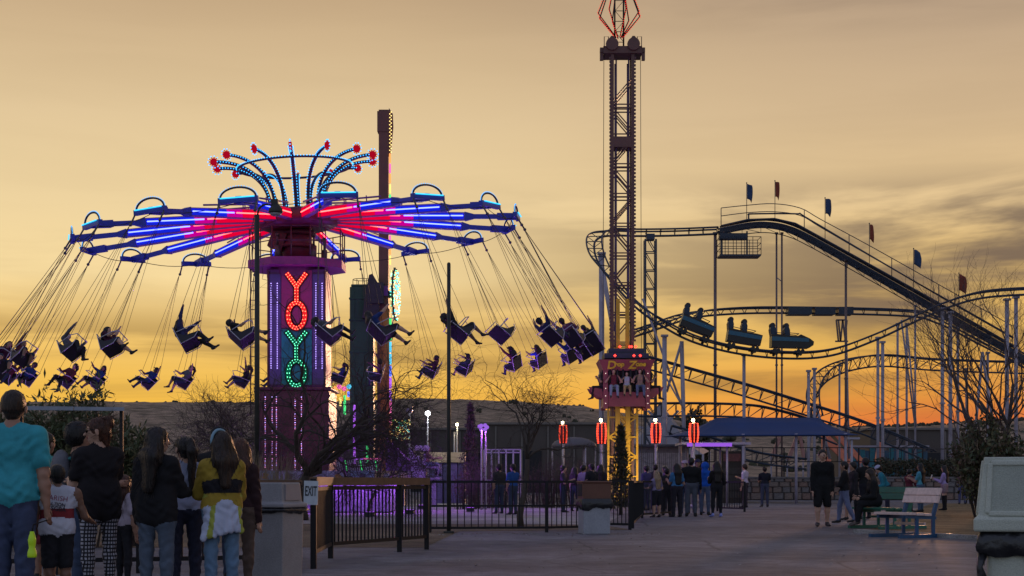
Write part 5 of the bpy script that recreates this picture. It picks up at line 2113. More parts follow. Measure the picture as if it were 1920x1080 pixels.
# flags on the walkway
M_fb = mat("flag_blue", (0.03, 0.06, 0.13), 0.8, var=0.2)
M_fr = mat("flag_red", (0.22, 0.045, 0.025), 0.8, var=0.2)
for i, (px, tp, bp_, m_, wd) in enumerate([(1400, 343, 412, M_fb, 10), (1453, 339, 411, M_fr, 8), (1547, 371, 448, M_fb, 12), (1630, 419, 496, M_fr, 9), (1713, 466, 543, M_fb, 14), (1798, 512, 580, M_fr, 13)]):
    b = MB()
    p0, p1 = W(px, bp_, wy - 0.32), W(px, tp, wy - 0.32)
    b.cyl(p0, p1, 0.022, 5)
    b.ball(p1, 0.045, 6, 4)
    pole = b.build("flag_pole", M_trk, coaster)
    f = MB()
    hgt = (28 if i < 5 else 30) * 96.6 / F
    n1, n2 = 7, 6
    vs_, fs = [], []
    for u in range(n1 + 1):
        for v in range(n2 + 1):
            s_ = u / n1
            t_ = v / n2
            ww = wd * 96.6 / F * (0.75 + 0.25 * math.sin(math.pi * (0.15 + t_ * 0.8)))
            x = p1.x + 0.03 + ww * s_
            y = p1.y + 0.16 * math.sin(4.5 * s_ + 2.0 * t_ + i) * s_
            z = p1.z - 0.06 - hgt * t_ - 0.25 * s_ * s_ * (0.5 + 0.5 * t_) + 0.05 * math.sin(6 * t_ + i) * s_
            vs_.append((x, y, z))
    for u in range(n1):
        for v in range(n2):
            a_ = u * (n2 + 1) + v
            fs.append((a_, a_ + 1, a_ + n2 + 2, a_ + n2 + 1))
    f.add(vs_, fs, 0, True)
    fo = f.build("flag", m_, coaster)
    sol = fo.modifiers.new("thickness", "SOLIDIFY")
    sol.thickness = 0.008
    fo["label"] = "blue flag" if m_ is M_fb else "red flag"

# ------------------------------------------------------------------ coaster train of three cars
M_cb = mat("car_dark", (0.009, 0.010, 0.012), 0.4, var=0.2)
M_ct = mat("car_teal", (0.012, 0.095, 0.16), 0.35, var=0.15)
M_cs = mat("car_seat_blue", (0.012, 0.03, 0.06), 0.5, var=0.2)
train = empty("coaster_train", W(1385, 650, 92), "train of three dark cars with teal side stripes on the coaster's low curve", "coaster train")


def near_path(px):
    best = min(range(len(mainP)), key=lambda i: abs(960 + mainP[i].x * F / mainP[i].y - px) + (0 if mainP[i].z < 14 and i > 60 else 1e4))
    d = (mainP[best + 2] - mainP[best - 2]).normalized()
    return mainP[best], d


for px, front in ((1303, False), (1387, False), (1477, True)):
    p, d = near_path(px)
    s = Vector((d.y, -d.x, 0)).normalized()
    u = s.cross(d).normalized()
    if u.z < 0:
        u = -u
    M = Matrix((d, s, u)).transposed().to_4x4()
    M.translation = p + u * 0.27
    M = M @ Matrix.Scale(0.95, 4)
    side = [(-1.05, -0.05), (1.05, -0.05), (1.1, 0.62), (0.75, 0.66), (-1.05, 0.72)]
    if front:
        side = [(-1.05, -0.05), (1.3, -0.05), (1.55, 0.12), (1.58, 0.35), (1.3, 0.55), (0.75, 0.78), (0.62, 0.68), (-1.05, 0.72)]
    b = MB()
    b.prism(side, 1.0, M @ frame((0, 0, 0.05), (1, 0, 0), (0, 0, 1)))
    body = b.build("car_body", M_cb, train)
    body["label"] = "front car with pointed nose" if front else "open coaster car"
    for sy in (-1, 1):
        st = MB()
        e = 1.25 if front else 1.05
        st.prism([(-1.04, 0.34), (e, 0.32), (e * 1.02, 0.55), (-1.04, 0.6)], 0.02, M @ frame((0, sy * 0.512, 0.05), (1, 0, 0), (0, 0, 1)))
        st.build("teal_stripe", M_ct, body)
    for xo in (-0.78, 0.08):
        b = MB()
        b.prism([(-0.2, 0.3), (0.05, 0.3), (0.0, 1.05), (-0.12, 1.32), (-0.3, 1.3), (-0.36, 1.05)], 0.82, M @ frame((xo, 0, 0.05), (1, 0, 0), (0, 0, 1)))
        seat_ = b.build("seat_back", M_cs, train)
        b = MB()
        for sy in (-0.22, 0.22):
            b.ball(M @ Vector((xo - 0.2, sy, 1.36)), 0.17, 8, 6)
        b.build("headrest", M_cb, seat_)
        b = MB()
        b.tube([M @ Vector((xo - 0.05, -0.48, 0.9)), M @ Vector((xo + 0.55, -0.48, 0.86)), M @ Vector((xo + 0.55, 0.48, 0.86)), M @ Vector((xo - 0.05, 0.48, 0.9))], 0.025, 5)
        b.build("grab_rail", M_trk, train)
    for xo in (-0.75, 0.75):
        for sy in (-1, 1):
            b = MB()
            for wx in (-0.13, 0.13):
                c = M @ Vector((xo + wx, sy * 0.52, -0.2))
                b.cyl(c - s * 0.05, c + s * 0.05, 0.11, 10)
            c = M @ Vector((xo, sy * 0.52, -0.42))
            b.cyl(c - s * 0.05, c + s * 0.05, 0.09, 10)
            b.beam(M @ Vector((xo - 0.25, sy * 0.56, -0.28)), M @ Vector((xo + 0.25, sy * 0.56, -0.28)), 0.05, 0.16)
            b.build("wheel_bogie", M_cb, train)
# ------------------------------------------------------------------ pendulum ride behind the swing ride
PY_ = 67.5
pz = lambda py: H + (HY - py) * PY_ / F
px_ = lambda px: (px - 960) * PY_ / F
M_org = mat("orange_steel", (0.42, 0.17, 0.03), 0.5, var=0.35, scale=2)
M_brn = mat("arm_brown", (0.14, 0.055, 0.04), 0.5, var=0.2, scale=2)
M_grn = mat("green_steel", (0.022, 0.06, 0.036), 0.5, var=0.3, scale=2)
E_c = {"green": emit("tube_green", (0.08, 0.9, 0.25), 1.3, False), "cyan": emit("tube_cyan2", (0.1, 0.6, 0.9), 1.3, False), "blue": emit("tube_blue2", (0.1, 0.18, 1.0), 1.6, False),
       "violet": emit("tube_violet", (0.45, 0.12, 0.9), 1.4, False), "pink": emit("tube_pink", (1.0, 0.15, 0.5), 1.3, False), "orange": emit("tube_orange", (1.0, 0.36, 0.1), 1.4, False),
       "yellow": emit("tube_yellow", (1.0, 0.75, 0.2), 1.4, False), "white": emit("tube_white", (0.9, 0.9, 1.0), 2.0, False)}
pend = empty("pendulum_ride", (px_(705), PY_, 0), "tall brown pendulum arm ride with green housing and coloured light strips", "pendulum ride")
b = MB()
b.box((px_(720), PY_, pz(395)), (0.42, 0.5, pz(208) - pz(582)))
b.box((px_(719), PY_, pz(230)), (0.5, 0.56, pz(212) - pz(250)))
b.build("swing_arm", M_brn, pend)
b = MB()
b.box((px_(720), PY_ + 0.1, pz(580) / 2), (0.52, 0.6, pz(580)))
for z in np.arange(1.6, pz(590), 1.1):
    b.box((px_(720), PY_ - 0.21, z), (0.36, 0.04, 0.7))
b.build("support_column", M_org, pend)
for py in (640, 760):
    b = MB()
    b.box((px_(711), PY_ - 0.33, pz(py)), (0.12, 0.1, 2.2))
    b.build("ladder_guard", M_brn, pend)
b = MB()
w = px_(700) - px_(656)
b.box((px_(678), PY_ + 0.4, (0.3 + pz(538)) / 2), (w, 0.95, pz(538) - 0.3))
b.box((px_(678), PY_ + 0.4, pz(535.5)), (w * 0.9, 0.85, pz(533) - pz(538)))
for py in (560, 600, 660, 720, 790):
    b.box((px_(678), PY_ + 0.4, pz(py)), (w + 0.07, 1.02, 0.1))
for xo in (-0.3, 0.3):
    b.box((px_(678) + xo * w, PY_ + 0.4, pz(700)), (0.06, 1.0, 7.2))
b.build("housing", M_grn, pend, bevel=0.06)

b = MB()
zt = pz(533)
for i in range(6):
    a = 2 * math.pi * i / 6
    b.cyl((px_(678) + 0.42 * math.cos(a), PY_ + 0.4 + 0.42 * math.sin(a), zt), (px_(678) + 0.42 * math.cos(a), PY_ + 0.4 + 0.42 * math.sin(a), zt + 0.25), 0.015, 5)
b.tube([(px_(678) + 0.42 * math.cos(2 * math.pi * i / 18), PY_ + 0.4 + 0.42 * math.sin(2 * math.pi * i / 18), zt + 0.25) for i in range(18)], 0.015, 5, closed=True)
b.build("top_railing", M_black, pend)
b = MB()
b.prism([(px_(681), pz(598)), (px_(712), pz(600)), (px_(714), pz(540)), (px_(700), pz(516)), (px_(694), pz(518)), (px_(688), pz(548))], 0.7, frame((0, PY_ - 0.15, 0), (1, 0, 0), (0, 0, 1)))
b.box((px_(706), PY_ - 0.2, pz(552)), (0.7, 0.8, 0.9))
b.build("bearing_block", mat("bearing_dark", (0.035, 0.025, 0.035), 0.5, var=0.3), pend)
b = MB()
b.box((px_(718), PY_ - 0.32, pz(547)), (0.5, 0.1, 0.42))
b.build("hub_cover", mat("hub_violet", (0.20, 0.04, 0.26), 0.4), pend)
cols_ = ["orange", "pink", "orange", "yellow", "green", "cyan", "blue", "violet", "pink", "orange", "yellow"]
z0, z1 = pz(500), pz(290)
for i in range(11):
    b = MB()
    za_, zb_ = z1 - (z1 - z0) * i / 11, z1 - (z1 - z0) * (i + 0.88) / 11
    b.cyl((px_(732), PY_ - 0.2, za_), (px_(732), PY_ - 0.2, zb_), 0.042, 6)
    b.build("light_tube", E_c[cols_[i]], pend)
cols_ = ["green", "green", "cyan", "cyan", "blue", "violet", "violet", "pink", "pink", "orange", "orange", "yellow"]
z0, z1 = pz(866), pz(597)
for i in range(12):
    b = MB()
    za_, zb_ = z1 - (z1 - z0) * i / 12, z1 - (z1 - z0) * (i + 0.9) / 12
    b.cyl((px_(733), PY_ - 0.25, za_), (px_(733), PY_ - 0.25, zb_), 0.05, 6)
    b.build("light_tube", E_c[cols_[i]], pend)
b = MB()
b.prism([(px_(729), pz(295)), (px_(733), pz(292)), (px_(738), pz(240)), (px_(737), pz(215)), (px_(730), pz(204)), (px_(728), pz(212))], 0.08, frame((0, PY_ - 0.1, 0), (1, 0, 0), (0, 0, 1)))
orn = b.build("top_ornament", M_brn, pend)
bulb_row("bulbs", [(px_(731.5 + (2.5 if k % 2 else 0)), PY_ - 0.16, pz(290 - k * 3.4)) for k in range(24)], 0.03, E_yel, orn)
# round light star seen nearly edge on
R = Matrix.Rotation(math.radians(86.5), 3, "Z")
sc = Vector((px_(742), PY_ - 0.2, pz(553)))
b = MB()
star = []
for i in range(32):
    r = 1.16 if i % 2 else 0.86
    a = 2 * math.pi * i / 32
    star.append(R @ Vector((r * math.cos(a), 0, r * math.sin(a))))
vs_ = [sc + p + R @ Vector((0, 0.05, 0)) for p in star] + [sc + p - R @ Vector((0, 0.05, 0)) for p in star]
b.add(vs_, [tuple(range(32)), tuple(reversed(range(32, 64)))] + [(i, 32 + i, 32 + (i + 1) % 32, (i + 1) % 32) for i in range(32)])
b.cyl(sc, Vector((px_(722), PY_ - 0.1, sc.z)), 0.16, 10)
stf = b.build("light_star", mat("star_backing", (0.03, 0.05, 0.04), 0.5), pend)
for m_, sd in ((E_grnb, 1), (emit("bulb_teal", (0.1, 0.8, 0.9), 2.0, False), 2), (E_yel, 3)):
    rr = random.Random(sd)
    P = []
    for k in range(110):
        r, a = 1.12 * math.sqrt(rr.random()), rr.uniform(0, 2 * math.pi)
        P.append(sc + R @ Vector((r * math.cos(a), rr.choice((-1, 1)) * 0.075, r * math.sin(a))))
    bulb_row("bulbs", P, 0.03, m_, stf)
# base platform: glowing rail, slanted pickets, ramp with light string, bulb board
b = MB()
b.box((px_(690), PY_ - 1.2, 0.55), (px_(768) - px_(618), 2.2, 1.1))
b.build("base_platform", mat("platform_violet", (0.16, 0.12, 0.24), 0.5, var=0.3), pend)
for k in range(24):
    x = px_(632) + (px_(722) - px_(632)) * k / 23
    b = MB()
    b.beam((x + 0.1, PY_ - 2.2, 1.1), (x - 0.05, PY_ - 2.2, 1.95), 0.045, 0.02, up=(0, 1, 0))
    b.build("picket", mat("picket_white", (0.55, 0.55, 0.6), 0.4) if k % 7 else E_c["green"], pend)
for c_, a_, e_ in (("blue", 630, 655), ("violet", 656, 690), ("pink", 691, 722)):
    b = MB()
    b.cyl((px_(a_), PY_ - 2.2, 2.0), (px_(e_), PY_ - 2.2, 2.0), 0.03, 6)
    b.build("light_tube", E_c[c_], pend)
b = MB()
Yq = PY_ - 1.9
b.prism([(px_(731), pz(826)), (px_(786), pz(878)), (px_(786), pz(884)), (px_(731), pz(884))], 0.5, frame((0, Yq, 0), (1, 0, 0), (0, 0, 1)))
b.build("ramp_side", mat("ramp_purple", (0.20, 0.08, 0.36), 0.45, var=0.2), pend)
b = MB()
b.beam((px_(730), Yq - 0.27, pz(823)), (px_(788), Yq - 0.27, pz(877)), 0.05, 0.06)
b.build("ramp_light", E_c["violet"], pend)
b = MB()
outl = [(726, 826), (766, 826), (767, 780), (758, 792), (752, 778), (747, 770), (742, 784), (734, 776), (727, 782)]
b.prism([(px_(a), pz(c)) for a, c in outl], 0.12, frame((0, PY_ + 0.8, 0), (1, 0, 0), (0, 0, 1)))
bd = b.build("bulb_board", mat("board_backing", (0.10, 0.08, 0.05), 0.5), pend)
for m_, sd in ((E_yel, 5), (MATS["bulb_teal"], 6), (E_amb, 7), (E_yel, 8), (MATS["tube_green"], 9)):
    rr = random.Random(sd)
    bulb_row("bulbs", [(px_(rr.uniform(727, 766)), PY_ + 0.72, pz(rr.uniform(786, 824))) for k in range(42)], 0.042, m_, bd)
for px, c_, y0, y1 in ((640, "yellow", 745, 762), (648, "green", 742, 778), (630, "white", 760, 850), (666, "violet", 760, 870), (690, "green", 836, 868), (655, "blue", 735, 745)):
    b = MB()
    b.cyl((px_(px), PY_ - 0.35, pz(y1)), (px_(px), PY_ - 0.35, pz(y0)), 0.05, 6)
    b.build("light_tube", E_c[c_], pend)
for i, c_ in enumerate(("green", "orange", "pink", "pink", "cyan")):
    b = MB()
    b.ball((px_(620 + i * 9), PY_ - 0.4, pz(726 + (i % 2) * 4)), 0.11, 8, 6)
    b.build("coloured_globe", E_c[c_], pend)

# ------------------------------------------------------------------ small gondola ride with three seated riders
SY = 64.0
gx = lambda px: (px - 960) * SY / F
gz = lambda py: H + (HY - py) * SY / F
M_lil = mat("lilac_fibreglass", (0.34, 0.27, 0.45), 0.4, var=0.15)
gon = empty("gondola", (gx(800), SY, 0), "lilac ride gondola with a slatted canopy carrying three riders", "ride gondola")
b = MB()
b.prism([(gx(775), gz(896)), (gx(800), gz(896)), (gx(798), gz(870)), (gx(788), gz(856)), (gx(779), gz(852)), (gx(772), gz(838)), (gx(768), gz(842)), (gx(772), gz(870))], 1.5, frame((0, SY, 0), (1, 0, 0), (0, 0, 1)))
b.build("body", M_lil, gon, bevel=0.03)
b = MB()
b.box((gx(810), SY, gz(877)), (gx(826) - gx(795), 1.5, 0.1))
b.box((gx(798), SY, gz(865)), (0.1, 1.5, 0.6))
b.build("seat", M_lil, gon)
b = MB()
for k in range(14):
    x = gx(777) + (gx(804) - gx(777)) * k / 13
    b.beam((x, SY - 0.7, gz(838)), (x, SY + 0.7, gz(838)), 0.04, 0.05)
    b.beam((x + 0.06, SY - 0.72, gz(838)), (x, SY - 0.72, gz(846)), 0.03, 0.03)
b.beam((gx(776), SY - 0.72, gz(837)), (gx(805), SY - 0.72, gz(837)), 0.05, 0.05)
b.build("slatted_canopy", mat("slat_white", (0.5, 0.47, 0.55), 0.5), gon)
b = MB()
b.tube([(gx(822), SY - 0.7, gz(892)), (gx(825), SY - 0.7, gz(872)), (gx(812), SY - 0.7, gz(868)), (gx(812), SY + 0.7, gz(868)), (gx(825), SY + 0.7, gz(872)), (gx(825), SY + 0.7, gz(892))], 0.035, 6)
b.box((gx(810), SY, gz(897)), (gx(828) - gx(796), 1.5, 0.08))
b.box((gx(808), SY, gz(897) / 2), (0.5, 0.6, gz(897)))
b.build("safety_bar", M_lil, gon)
E_lamp = emit("lamp_white", (1.0, 0.93, 0.85), 40.0, False)
for i, (yy, tc_, lb, hh) in enumerate(((-0.45, (0.30, 0.16, 0.14), "rider in a pinkish top with light jeans at the near end of the lilac gondola", 1.6), (0.0, (0.35, 0.33, 0.32), "rider in a pale top in the middle of the lilac gondola", 1.55), (0.45, (0.05, 0.05, 0.06), "dark clothed rider at the far end of the lilac gondola", 1.65))):
    Mr = Matrix.Translation((gx(803 + i * -3), SY + yy, gz(877) + 0.16)) @ Matrix.Rotation(math.radians(-90), 4, "Z")
    a_ = ((0.2, 0.7, -0.6), (-0.1, 1, 0.05))
    person(lb, (0, 0, 0), h=hh, fem=i != 2, skin="light", top=tc_, sleeve="short", bottom=((0.16, 0.24, 0.36), (0.03, 0.05, 0.09), (0.4, 0.4, 0.42))[i], legs="jeans", hair=("long", "short", "short")[i], hcol="brown", arms=(a_, a_),
           leg=(((0.1, 1, 0.0), (0.03, 0.15, -1)),) * 2, res=0.026, sit=True, root_M=Mr, group="riders in the lilac gondola", hair_len=0.2)
b = MB()
b.prism([(gx(778), gz(828)), (gx(800), gz(826)), (gx(804), gz(812))], 0.05, frame((0, 70, 0), (1, 0, 0), (0, 0, 1)))

# ------------------------------------------------------------------ lamp posts and light totems
M_pole = mat("pole_grey", (0.14, 0.14, 0.145), 0.5, 0.3, var=0.2)
M_pole_l = mat("pole_pale", (0.38, 0.37, 0.38), 0.5, 0.2, var=0.2)
M_pole_d = mat("pole_dark", (0.035, 0.036, 0.033), 0.55, 0.2, var=0.3)


def lamp_post(px, py, Y, label, watt, col, r=0.05, rp=0.05, twin=None, extra=None):
    p = W(px, py, Y)
    root = empty("lamp_post", (p.x, Y, 0), label, "lamp post")
    b = MB()
    b.cyl((p.x, Y, 0), (p.x, Y, p.z - r), rp, 8, r2=rp * 0.8)
    b.cyl((p.x, Y, 0), (p.x, Y, 0.25), rp * 2, 8)
    if twin:
        b.cyl((p.x + twin, Y, 0), (p.x + twin, Y, p.z - 0.4), rp * 0.8, 8)
    b.build("pole", M_pole_l, root)
    b = MB()
    b.ball(p, r, 12, 8)
    b.build("globe", emit("globe_%d" % int(watt), col, 30.0, False), root)
    o = point_light("lamp_light", p + Vector((0, 0, 0)), col, watt, root, r * 1.15)
    return root


lamp_post(802, 775, 72, "bright white globe lamp post beside the bulb board", 420, (0.92, 0.95, 1.0), 0.11, 0.05)
lamp_post(857, 796, 80, "small warm lamp on twin pale poles beyond the thin grey pole", 90, (1.0, 0.85, 0.5), 0.07, 0.05, twin=-0.14)
p = W(906, 801, 57)
rt_ = empty("lamp_post", (p.x, 57, 0), "twin pale poles topped with a glowing violet cluster of globes", "lamp post")
b = MB()
for o_ in (-0.06, 0.1):
    b.cyl((p.x + o_, 57, 0), (p.x + o_, 57, p.z - 0.1), 0.032, 8)
b.build("pole", M_pole_l, rt_)
for k in range(6):
    b = MB()
    b.ball(p + Vector((0.14 * math.cos(k * 1.05), 0.12 * math.sin(k * 1.05), 0.09 * math.sin(k * 2.2))), 0.075, 8, 6)
    b.build("globe", emit("globe_violet", (0.40, 0.16, 0.9), 0.8, False), rt_)
point_light("violet_lamp", p + Vector((0, 0, 0.3)), (0.45, 0.10, 1.0), 480.0, rt_, 0.15)
p = W(767, 770, 72)
rt_ = empty("floodlight_post", (p.x, 72, 0), "pale post with a lilac rectangular floodlight head above the gondola ride", "floodlight")
b = MB()
b.cyl((p.x, 72, 0), (p.x, 72, p.z), 0.06, 8)
b.build("pole", M_pole_l, rt_)
b = MB()
b.box(p, (0.26, 0.2, 0.2), Matrix.Rotation(0.2, 3, "Y"))
b.box(p + Vector((0.12, 0, 0.04)), (0.08, 0.3, 0.26))
b.build("lamp_head", M_lil, rt_)


def totem(px, py0, py1, Y, label, star=True, dim=1.0):
    t, bt = W(px, py0, Y), W(px, py1, Y)
    root = empty("light_totem", (t.x, Y, 0), label, "light post")
    b = MB()
    b.cyl((t.x, Y, 0), (t.x, Y, bt.z), 0.05, 8)
    b.cyl((t.x, Y, 0), (t.x, Y, 0.15), 0.16, 10)
    b.build("pole", M_pole_l, root)
    b = MB()
    hh = t.z - bt.z
    b.lathe([(0.05, 0), (0.14, 0.08), (0.175, hh * 0.5), (0.16, hh - 0.08), (0.06, hh)], (t.x, Y, bt.z), 14)
    core = b.build("lantern_core", mat("totem_core", (0.10, 0.008, 0.012), 0.5), root)
    P = []
    for k in range(7):
        a = 2 * math.pi * k / 7 + 0.2
        for i in range(13):
            tt = i / 12
            r = 0.155 + 0.032 * math.sin(math.pi * tt) + 0.012 * tt
            P.append((t.x + r * math.cos(a), Y + r * math.sin(a), bt.z + 0.05 + (hh - 0.1) * tt))
    bulb_row("bulbs", P, 0.026, emit("bulb_totem" if dim == 1 else "bulb_totem_dim", (1.0, 0.07, 0.03), 3.2 * dim, False), core)
    if star:
        b = MB()
        b.ball((t.x - 0.03, Y, t.z + 0.09), 0.06, 10, 7)
        b.build("top_globe", emit("totem_globe", (1.0, 0.85, 0.5), 26.0, False), root)
        point_light("totem_light", (t.x - 0.03, Y, t.z + 0.1), (1.0, 0.78, 0.42), 85.0, root, 0.075)


totem(1128, 792, 833, 62, "red bulb light totem with a glowing top just left of the drop tower's yellow base")
totem(1230, 792, 832, 60, "wide red bulb light totem right of the drop tower's yellow base")
totem(1301, 792, 831, 61, "red bulb light totem in front of the blue canopy's corner")
totem(1056, 796, 832, 72, "dim red bulb light totem seen through the bare tree's twigs", True, 0.45)

# cream and violet ticket booth, white rail shelter and a pale dome beyond the railing
t0_, t1_ = W(788, 848, 74), W(872, 848, 74)
bo2 = empty("ticket_booth", ((t0_.x + t1_.x) / 2, 74, 0), "low ticket booth with a cream top band and violet panels beyond the gondola", "booth")
b = MB()
b.box(((t0_.x + t1_.x) / 2, 75, t0_.z - 0.24), (t1_.x - t0_.x, 2.0, 0.48))
b.build("fascia", mat("cream_fascia", (0.50, 0.38, 0.24), 0.6, var=0.15), bo2)
for k in range(6):
    w_ = (t1_.x - t0_.x) / 6
    b = MB()
    b.box((t0_.x + w_ * (k + 0.5), 75.05, (t0_.z - 0.5) / 2), (w_ - 0.04, 1.9, t0_.z - 0.5))
    b.build("panel", mat("booth_violet_%d" % (k % 2), [(0.12, 0.08, 0.26), (0.07, 0.06, 0.16)][k % 2], 0.6, var=0.2), bo2)
r0_, r1_ = W(908, 843, 64), W(976, 843, 64)
sh_ = empty("rail_shelter", ((r0_.x + r1_.x) / 2, 64, 0), "pale railed shelter frame behind the two men at the long railing", "shelter")
for x in np.linspace(r0_.x, r1_.x, 6):
    b = MB()
    b.cyl((x, 64, 0), (x, 64, r0_.z), 0.035, 6)
    b.build("post", M_sup, sh_)
for zz in (r0_.z, r0_.z - 0.12, 1.1, 0.6):
    b = MB()
    b.beam((r0_.x, 64, zz), (r1_.x, 64, zz), 0.05, 0.05)
    b.build("rail", M_sup, sh_)
for k in range(26):
    x = r0_.x + (r1_.x - r0_.x) * (k + 0.5) / 26
    b = MB()
    b.box((x, 64, 0.85), (0.02, 0.02, 0.46))
    b.build("baluster", M_sup, sh_)
d0_ = W(1076, 838, 78)
dm_ = empty("dome_tent", (d0_.x, 78, 0), "pale grey dome tent seen through the twigs right of the small bare tree", "tent")
b = MB()
b.lathe([(1.15 * math.cos(a), d0_.z + 0.5 * math.sin(a)) for a in [0, 0.3, 0.6, 0.9, 1.2, 1.5]], (d0_.x, 78, 0), 20)
b.build("roof", mat("dome_grey", (0.10, 0.095, 0.11), 0.7, var=0.15), dm_)
for k in range(6):
    a = k * math.pi / 3
    b = MB()
    b.cyl((d0_.x + 1.08 * math.cos(a), 78 + 1.08 * math.sin(a), 0), (d0_.x + 1.08 * math.cos(a), 78 + 1.08 * math.sin(a), d0_.z + 0.05), 0.04, 6)
    b.build("post", M_sup, dm_)

# dark lamp post in front of the swing ride, with gooseneck
LY = 38.0
p = W(482, 402, LY)
lp = empty("lamp_post", (p.x, LY, 0), "tall dark lamp post with an unlit gooseneck lamp in front of the swing ride", "lamp post")
b = MB()
b.cyl((p.x, LY, 0), (p.x, LY, p.z), 0.068, 10, r2=0.06)
b.cyl((p.x, LY, 0), (p.x, LY, 0.4), 0.12, 10)
b.build("pole", M_pole_d, lp)
q = W(517, 396, LY)
b = MB()
b.tube(catmull([Vector((p.x, LY, p.z - 0.12)), Vector((p.x + 0.05, LY, p.z + 0.14)), Vector((p.x + 0.2, LY, p.z + 0.24)), Vector((q.x - 0.08, LY, p.z + 0.22))], 5), 0.028, 6)
b.build("gooseneck", M_pole_d, lp)
b = MB()
b.lathe([(0.06, 0.2), (0.1, 0.14), (0.17, 0.06), (0.18, -0.02), (0.16, -0.05)], (q.x, LY, q.z), 14)
b.box((q.x - 0.02, LY, q.z + 0.22), (0.16, 0.12, 0.14))
hd_ = b.build("lamp_head", M_pole_d, lp)
b = MB()
b.lathe([(0.15, -0.045), (0.14, -0.09), (0.08, -0.12)], (q.x, LY, q.z), 14)
b.build("lens", mat("lens_grey", (0.35, 0.32, 0.36), 0.3), hd_)
# plain slim pole by the railing
p = W(841.5, 495, 31.3)
b = MB()
b.cyl((p.x, 31.3, 0), (p.x, 31.3, p.z), 0.042, 10, r2=0.037)
b.cyl((p.x, 31.3, 0), (p.x, 31.3, 0.05), 0.11, 10)
b.ball((p.x, 31.3, p.z), 0.037, 8, 5)
tag(b.build("pole", M_pole_d), "plain slim dark pole standing at the railing, free of any lamp", "pole")

# ------------------------------------------------------------------ canopies, kiosks and frames behind the queue
M_canvas = mat("blue_canvas", (0.018, 0.045, 0.14), 0.8, var=0.18, scale=1.0, bump=0.15, bscale=5)
CY = 76.0
can = empty("shade_canopy", W(1440, 902, CY) - Vector((0, 0, H)), "wide dark blue canvas hip canopy in front of the coaster", "canopy")
e0, e1 = W(1268, 817, CY - 2.6), W(1612, 815, CY - 2.6)
e2, e3 = Vector((e1.x + 0.2, CY + 2.6, e1.z + 0.1)), Vector((e0.x - 0.2, CY + 2.6, e0.z + 0.1))
r0, r1 = W(1344, 783, CY), W(1532, 783, CY)
b = MB()
def sag(p, q, k, amt=0.12):
    return [p.lerp(q, i / k) - Vector((0, 0, amt * 4 * (i / k) * (1 - i / k))) for i in range(k + 1)]
def loft(b, lo, hi, rows=5, amt=0.16):
    n = len(lo)
    vs_ = []
    for r in range(rows + 1):
        t = r / rows
        vs_ += [a.lerp(c, t) - Vector((0, 0, amt * 4 * t * (1 - t))) for a, c in zip(lo, hi)]
    b.add(vs_, [(r * n + i, r * n + i + 1, (r + 1) * n + i + 1, (r + 1) * n + i) for r in range(rows) for i in range(n - 1)], 0, True)
eb = sag(e0, e1, 12, -0.0)
rb = sag(r0, r1, 12, 0.0)
loft(b, eb, rb)
loft(b, sag(e2, e3, 12, 0.0), sag(r1, r0, 12, 0.0))
loft(b, sag(e3, e0, 6, 0), [r0.copy() for _ in range(7)])
loft(b, sag(e1, e2, 6, 0), [r1.copy() for _ in range(7)])
cv = b.build("canvas", M_canvas, can)
cv.modifiers.new("t", "SOLIDIFY").thickness = 0.02
for a in (e0.lerp(e1, 0.09), e0.lerp(e1, 0.37), e0.lerp(e1, 0.66), e0.lerp(e1, 0.93), e2.lerp(e3, 0.1), e2.lerp(e3, 0.9)):
    b = MB()
    y = a.y + (0.3 if a.y < CY else -0.3)
    b.cyl((a.x, y, 0), (a.x, y, a.z + 0.08), 0.07, 8)
    b.build("post", M_sup, can)
# small flat canopy with a violet lit edge
c0, c1 = W(1288, 834, 64), W(1372, 834, 64)
fl = empty("queue_shelter", ((c0.x + c1.x) / 2, 64, 0), "flat white queue shelter with a violet lit front edge behind the waiting group", "shelter")
b = MB()
b.box(((c0.x + c1.x) / 2 + 0.3, 65.4, c0.z + 0.06), (c1.x - c0.x + 1.0, 2.8, 0.1))
b.build("roof", M_sup, fl)
b = MB()
b.box(((c0.x + c1.x) / 2, 63.96, c0.z), (c1.x - c0.x, 0.05, 0.14))
b.build("light_strip", emit("strip_violet", (0.42, 0.13, 0.95), 0.75), fl)
for x in (c0.x + 0.25, c1.x - 0.15):
    for y in (64.3, 66.4):
        b = MB()
        b.cyl((x, y, 0), (x, y, c0.z), 0.045, 8)
        b.build("post", M_sup, fl)
# dark kiosk
k0, k1 = W(1353, 846, 74), W(1392, 846, 74)
kb_ = empty("kiosk", ((k0.x + k1.x) / 2, 74, 0), "narrow dark brown kiosk with a faded reddish sign behind the queue", "kiosk")
b = MB()
b.box(((k0.x + k1.x) / 2, 74.5, k0.z / 2), (k1.x - k0.x, 1.0, k0.z))
b.build("body", mat("kiosk_brown", (0.035, 0.028, 0.022), 0.7, var=0.3), kb_)
b = MB()
b.box(((k0.x + k1.x) / 2, 73.98, k0.z - 0.3), (k1.x - k0.x - 0.15, 0.05, 0.36))
b.build("sign_board", mat("kiosk_sign", (0.14, 0.05, 0.045), 0.6, var=0.5, scale=9), kb_)
for z in (0.4, 0.8, 1.2, 1.55):
    b = MB()
    b.box(((k0.x + k1.x) / 2, 73.98, z), (k1.x - k0.x - 0.1, 0.04, 0.3))
    b.build("panel", mat("kiosk_panel", (0.05, 0.042, 0.035), 0.7, var=0.3), kb_)
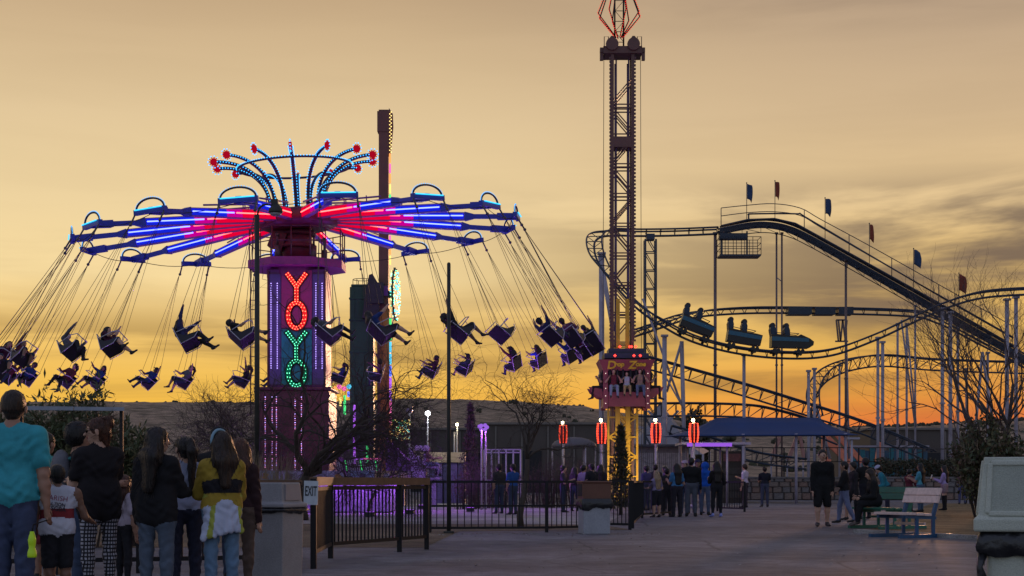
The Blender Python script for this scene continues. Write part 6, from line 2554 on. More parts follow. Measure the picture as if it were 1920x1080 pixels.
# pale slatted booth
s0, s1 = W(1196, 838, 80), W(1292, 838, 80)
bo = empty("slatted_booth", ((s0.x + s1.x) / 2, 80, 0), "pale grey booth walled with vertical slats behind the wide red totem", "booth")
b = MB()
b.box(((s0.x + s1.x) / 2, 81, s0.z / 2), (s1.x - s0.x, 1.8, s0.z))
b.build("wall", mat("booth_grey", (0.17, 0.16, 0.17), 0.7, var=0.25), bo)
b = MB()
b.box(((s0.x + s1.x) / 2, 80.9, s0.z + 0.07), (s1.x - s0.x + 0.3, 2.3, 0.12))
b.build("roof", mat("booth_roof", (0.07, 0.07, 0.08), 0.7), bo)
for k in range(26):
    x = s0.x + (s1.x - s0.x) * (k + 0.5) / 26
    b = MB()
    b.box((x, 80.07, s0.z / 2 - 0.1), (0.06 + 0.03 * (k % 3 == 0), 0.05, s0.z - 0.4))
    b.build("slat", mat("slat_pale", (0.34, 0.32, 0.33), 0.7, var=0.3), bo)
# big pale fabric peak and its struts
t0 = W(1238, 752, 112)
tn = empty("tent_peak", (t0.x, 112, 0), "grey peaked fabric tent crossed by struts behind the drop tower base", "tent")
b = MB()
base = [W(1168, 852, 108), W(1318, 852, 108), W(1330, 846, 116), W(1160, 846, 116)]
for i in range(4):
    A = sag(base[i], base[(i + 1) % 4], 8, 0)
    loft(b, A, [t0.copy() for _ in range(9)], 6, 0.5)
b.build("fabric", mat("tent_grey", (0.24, 0.23, 0.25), 0.8, var=0.2, scale=0.5), tn)
for q in base:
    b = MB()
    b.cyl((q.x, q.y, 0), q, 0.08, 7)
    b.build("post", M_sup, tn)
for a, c in (((1215, 770), (1285, 842)), ((1272, 770), (1205, 842)), ((1195, 800), (1290, 820))):
    b = MB()
    b.beam(W(*a, 107.4), W(*c, 107.4), 0.16, 0.16)
    b.build("strut", M_sup, tn)
# coral painted slide frame and teal station
cf_ = empty("slide_frame", W(1570, 902, 106) - Vector((0, 0, H)), "coral pink slanted ride frame under the canopy's right tip", "ride frame")
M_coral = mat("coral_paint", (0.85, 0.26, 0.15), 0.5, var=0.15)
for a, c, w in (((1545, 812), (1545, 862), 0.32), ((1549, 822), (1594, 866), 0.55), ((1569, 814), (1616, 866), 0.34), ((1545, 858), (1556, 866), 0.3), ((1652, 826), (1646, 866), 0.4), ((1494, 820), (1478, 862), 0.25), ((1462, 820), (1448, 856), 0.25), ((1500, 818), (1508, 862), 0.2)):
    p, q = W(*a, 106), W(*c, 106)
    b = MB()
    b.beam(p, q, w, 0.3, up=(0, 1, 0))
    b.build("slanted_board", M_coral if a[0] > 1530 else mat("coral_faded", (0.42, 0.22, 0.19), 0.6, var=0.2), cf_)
    b = MB()
    b.cyl((q.x, 106.4, 0), (q.x, 106.4, q.z + 0.1), 0.06, 6)
    b.build("leg", M_sup, cf_)
st_ = empty("coaster_station", W(1665, 902, 110) - Vector((0, 0, H)), "low teal coaster station fence beneath the white supports", "station")
for k in range(16):
    x0, x1 = W(1595 + k * 9, 0, 110).x, W(1603.6 + k * 9, 0, 110).x
    b = MB()
    zt = W(0, 839 + (k % 4) * 2.0, 110).z
    b.box(((x0 + x1) / 2, 110, zt / 2), (x1 - x0, 0.1, zt))
    b.build("panel", mat("station_teal_%d" % (k % 2), [(0.02, 0.16, 0.20), (0.03, 0.09, 0.15)][k % 2], 0.5, var=0.3), st_)
b = MB()
b.beam(W(1592, 837, 109.9), W(1742, 837, 109.9), 0.12, 0.14)
b.build("top_rail", M_sup, st_)
p = W(1597, 822, 90)
sl = empty("street_light", (p.x, 90, 0), "short grey street light with a flat head right of the canopy", "street light")
b = MB()
b.cyl((p.x, 90, 0), (p.x, 90, p.z), 0.07, 8)
b.build("pole", M_sup, sl)
b = MB()
b.box(p + Vector((0.1, 0, 0)), (0.7, 0.3, 0.12))
b.build("lamp_head", M_sup, sl)

# ------------------------------------------------------------------ bare trees
def bare_tree(name, label, base, h, spread, seed, trunk_r, fork, nfork, levels=5, droop=0.0, curl=0.25, upw=0.5, lean=(0, 0), twig=0.006, bark=None, dens=1.0, aim=None):
    r = random.Random(seed)
    root = empty(name, base, label, "tree")
    base = Vector(base)
    T, K = MB(), MB()
    cnt = [0]

    def grow(p, d, L, rad, lv):
        if cnt[0] > 9000:
            return
        cnt[0] += 1
        n = 6 if lv < 2 else 5 if lv < 4 else 4
        pts = [p.copy()]
        dd = d.copy()
        for i in range(n):
            dd += Vector((r.gauss(0, 1), r.gauss(0, 1), r.gauss(0, 1))) * curl * (0.5 if lv == 0 else 1.0)
            dd.z += (0.06 * upw if lv < 3 else -droop)
            dd.normalize()
            pts.append(pts[-1] + dd * L / n)
        end = rad * (0.6 if lv < levels - 1 else 0.45)
        radii = [rad + (end - rad) * i / n for i in range(n + 1)]
        (T if lv < 2 else K).tube(pts, radii, 7 if lv == 0 else 5 if lv < 2 else 3, cap=lv < 2)
        if lv >= levels:
            return
        kids = {0: nfork, 1: 5, 2: 5, 3: 5, 4: 4}.get(lv, 3)
        kids = max(2, int(round(kids * dens * r.uniform(0.8, 1.2)))) if lv else nfork
        for k in range(kids):
            t = 1.0 if (k == 0 or lv == 0) else r.uniform(0.3, 1.0)
            f = t * n
            i = min(int(f), n - 1)
            q = pts[i].lerp(pts[i + 1], f - i)
            az = 2 * math.pi * (k + r.uniform(-0.3, 0.3)) / kids + lv * 1.3
            base_d = (pts[min(i + 1, n)] - pts[i]).normalized()
            o1 = base_d.orthogonal().normalized()
            o2 = base_d.cross(o1)
            sp = spread * r.uniform(0.55, 1.15) * (1 if k or lv == 0 else 0.4)
            nd = (base_d + (o1 * math.cos(az) + o2 * math.sin(az)) * sp)
            nd.z += upw * 0.25
            nd.normalize()
            grow(q, nd, L * r.uniform(0.55, 0.85) if lv else (h - fork) * r.uniform(0.42, 0.6), max(end * r.uniform(0.6, 0.85), twig * 0.6), lv + 1)

    d0 = Vector((lean[0], lean[1], 1)).normalized()
    grow(base, d0, fork, trunk_r, 0)
    T.build("trunk", bark or M_bark, root)
    K.build("crown", bark or M_bark, root)
    return root


bare_tree("bare_tree", "gnarled bare tree with curly twigs in front of the swing ride's pedestal", G(566, 41.5), 5.8, 1.05, 4, 0.19, 1.25, 8, 5, droop=0.05, curl=0.30, upw=0.42, twig=0.006, dens=0.85, lean=(-0.12, 0))
bare_tree("bare_tree", "small bare tree with a dark straight trunk behind the long railing", G(976, 35.2), 3.9, 0.8, 9, 0.085, 1.6, 6, 5, droop=0.04, curl=0.30, upw=0.6, twig=0.006, dens=0.72, lean=(0.05, 0))
bare_tree("bare_tree", "large bare tree with upright forked branches behind the green bin", G(1902, 47.0), 6.7, 0.85, 15, 0.2, 1.2, 7, 5, droop=-0.03, curl=0.16, upw=0.5, dens=0.78, twig=0.007, bark=M_bark2, lean=(-0.05, 0))
bare_tree("bare_tree", "low bare tree spreading thin twigs left of the dark lamp post", G(432, 46.0), 3.9, 0.95, 23, 0.09, 0.8, 7, 5, droop=0.02, curl=0.28, upw=0.45, twig=0.008)
bare_tree("bare_tree", "thin leafless shrub tree right of the green pendulum housing", G(690, 45.0), 3.6, 0.7, 31, 0.07, 0.9, 6, 5, droop=0.05, curl=0.30, upw=0.7, twig=0.008)


def twig_bush(px, Y, hgt, rad, seed, label, leafn=500, m=None):
    root = empty("shrub", G(px, Y), label, "shrub", "leafless shrubs in the bed behind the long railing")
    r = random.Random(seed)
    b = MB()
    c = G(px, Y)
    for k in range(70):
        a = r.uniform(0, 6.28)
        rr = rad * r.uniform(0.2, 1.0)
        p = c + Vector((rr * 0.7 * math.cos(a), rr * 0.7 * math.sin(a), 0))
        e = c + Vector((rr * math.cos(a), rr * math.sin(a), hgt * r.uniform(0.6, 1.0)))
        m1 = p.lerp(e, 0.5) + Vector((r.gauss(0, 0.06), r.gauss(0, 0.06), 0.1))
        b.tube([p, m1, e], [0.012, 0.008, 0.003], 3, cap=False)
        for q in range(5):
            s = p.lerp(m1, r.random()) if r.random() < 0.4 else m1.lerp(e, r.random())
            b.tube([s, s + Vector((r.gauss(0, 0.15), r.gauss(0, 0.15), r.uniform(0.05, 0.3)))], [0.006, 0.002], 3, cap=False)
    b.build("stem", M_bark, root)

    def smp(rg, n):
        a = rg.uniform(0, 6.28, n)
        rr = rad * np.sqrt(rg.uniform(0, 1, n))
        return np.stack([c.x + rr * np.cos(a), c.y + rr * np.sin(a), hgt * rg.uniform(0.15, 1.0, n) * (1 - 0.3 * rr / rad)], 1)
    V, Fq = leaves(leafn, smp, 0.06, 0.5, seed)
    leaf_obj("foliage", V, Fq, m or [M_leaf_dk[2], M_leaf_dk[1]], root)


for i, (px, Y, hh, rd, lb) in enumerate(((905, 60, 2.0, 0.95, "twiggy brown shrub right of the slim pole, behind the railing"), (878, 58, 1.5, 0.8, "low dark shrub nearest the slim pole"),
                                         (940, 61, 1.3, 0.8, "low shrub just left of the small bare tree's trunk"), (1010, 61, 1.6, 0.9, "shrub just right of the small bare tree's trunk"),
                                         (1042, 62, 2.2, 1.1, "tall twiggy shrub midway between the small tree and the brown bin"), (1084, 61, 2.1, 1.1, "twiggy shrub behind the brown topped bin's left edge"),
                                         (1122, 60, 1.9, 1.0, "shrub directly behind the brown topped bin"))):
    twig_bush(px, Y, hh, rd, 50 + i, lb)


def conifer(px, Y, hgt, rad, seed, label):
    root = empty("conifer_tree", G(px, Y), label, "tree")
    c = G(px, Y)
    b = MB()
    b.tube([c, c + Vector((0, 0, hgt * 0.95))], [0.06, 0.01], 6)
    b.build("trunk", M_bark, root)

    def smp(rg, n):
        t = rg.uniform(0.04, 1, n) ** 0.8
        a = rg.uniform(0, 6.28, n)
        rr = rad * (1.03 - t) * np.sqrt(rg.uniform(0.15, 1, n)) * (0.75 + 0.35 * np.sin(a * 3 + t * 22))
        return np.stack([c.x + rr * np.cos(a), c.y + rr * np.sin(a), hgt * t], 1)
    V, Fq = leaves(3200, smp, 0.16, 0.25, seed, up=0.9)
    leaf_obj("crown", V, Fq, M_leaf_dk, root)


conifer(882, 62, 4.1, 0.75, 71, "narrow dark conifer beyond the slim pole, in front of the warehouse")
conifer(1164, 48.5, 2.75, 0.6, 72, "small dark conifer in front of the drop tower's yellow base")


def leafy(name, px, Y, hgt, rad, seed, label, n=5000, size=0.14, slim=0.3, m=None, shoots=40, cat="shrub", ell=1.0):
    root = empty(name, G(px, Y), label, cat)
    c = G(px, Y)
    r = random.Random(seed)
    b = MB()
    tips = []
    for k in range(shoots):
        a = r.uniform(0, 6.28)
        rr = rad * math.sqrt(r.random())
        hh = hgt * (1 - 0.35 * (rr / rad) ** 2) * r.uniform(0.75, 1.0)
        e = c + Vector((rr * math.cos(a), rr * ell * math.sin(a), hh))
        p = c + Vector((rr * 0.35 * math.cos(a), rr * 0.35 * ell * math.sin(a), 0))
        b.tube([p, p.lerp(e, 0.5) + Vector((0, 0, 0.15)), e], [0.02, 0.012, 0.004], 4, cap=False)
        tips.append((p, e))
    b.build("stem", M_bark, root)

    def smp(rg, nn):
        i = rg.randint(0, len(tips), nn)
        t = rg.uniform(0.2, 1.02, nn) ** 0.7
        P0 = np.array([tuple(tips[q][0]) for q in i])
        P1 = np.array([tuple(tips[q][1]) for q in i])
        return P0 + (P1 - P0) * t[:, None] + rg.normal(0, 0.07, (nn, 3)) * rad / 0.8
    V, Fq = leaves(n, smp, size, slim, seed, up=0.8)
    leaf_obj("foliage", V, Fq, m or M_leaf, root)


leafy("oleander_bush", 62, 24.5, 2.55, 0.85, 81, "tall oleander bush rising behind the man in the teal shirt", 7000, 0.15, 0.22, M_leaf, 46)
leafy("oleander_bush", 158, 24.8, 2.72, 0.72, 82, "tall oleander bush behind the woman in sunglasses", 7000, 0.15, 0.22, M_leaf, 44)
leafy("oleander_bush", 243, 25.2, 2.25, 0.55, 83, "smaller oleander bush at the end of the pale bar, left of the bare hillside", 4500, 0.15, 0.22, M_leaf, 30)
leafy("broadleaf_shrub", 1850, 45.0, 3.0, 1.15, 84, "broad olive brown shrub under the large bare tree behind the green bin", 6500, 0.15, 0.45, [M_leaf[2], M_leaf_dk[2], M_leaf[0]], 50)
leafy("flat_topped_tree", 1304, 122, 7.1, 1.1, 85, "dark flat topped tree behind the coaster's lowest truss", 5000, 0.35, 0.6, M_leaf_dk, 60, "tree")
# ornamental grass tufts
for i, (px, Y, lb) in enumerate(((492, 33.0, "tall dry ornamental grass clump behind the grey bin"), (528, 35.0, "dry ornamental grass clump beside the tree before the pedestal"), (462, 30.0, "dry ornamental grass clump beside the auburn haired woman"))):
    root = empty("ornamental_grass", G(px, Y), lb, "grass clump")
    c = G(px, Y)
    r = random.Random(90 + i)
    b = MB()
    for k in range(170):
        a = r.uniform(0, 6.28)
        L = r.uniform(0.9, 1.75)
        sp = r.uniform(0.05, 0.5)
        o = Vector((math.cos(a), math.sin(a), 0))
        b.tube([c + o * 0.08, c + o * (0.08 + sp * 0.4) + Vector((0, 0, L * 0.6)), c + o * (0.1 + sp) + Vector((0, 0, L))], [0.007, 0.005, 0.0015], 3, cap=False)
    b.build("blades", mat("dry_grass", (0.24, 0.19, 0.13), 0.8, var=0.3), root, "stuff")
# pale bar on posts before the oleanders
p0, p1 = W(28, 765, 20.4), W(232, 767, 21.0)
br = empty("height_bar", (p0.x, 20.4, 0), "pale grey horizontal bar in front of the oleander bushes", "bar")
b = MB()
mid = p0.lerp(p1, 0.53)
b.beam(p0, mid - (p1 - p0).normalized() * 0.006, 0.06, 0.052)
b.beam(mid + (p1 - p0).normalized() * 0.006, p1, 0.06, 0.05)
b.build("bar", mat("bar_grey", (0.26, 0.30, 0.36), 0.5, var=0.15), br)
for q in (p0.lerp(p1, 0.045), p0.lerp(p1, 0.97)):
    b = MB()
    b.box((q.x, q.y + 0.055, q.z / 2), (0.045, 0.045, q.z))
    b.build("post", M_black, br)
# ------------------------------------------------------------------ litter bins
M_bin = mat("bin_grey", (0.27, 0.265, 0.27), 0.6, var=0.15, scale=4, bump=0.25, bscale=90, fine=0.12)
M_bing = mat("bin_green_grey", (0.46, 0.485, 0.40), 0.55, var=0.12, scale=4, bump=0.3, bscale=120, fine=0.12)
M_binb = mat("bin_brown", (0.13, 0.055, 0.035), 0.55, var=0.2, scale=4)
M_binl = mat("bin_pale", (0.30, 0.31, 0.34), 0.6, var=0.15, scale=4, fine=0.1)
M_bag = mat("bin_liner", (0.012, 0.012, 0.014), 0.4, var=0.3, scale=6, bump=0.8, bscale=14, spec=0.6)


def ring_loft(b, prof, n=4, rot=math.pi / 4, M=None, mi=0):
    """square/round sections (half width x, half depth y, z) lofted"""
    vs_, fs = [], []
    for hx, hy, z in prof:
        for sx, sy in ((-1, -1), (1, -1), (1, 1), (-1, 1)):
            vs_.append(M @ Vector((sx * hx, sy * hy, z)))
    for i in range(len(prof) - 1):
        for j in range(4):
            fs.append((i * 4 + j, i * 4 + (j + 1) % 4, (i + 1) * 4 + (j + 1) % 4, (i + 1) * 4 + j))
    fs.append((3, 2, 1, 0))
    o = (len(prof) - 1) * 4
    fs.append((o, o + 1, o + 2, o + 3))
    b.add(vs_, fs, mi)


def liner(b, M, hx, hy, z0, z1, seed, droop=0.04):
    """crumpled bag lip folded over the rim"""
    r = random.Random(seed)
    n = 72
    rows = 6
    vs_, fs = [], []
    for k in range(rows):
        t = k / (rows - 1)
        for j in range(n):
            a = 2 * math.pi * j / n
            ca, sa = math.cos(a), math.sin(a)
            q = max(abs(ca), abs(sa))
            ex = 0.012 + 0.028 * math.sin(math.pi * t) + r.uniform(-0.01, 0.012)
            vs_.append(M @ Vector(((hx + ex) * ca / q, (hy + ex) * sa / q, z1 + (z0 - z1) * t + ((droop * (math.sin(3 * a + seed) + 0.6 * math.sin(7 * a + 1) + r.uniform(-0.3, 0.3))) * 0.6 * t * t))))
    for k in range(rows - 1):
        for j in range(n):
            fs.append((k * n + j, (k + 1) * n + j, (k + 1) * n + (j + 1) % n, k * n + (j + 1) % n))
    b.add(vs_, fs, 0, True)


# grey bin beside the exit sign
bc = G(518, 15.9)
M = Matrix.Translation(bc) @ Matrix.Rotation(math.radians(-24), 4, "Z")
binl = empty("litter_bin", bc, "grey square litter bin with a hooded lid in front of the exit sign", "litter bin")
b = MB()
ring_loft(b, [(0.19, 0.19, 0.0), (0.205, 0.205, 0.78)], M=M)
b.build("body", M_bin, binl, bevel=0.012)
b = MB()
ring_loft(b, [(0.235, 0.235, 0.79), (0.235, 0.235, 0.83), (0.192, 0.192, 0.845), (0.178, 0.178, 1.045)], M=M)
lid = b.build("hood", M_bin, binl, bevel=0.012)
b = MB()
b.prism([(-0.14, 0.0), (0.14, 0.0), (0.13, 0.16), (-0.13, 0.16)], 0.02, M @ frame((0.191, 0, 0.865), (0, 1, 0), (0, 0, 1)))
b.build("flap", mat("flap_pale", (0.30, 0.27, 0.27), 0.5, var=0.1), lid)
b = MB()
liner(b, M, 0.2, 0.2, 0.735, 0.788, 4, 0.015)
b.build("bin_liner", M_bag, binl)
# green-grey bin at the right edge
bc = Vector((3.09, 9.2, 0))
M = Matrix.Translation(bc) @ Matrix.Rotation(math.radians(-19), 4, "Z")
binr = empty("litter_bin", bc, "large green grey litter bin with a recessed hood at the right edge", "litter bin")
b = MB()
ring_loft(b, [(0.235, 0.235, 0.0), (0.25, 0.25, 0.755)], M=M)
b.build("body", M_bing, binr, bevel=0.03)
b = MB()
ring_loft(b, [(0.31, 0.31, 0.765), (0.318, 0.318, 0.775), (0.318, 0.318, 0.838), (0.295, 0.295, 0.86), (0.262, 0.262, 1.20)], M=M)
hood = b.build("hood", M_bing, binr, bevel=0.028)
for sgn, ax in ((-1, 0), (1, 0), (-1, 1), (1, 1)):
    n = Vector((0, sgn, 0)) if ax == 0 else Vector((sgn, 0, 0))
    t = Vector((1, 0, 0)) if ax == 0 else Vector((0, 1, 0))
    up_ = (Vector((0, 0, 0.34)) - n * 0.033).normalized()
    Mf = M @ frame(n * 0.2815 + Vector((0, 0, 1.0)), t, up_)
    f = MB()
    # raised border round the recessed panel
    for a, c in (((-0.235, -0.13), (0.235, -0.13)), ((-0.222, 0.165), (0.222, 0.165)), ((-0.238, -0.13), (-0.225, 0.165)), ((0.238, -0.13), (0.225, 0.165))):
        f.beam(Mf @ Vector((*a, 0.0)), Mf @ Vector((*c, 0.0)), 0.032, 0.026, up=(Mf.to_3x3() @ Vector((0, 0, 1))))
    f.build("panel_border", M_bing, hood, bevel=0.008)
    f = MB()
    f.prism([(-0.225, -0.118), (0.225, -0.118), (0.213, 0.152), (-0.213, 0.152)], 0.006, Mf @ Matrix.Translation((0, 0, 0.001)))
    f.build("recessed_panel", mat("bin_panel", (0.36, 0.39, 0.325), 0.6, var=0.15, scale=4, bump=0.4, bscale=160, fine=0.15), hood)
b = MB()
liner(b, M, 0.262, 0.262, 0.60, 0.772, 8, 0.05)
b.tube([M @ Vector((-0.27, -0.26, 0.63)), M @ Vector((-0.285, -0.28, 0.56)), M @ Vector((-0.27, -0.275, 0.5)), M @ Vector((-0.29, -0.28, 0.45))], [0.03, 0.018, 0.03, 0.006], 7)
b.build("bin_liner", M_bag, binr)
# brown hooded bin by the railing
bc = G(1114, 31.1)
M = Matrix.Translation(bc) @ Matrix.Rotation(math.radians(9), 4, "Z")
binb = empty("litter_bin", bc, "pale litter bin with a brown hood and black liner beside the railing", "litter bin")
b = MB()
ring_loft(b, [(0.27, 0.27, 0.0), (0.275, 0.275, 0.58)], M=M)
b.build("body", M_binl, binb, bevel=0.015)
b = MB()
ring_loft(b, [(0.285, 0.285, 0.70), (0.285, 0.285, 1.02), (0.31, 0.31, 1.03), (0.30, 0.30, 1.06)], M=M)
hood = b.build("hood", M_binb, binb, bevel=0.015)
b = MB()
b.prism([(-0.2, -0.12), (0.2, -0.12), (0.2, 0.12), (-0.2, 0.12)], 0.012, M @ frame((-0.288, 0, 0.88), (0, 1, 0), (0, 0, 1)))
b.build("opening", M_dark, hood)
b = MB()
liner(b, M, 0.282, 0.282, 0.50, 0.71, 12, 0.05)
b.build("bin_liner", M_bag, binb)

# exit sign on the fence post
es = W(583, 924, 18.42)
sg = empty("exit_sign", es, "small pale EXIT sign fixed to the queue fence post", "sign")
b = MB()
b.box(es, (0.168, 0.012, 0.285), Matrix.Rotation(0.03, 3, "Y"))
b.build("board", mat("sign_pale", (0.50, 0.55, 0.58), 0.6, var=0.12, scale=10), sg)
text_mesh("lettering", "EXIT", 0.165, frame(es + Vector((0.0, -0.009, 0.015)), (1, 0, -0.03), (0.03, 0, 1)), mat("sign_ink", (0.02, 0.02, 0.025), 0.6), sg, 0.002, 0.002, sx=0.42)

# ------------------------------------------------------------------ benches
def bench(px, Y, ang, label, m_frame, m_plank, length=1.2):
    c = G(px, Y)
    root = empty("park_bench", c, label, "bench")
    M = Matrix.Translation(c) @ Matrix.Rotation(math.radians(ang), 4, "Z")     # local: x along the seat, -y is the sitter's front
    for sx in (-1, 1):
        x = sx * length * 0.42
        b = MB()
        b.beam(M @ Vector((x, -0.62, 0.035)), M @ Vector((x, 0.72, 0.035)), 0.07, 0.07)
        b.beam(M @ Vector((x, -0.18, 0.07)), M @ Vector((x, -0.18, 0.42)), 0.06, 0.07)
        b.beam(M @ Vector((x, 0.24, 0.07)), M @ Vector((x, 0.24, 0.44)), 0.06, 0.07)
        b.beam(M @ Vector((x, 0.24, 0.42)), M @ Vector((x, 0.42, 0.92)), 0.05, 0.07)
        b.beam(M @ Vector((x, -0.42, 0.40)), M @ Vector((x, 0.3, 0.37)), 0.05, 0.06)
        b.build("end_frame", m_frame, root)
    for k in range(3):
        y = -0.36 + k * 0.2
        b = MB()
        b.box((0, 0, 0), (length, 0.175, 0.045))
        for i in range(len(b.v)):
            b.v[i] = tuple(M @ (Vector(b.v[i]) + Vector((0, y, 0.455 - 0.01 * k))))
        b.build("seat_plank", m_plank, root)
    for k in range(2):
        b = MB()
        R = Matrix.Rotation(math.radians(-19), 4, "X")
        b.box((0, 0, 0), (length, 0.04, 0.14))
        for i in range(len(b.v)):
            b.v[i] = tuple(M @ (R @ Vector(b.v[i]) + Vector((0, 0.315 + 0.05 * k, 0.715 + 0.145 * k))))
        b.build("back_plank", m_plank, root)
    b = MB()
    b.beam(M @ Vector((-length * 0.42, 0.03, 0.26)), M @ Vector((length * 0.42, 0.03, 0.26)), 0.05, 0.05)
    b.build("cross_bar", m_plank, root)
    return root


M_bblue = mat("bench_blue", (0.02, 0.075, 0.16), 0.45, var=0.2)
M_bpink = mat("bench_plank", (0.66, 0.50, 0.45), 0.6, var=0.2, scale=14)
M_bgreen = mat("bench_green", (0.02, 0.13, 0.085), 0.45, var=0.2)
bench(1704, 29.2, -60, "empty blue framed bench with pale pinkish planks", M_bblue, M_bpink, 0.92)
bench(1660, 34.6, -62, "green bench on which the long haired woman sits", M_bgreen, M_bgreen)

# ------------------------------------------------------------------ people at the lower left, waiting in line
A_hang = ((0.14, 0.02, -1), (0.04, 0.14, -1))
A_fwd = ((0.14, 0.30, -0.9), (-0.15, 0.95, 0.1))
A_rail = ((0.12, 0.45, -0.85), (-0.2, 0.95, -0.05))
RF = 0.009


def ex_f1(B, tor, hc, hf, hu, hr, hands):
    B.cone(tor(-0.01, -0.045), tor(-0.01, 0.045), 0.076, None, 1, 0.02)


m1_, mi_ = person("man in a teal t-shirt and blue jeans seen from behind, nearest the left edge", G(24, 13.0), -8, 1.82, skin="tan", top=(0.045, 0.31, 0.36), sleeve="short", bottom=(0.05, 0.065, 0.12), legs="loose",
       hair="short", hcol="brown", arms=(((0.17, 0.02, -1), (0.05, 0.1, -1)), ((0.2, 0.1, -1), (0.0, 0.3, -0.9))), res=RF, loose=0.008, extras=ex_f1, longtop=True, look=12, bulk=1.06)
# neon bottle in his hand
hd1 = (Matrix.Translation(m1_.location) @ m1_.rotation_euler.to_matrix().to_4x4()) @ Vector(mi_["hands"][0])
fp = Vector((hd1.x - 0.05, 12.74, 0))
bt = empty("drink_bottle", (fp.x, fp.y, 0.43), "neon yellow green tall drink bottle held low beside the man's leg", "bottle")
E_neon = mat("neon_plastic", (0.55, 0.85, 0.02), 0.35, var=0.1)
b = MB()
b.lathe([(0.036, 0.0), (0.04, 0.015), (0.036, 0.05), (0.026, 0.08), (0.03, 0.11), (0.034, 0.145), (0.026, 0.18), (0.018, 0.2), (0.018, 0.215)], (fp.x, fp.y, 0.43), 14)
b.build("body", E_neon, bt)
b = MB()
b.tube([(fp.x, fp.y, 0.64), (fp.x + 0.01, fp.y, 0.70), hd1 - Vector((0, 0.02, 0.03))], 0.006, 5)
b.build("strap", M_black, bt)


def ex_child(B, tor, hc, hf, hu, hr, hands):
    B.cone(tor(0.075, -0.05), tor(0.075, 0.05), 0.066, None, 6, 0.012, ((0, 1, 0), 1.05))
    B.cone(tor(0.115, -0.05), tor(0.115, 0.05), 0.066, None, 6, 0.012, ((0, 1, 0), 1.05))
    B.cone(tor(0.03, -0.052), tor(0.03, 0.052), 0.074, None, 1, 0.012)
    B.cone(tor(0.0, -0.052), tor(0.0, 0.052), 0.076, None, 1, 0.012)


kid, ki = person("child in a white tank top with a red band and printed back", G(107, 13.4), 14, 1.20, skin="brown", top=(0.55, 0.55, 0.62), sleeve="none", bottom=(0.02, 0.02, 0.024), legs="shorts", hair="short", hcol="dark",
                 arms=(((0.35, 0.1, -0.9), (0.25, 0.7, -0.2)), A_hang), res=0.0105, extras=ex_child, extra_mats=[cloth((0.22, 0.03, 0.035))], loose=0.004, look=25, bulk=1.15)
bpy.context.view_layer.update()
for tx_, sz_, zz, m_, xx, bd_ in (("PARISH", 0.062, 0.222, mat("print_red", (0.25, 0.05, 0.09), 0.7), 0.0, 0.0), ("NATION", 0.042, 0.178, mat("print_black", (0.02, 0.02, 0.03), 0.7), -0.004, 0.001), ("GSG0A", 0.056, 0.146, MATS["print_black"], -0.004, 0.001)):
    pt = ki["tor"](zz, xx, -0.07)
    o = text_mesh("print", tx_, sz_, frame(pt, (1, 0, -0.12), (0.12, 0, 1)), m_, kid, 0.0, bd_, sx=0.95)
    sw = o.modifiers.new("wrap", "SHRINKWRAP")
    sw.target = kid
    sw.offset = 0.004
    sw.wrap_method = "PROJECT"
    sw.use_project_x = sw.use_project_z = False
    sw.use_project_y = True
    sw.use_negative_direction = True
    sw.use_positive_direction = True
b = MB()
pt = ki["tor"](-0.06, 0.075, -0.03)
b.ball(pt, 0.05, 12, 8, sc=(0.35, 0.45, 1.35))
o_ = b.build("side_emblem", mat("print_white", (0.5, 0.52, 0.6), 0.7), None)
o_.parent = kid

plaid = bpy.data.materials.new("plaid_leggings")
plaid.use_nodes = True
t = plaid.node_tree
tc = N(t, "ShaderNodeTexCoord")
ws = []
for d_ in ("Z", "X"):
    w_ = N(t, "ShaderNodeTexWave", i_Scale=9.0 if d_ == "Z" else 13.0, i_Distortion=0.6)
    w_.bands_direction = d_
    t.links.new(tc.outputs["Object"], w_.inputs["Vector"])
    ws.append(ramp(t, w_.outputs["Fac"], [(0.55, (0, 0, 0)), (0.7, (1, 1, 1))]))
mx_ = mix_c(t, 1.0, ws[0], ws[1], "LIGHTEN")
t.links.new(mix_c(t, mx_, (0.42, 0.42, 0.47), (0.02, 0.02, 0.025)), t.nodes["Principled BSDF"].inputs["Base Color"])
t.nodes["Principled BSDF"].inputs["Roughness"].default_value = 0.85


def ex_f5(B, tor, hc, hf, hu, hr, hands):
    B.cone(tor(0.06, -0.05), tor(-0.055, -0.05), 0.068, 0.074, 1, 0.03, ((0, 1, 0), 1.1))
    B.cone(tor(0.06, 0.05), tor(-0.055, 0.05), 0.068, 0.074, 1, 0.03, ((0, 1, 0), 1.1))
    # upswept frizzy curls read as part of the hair child


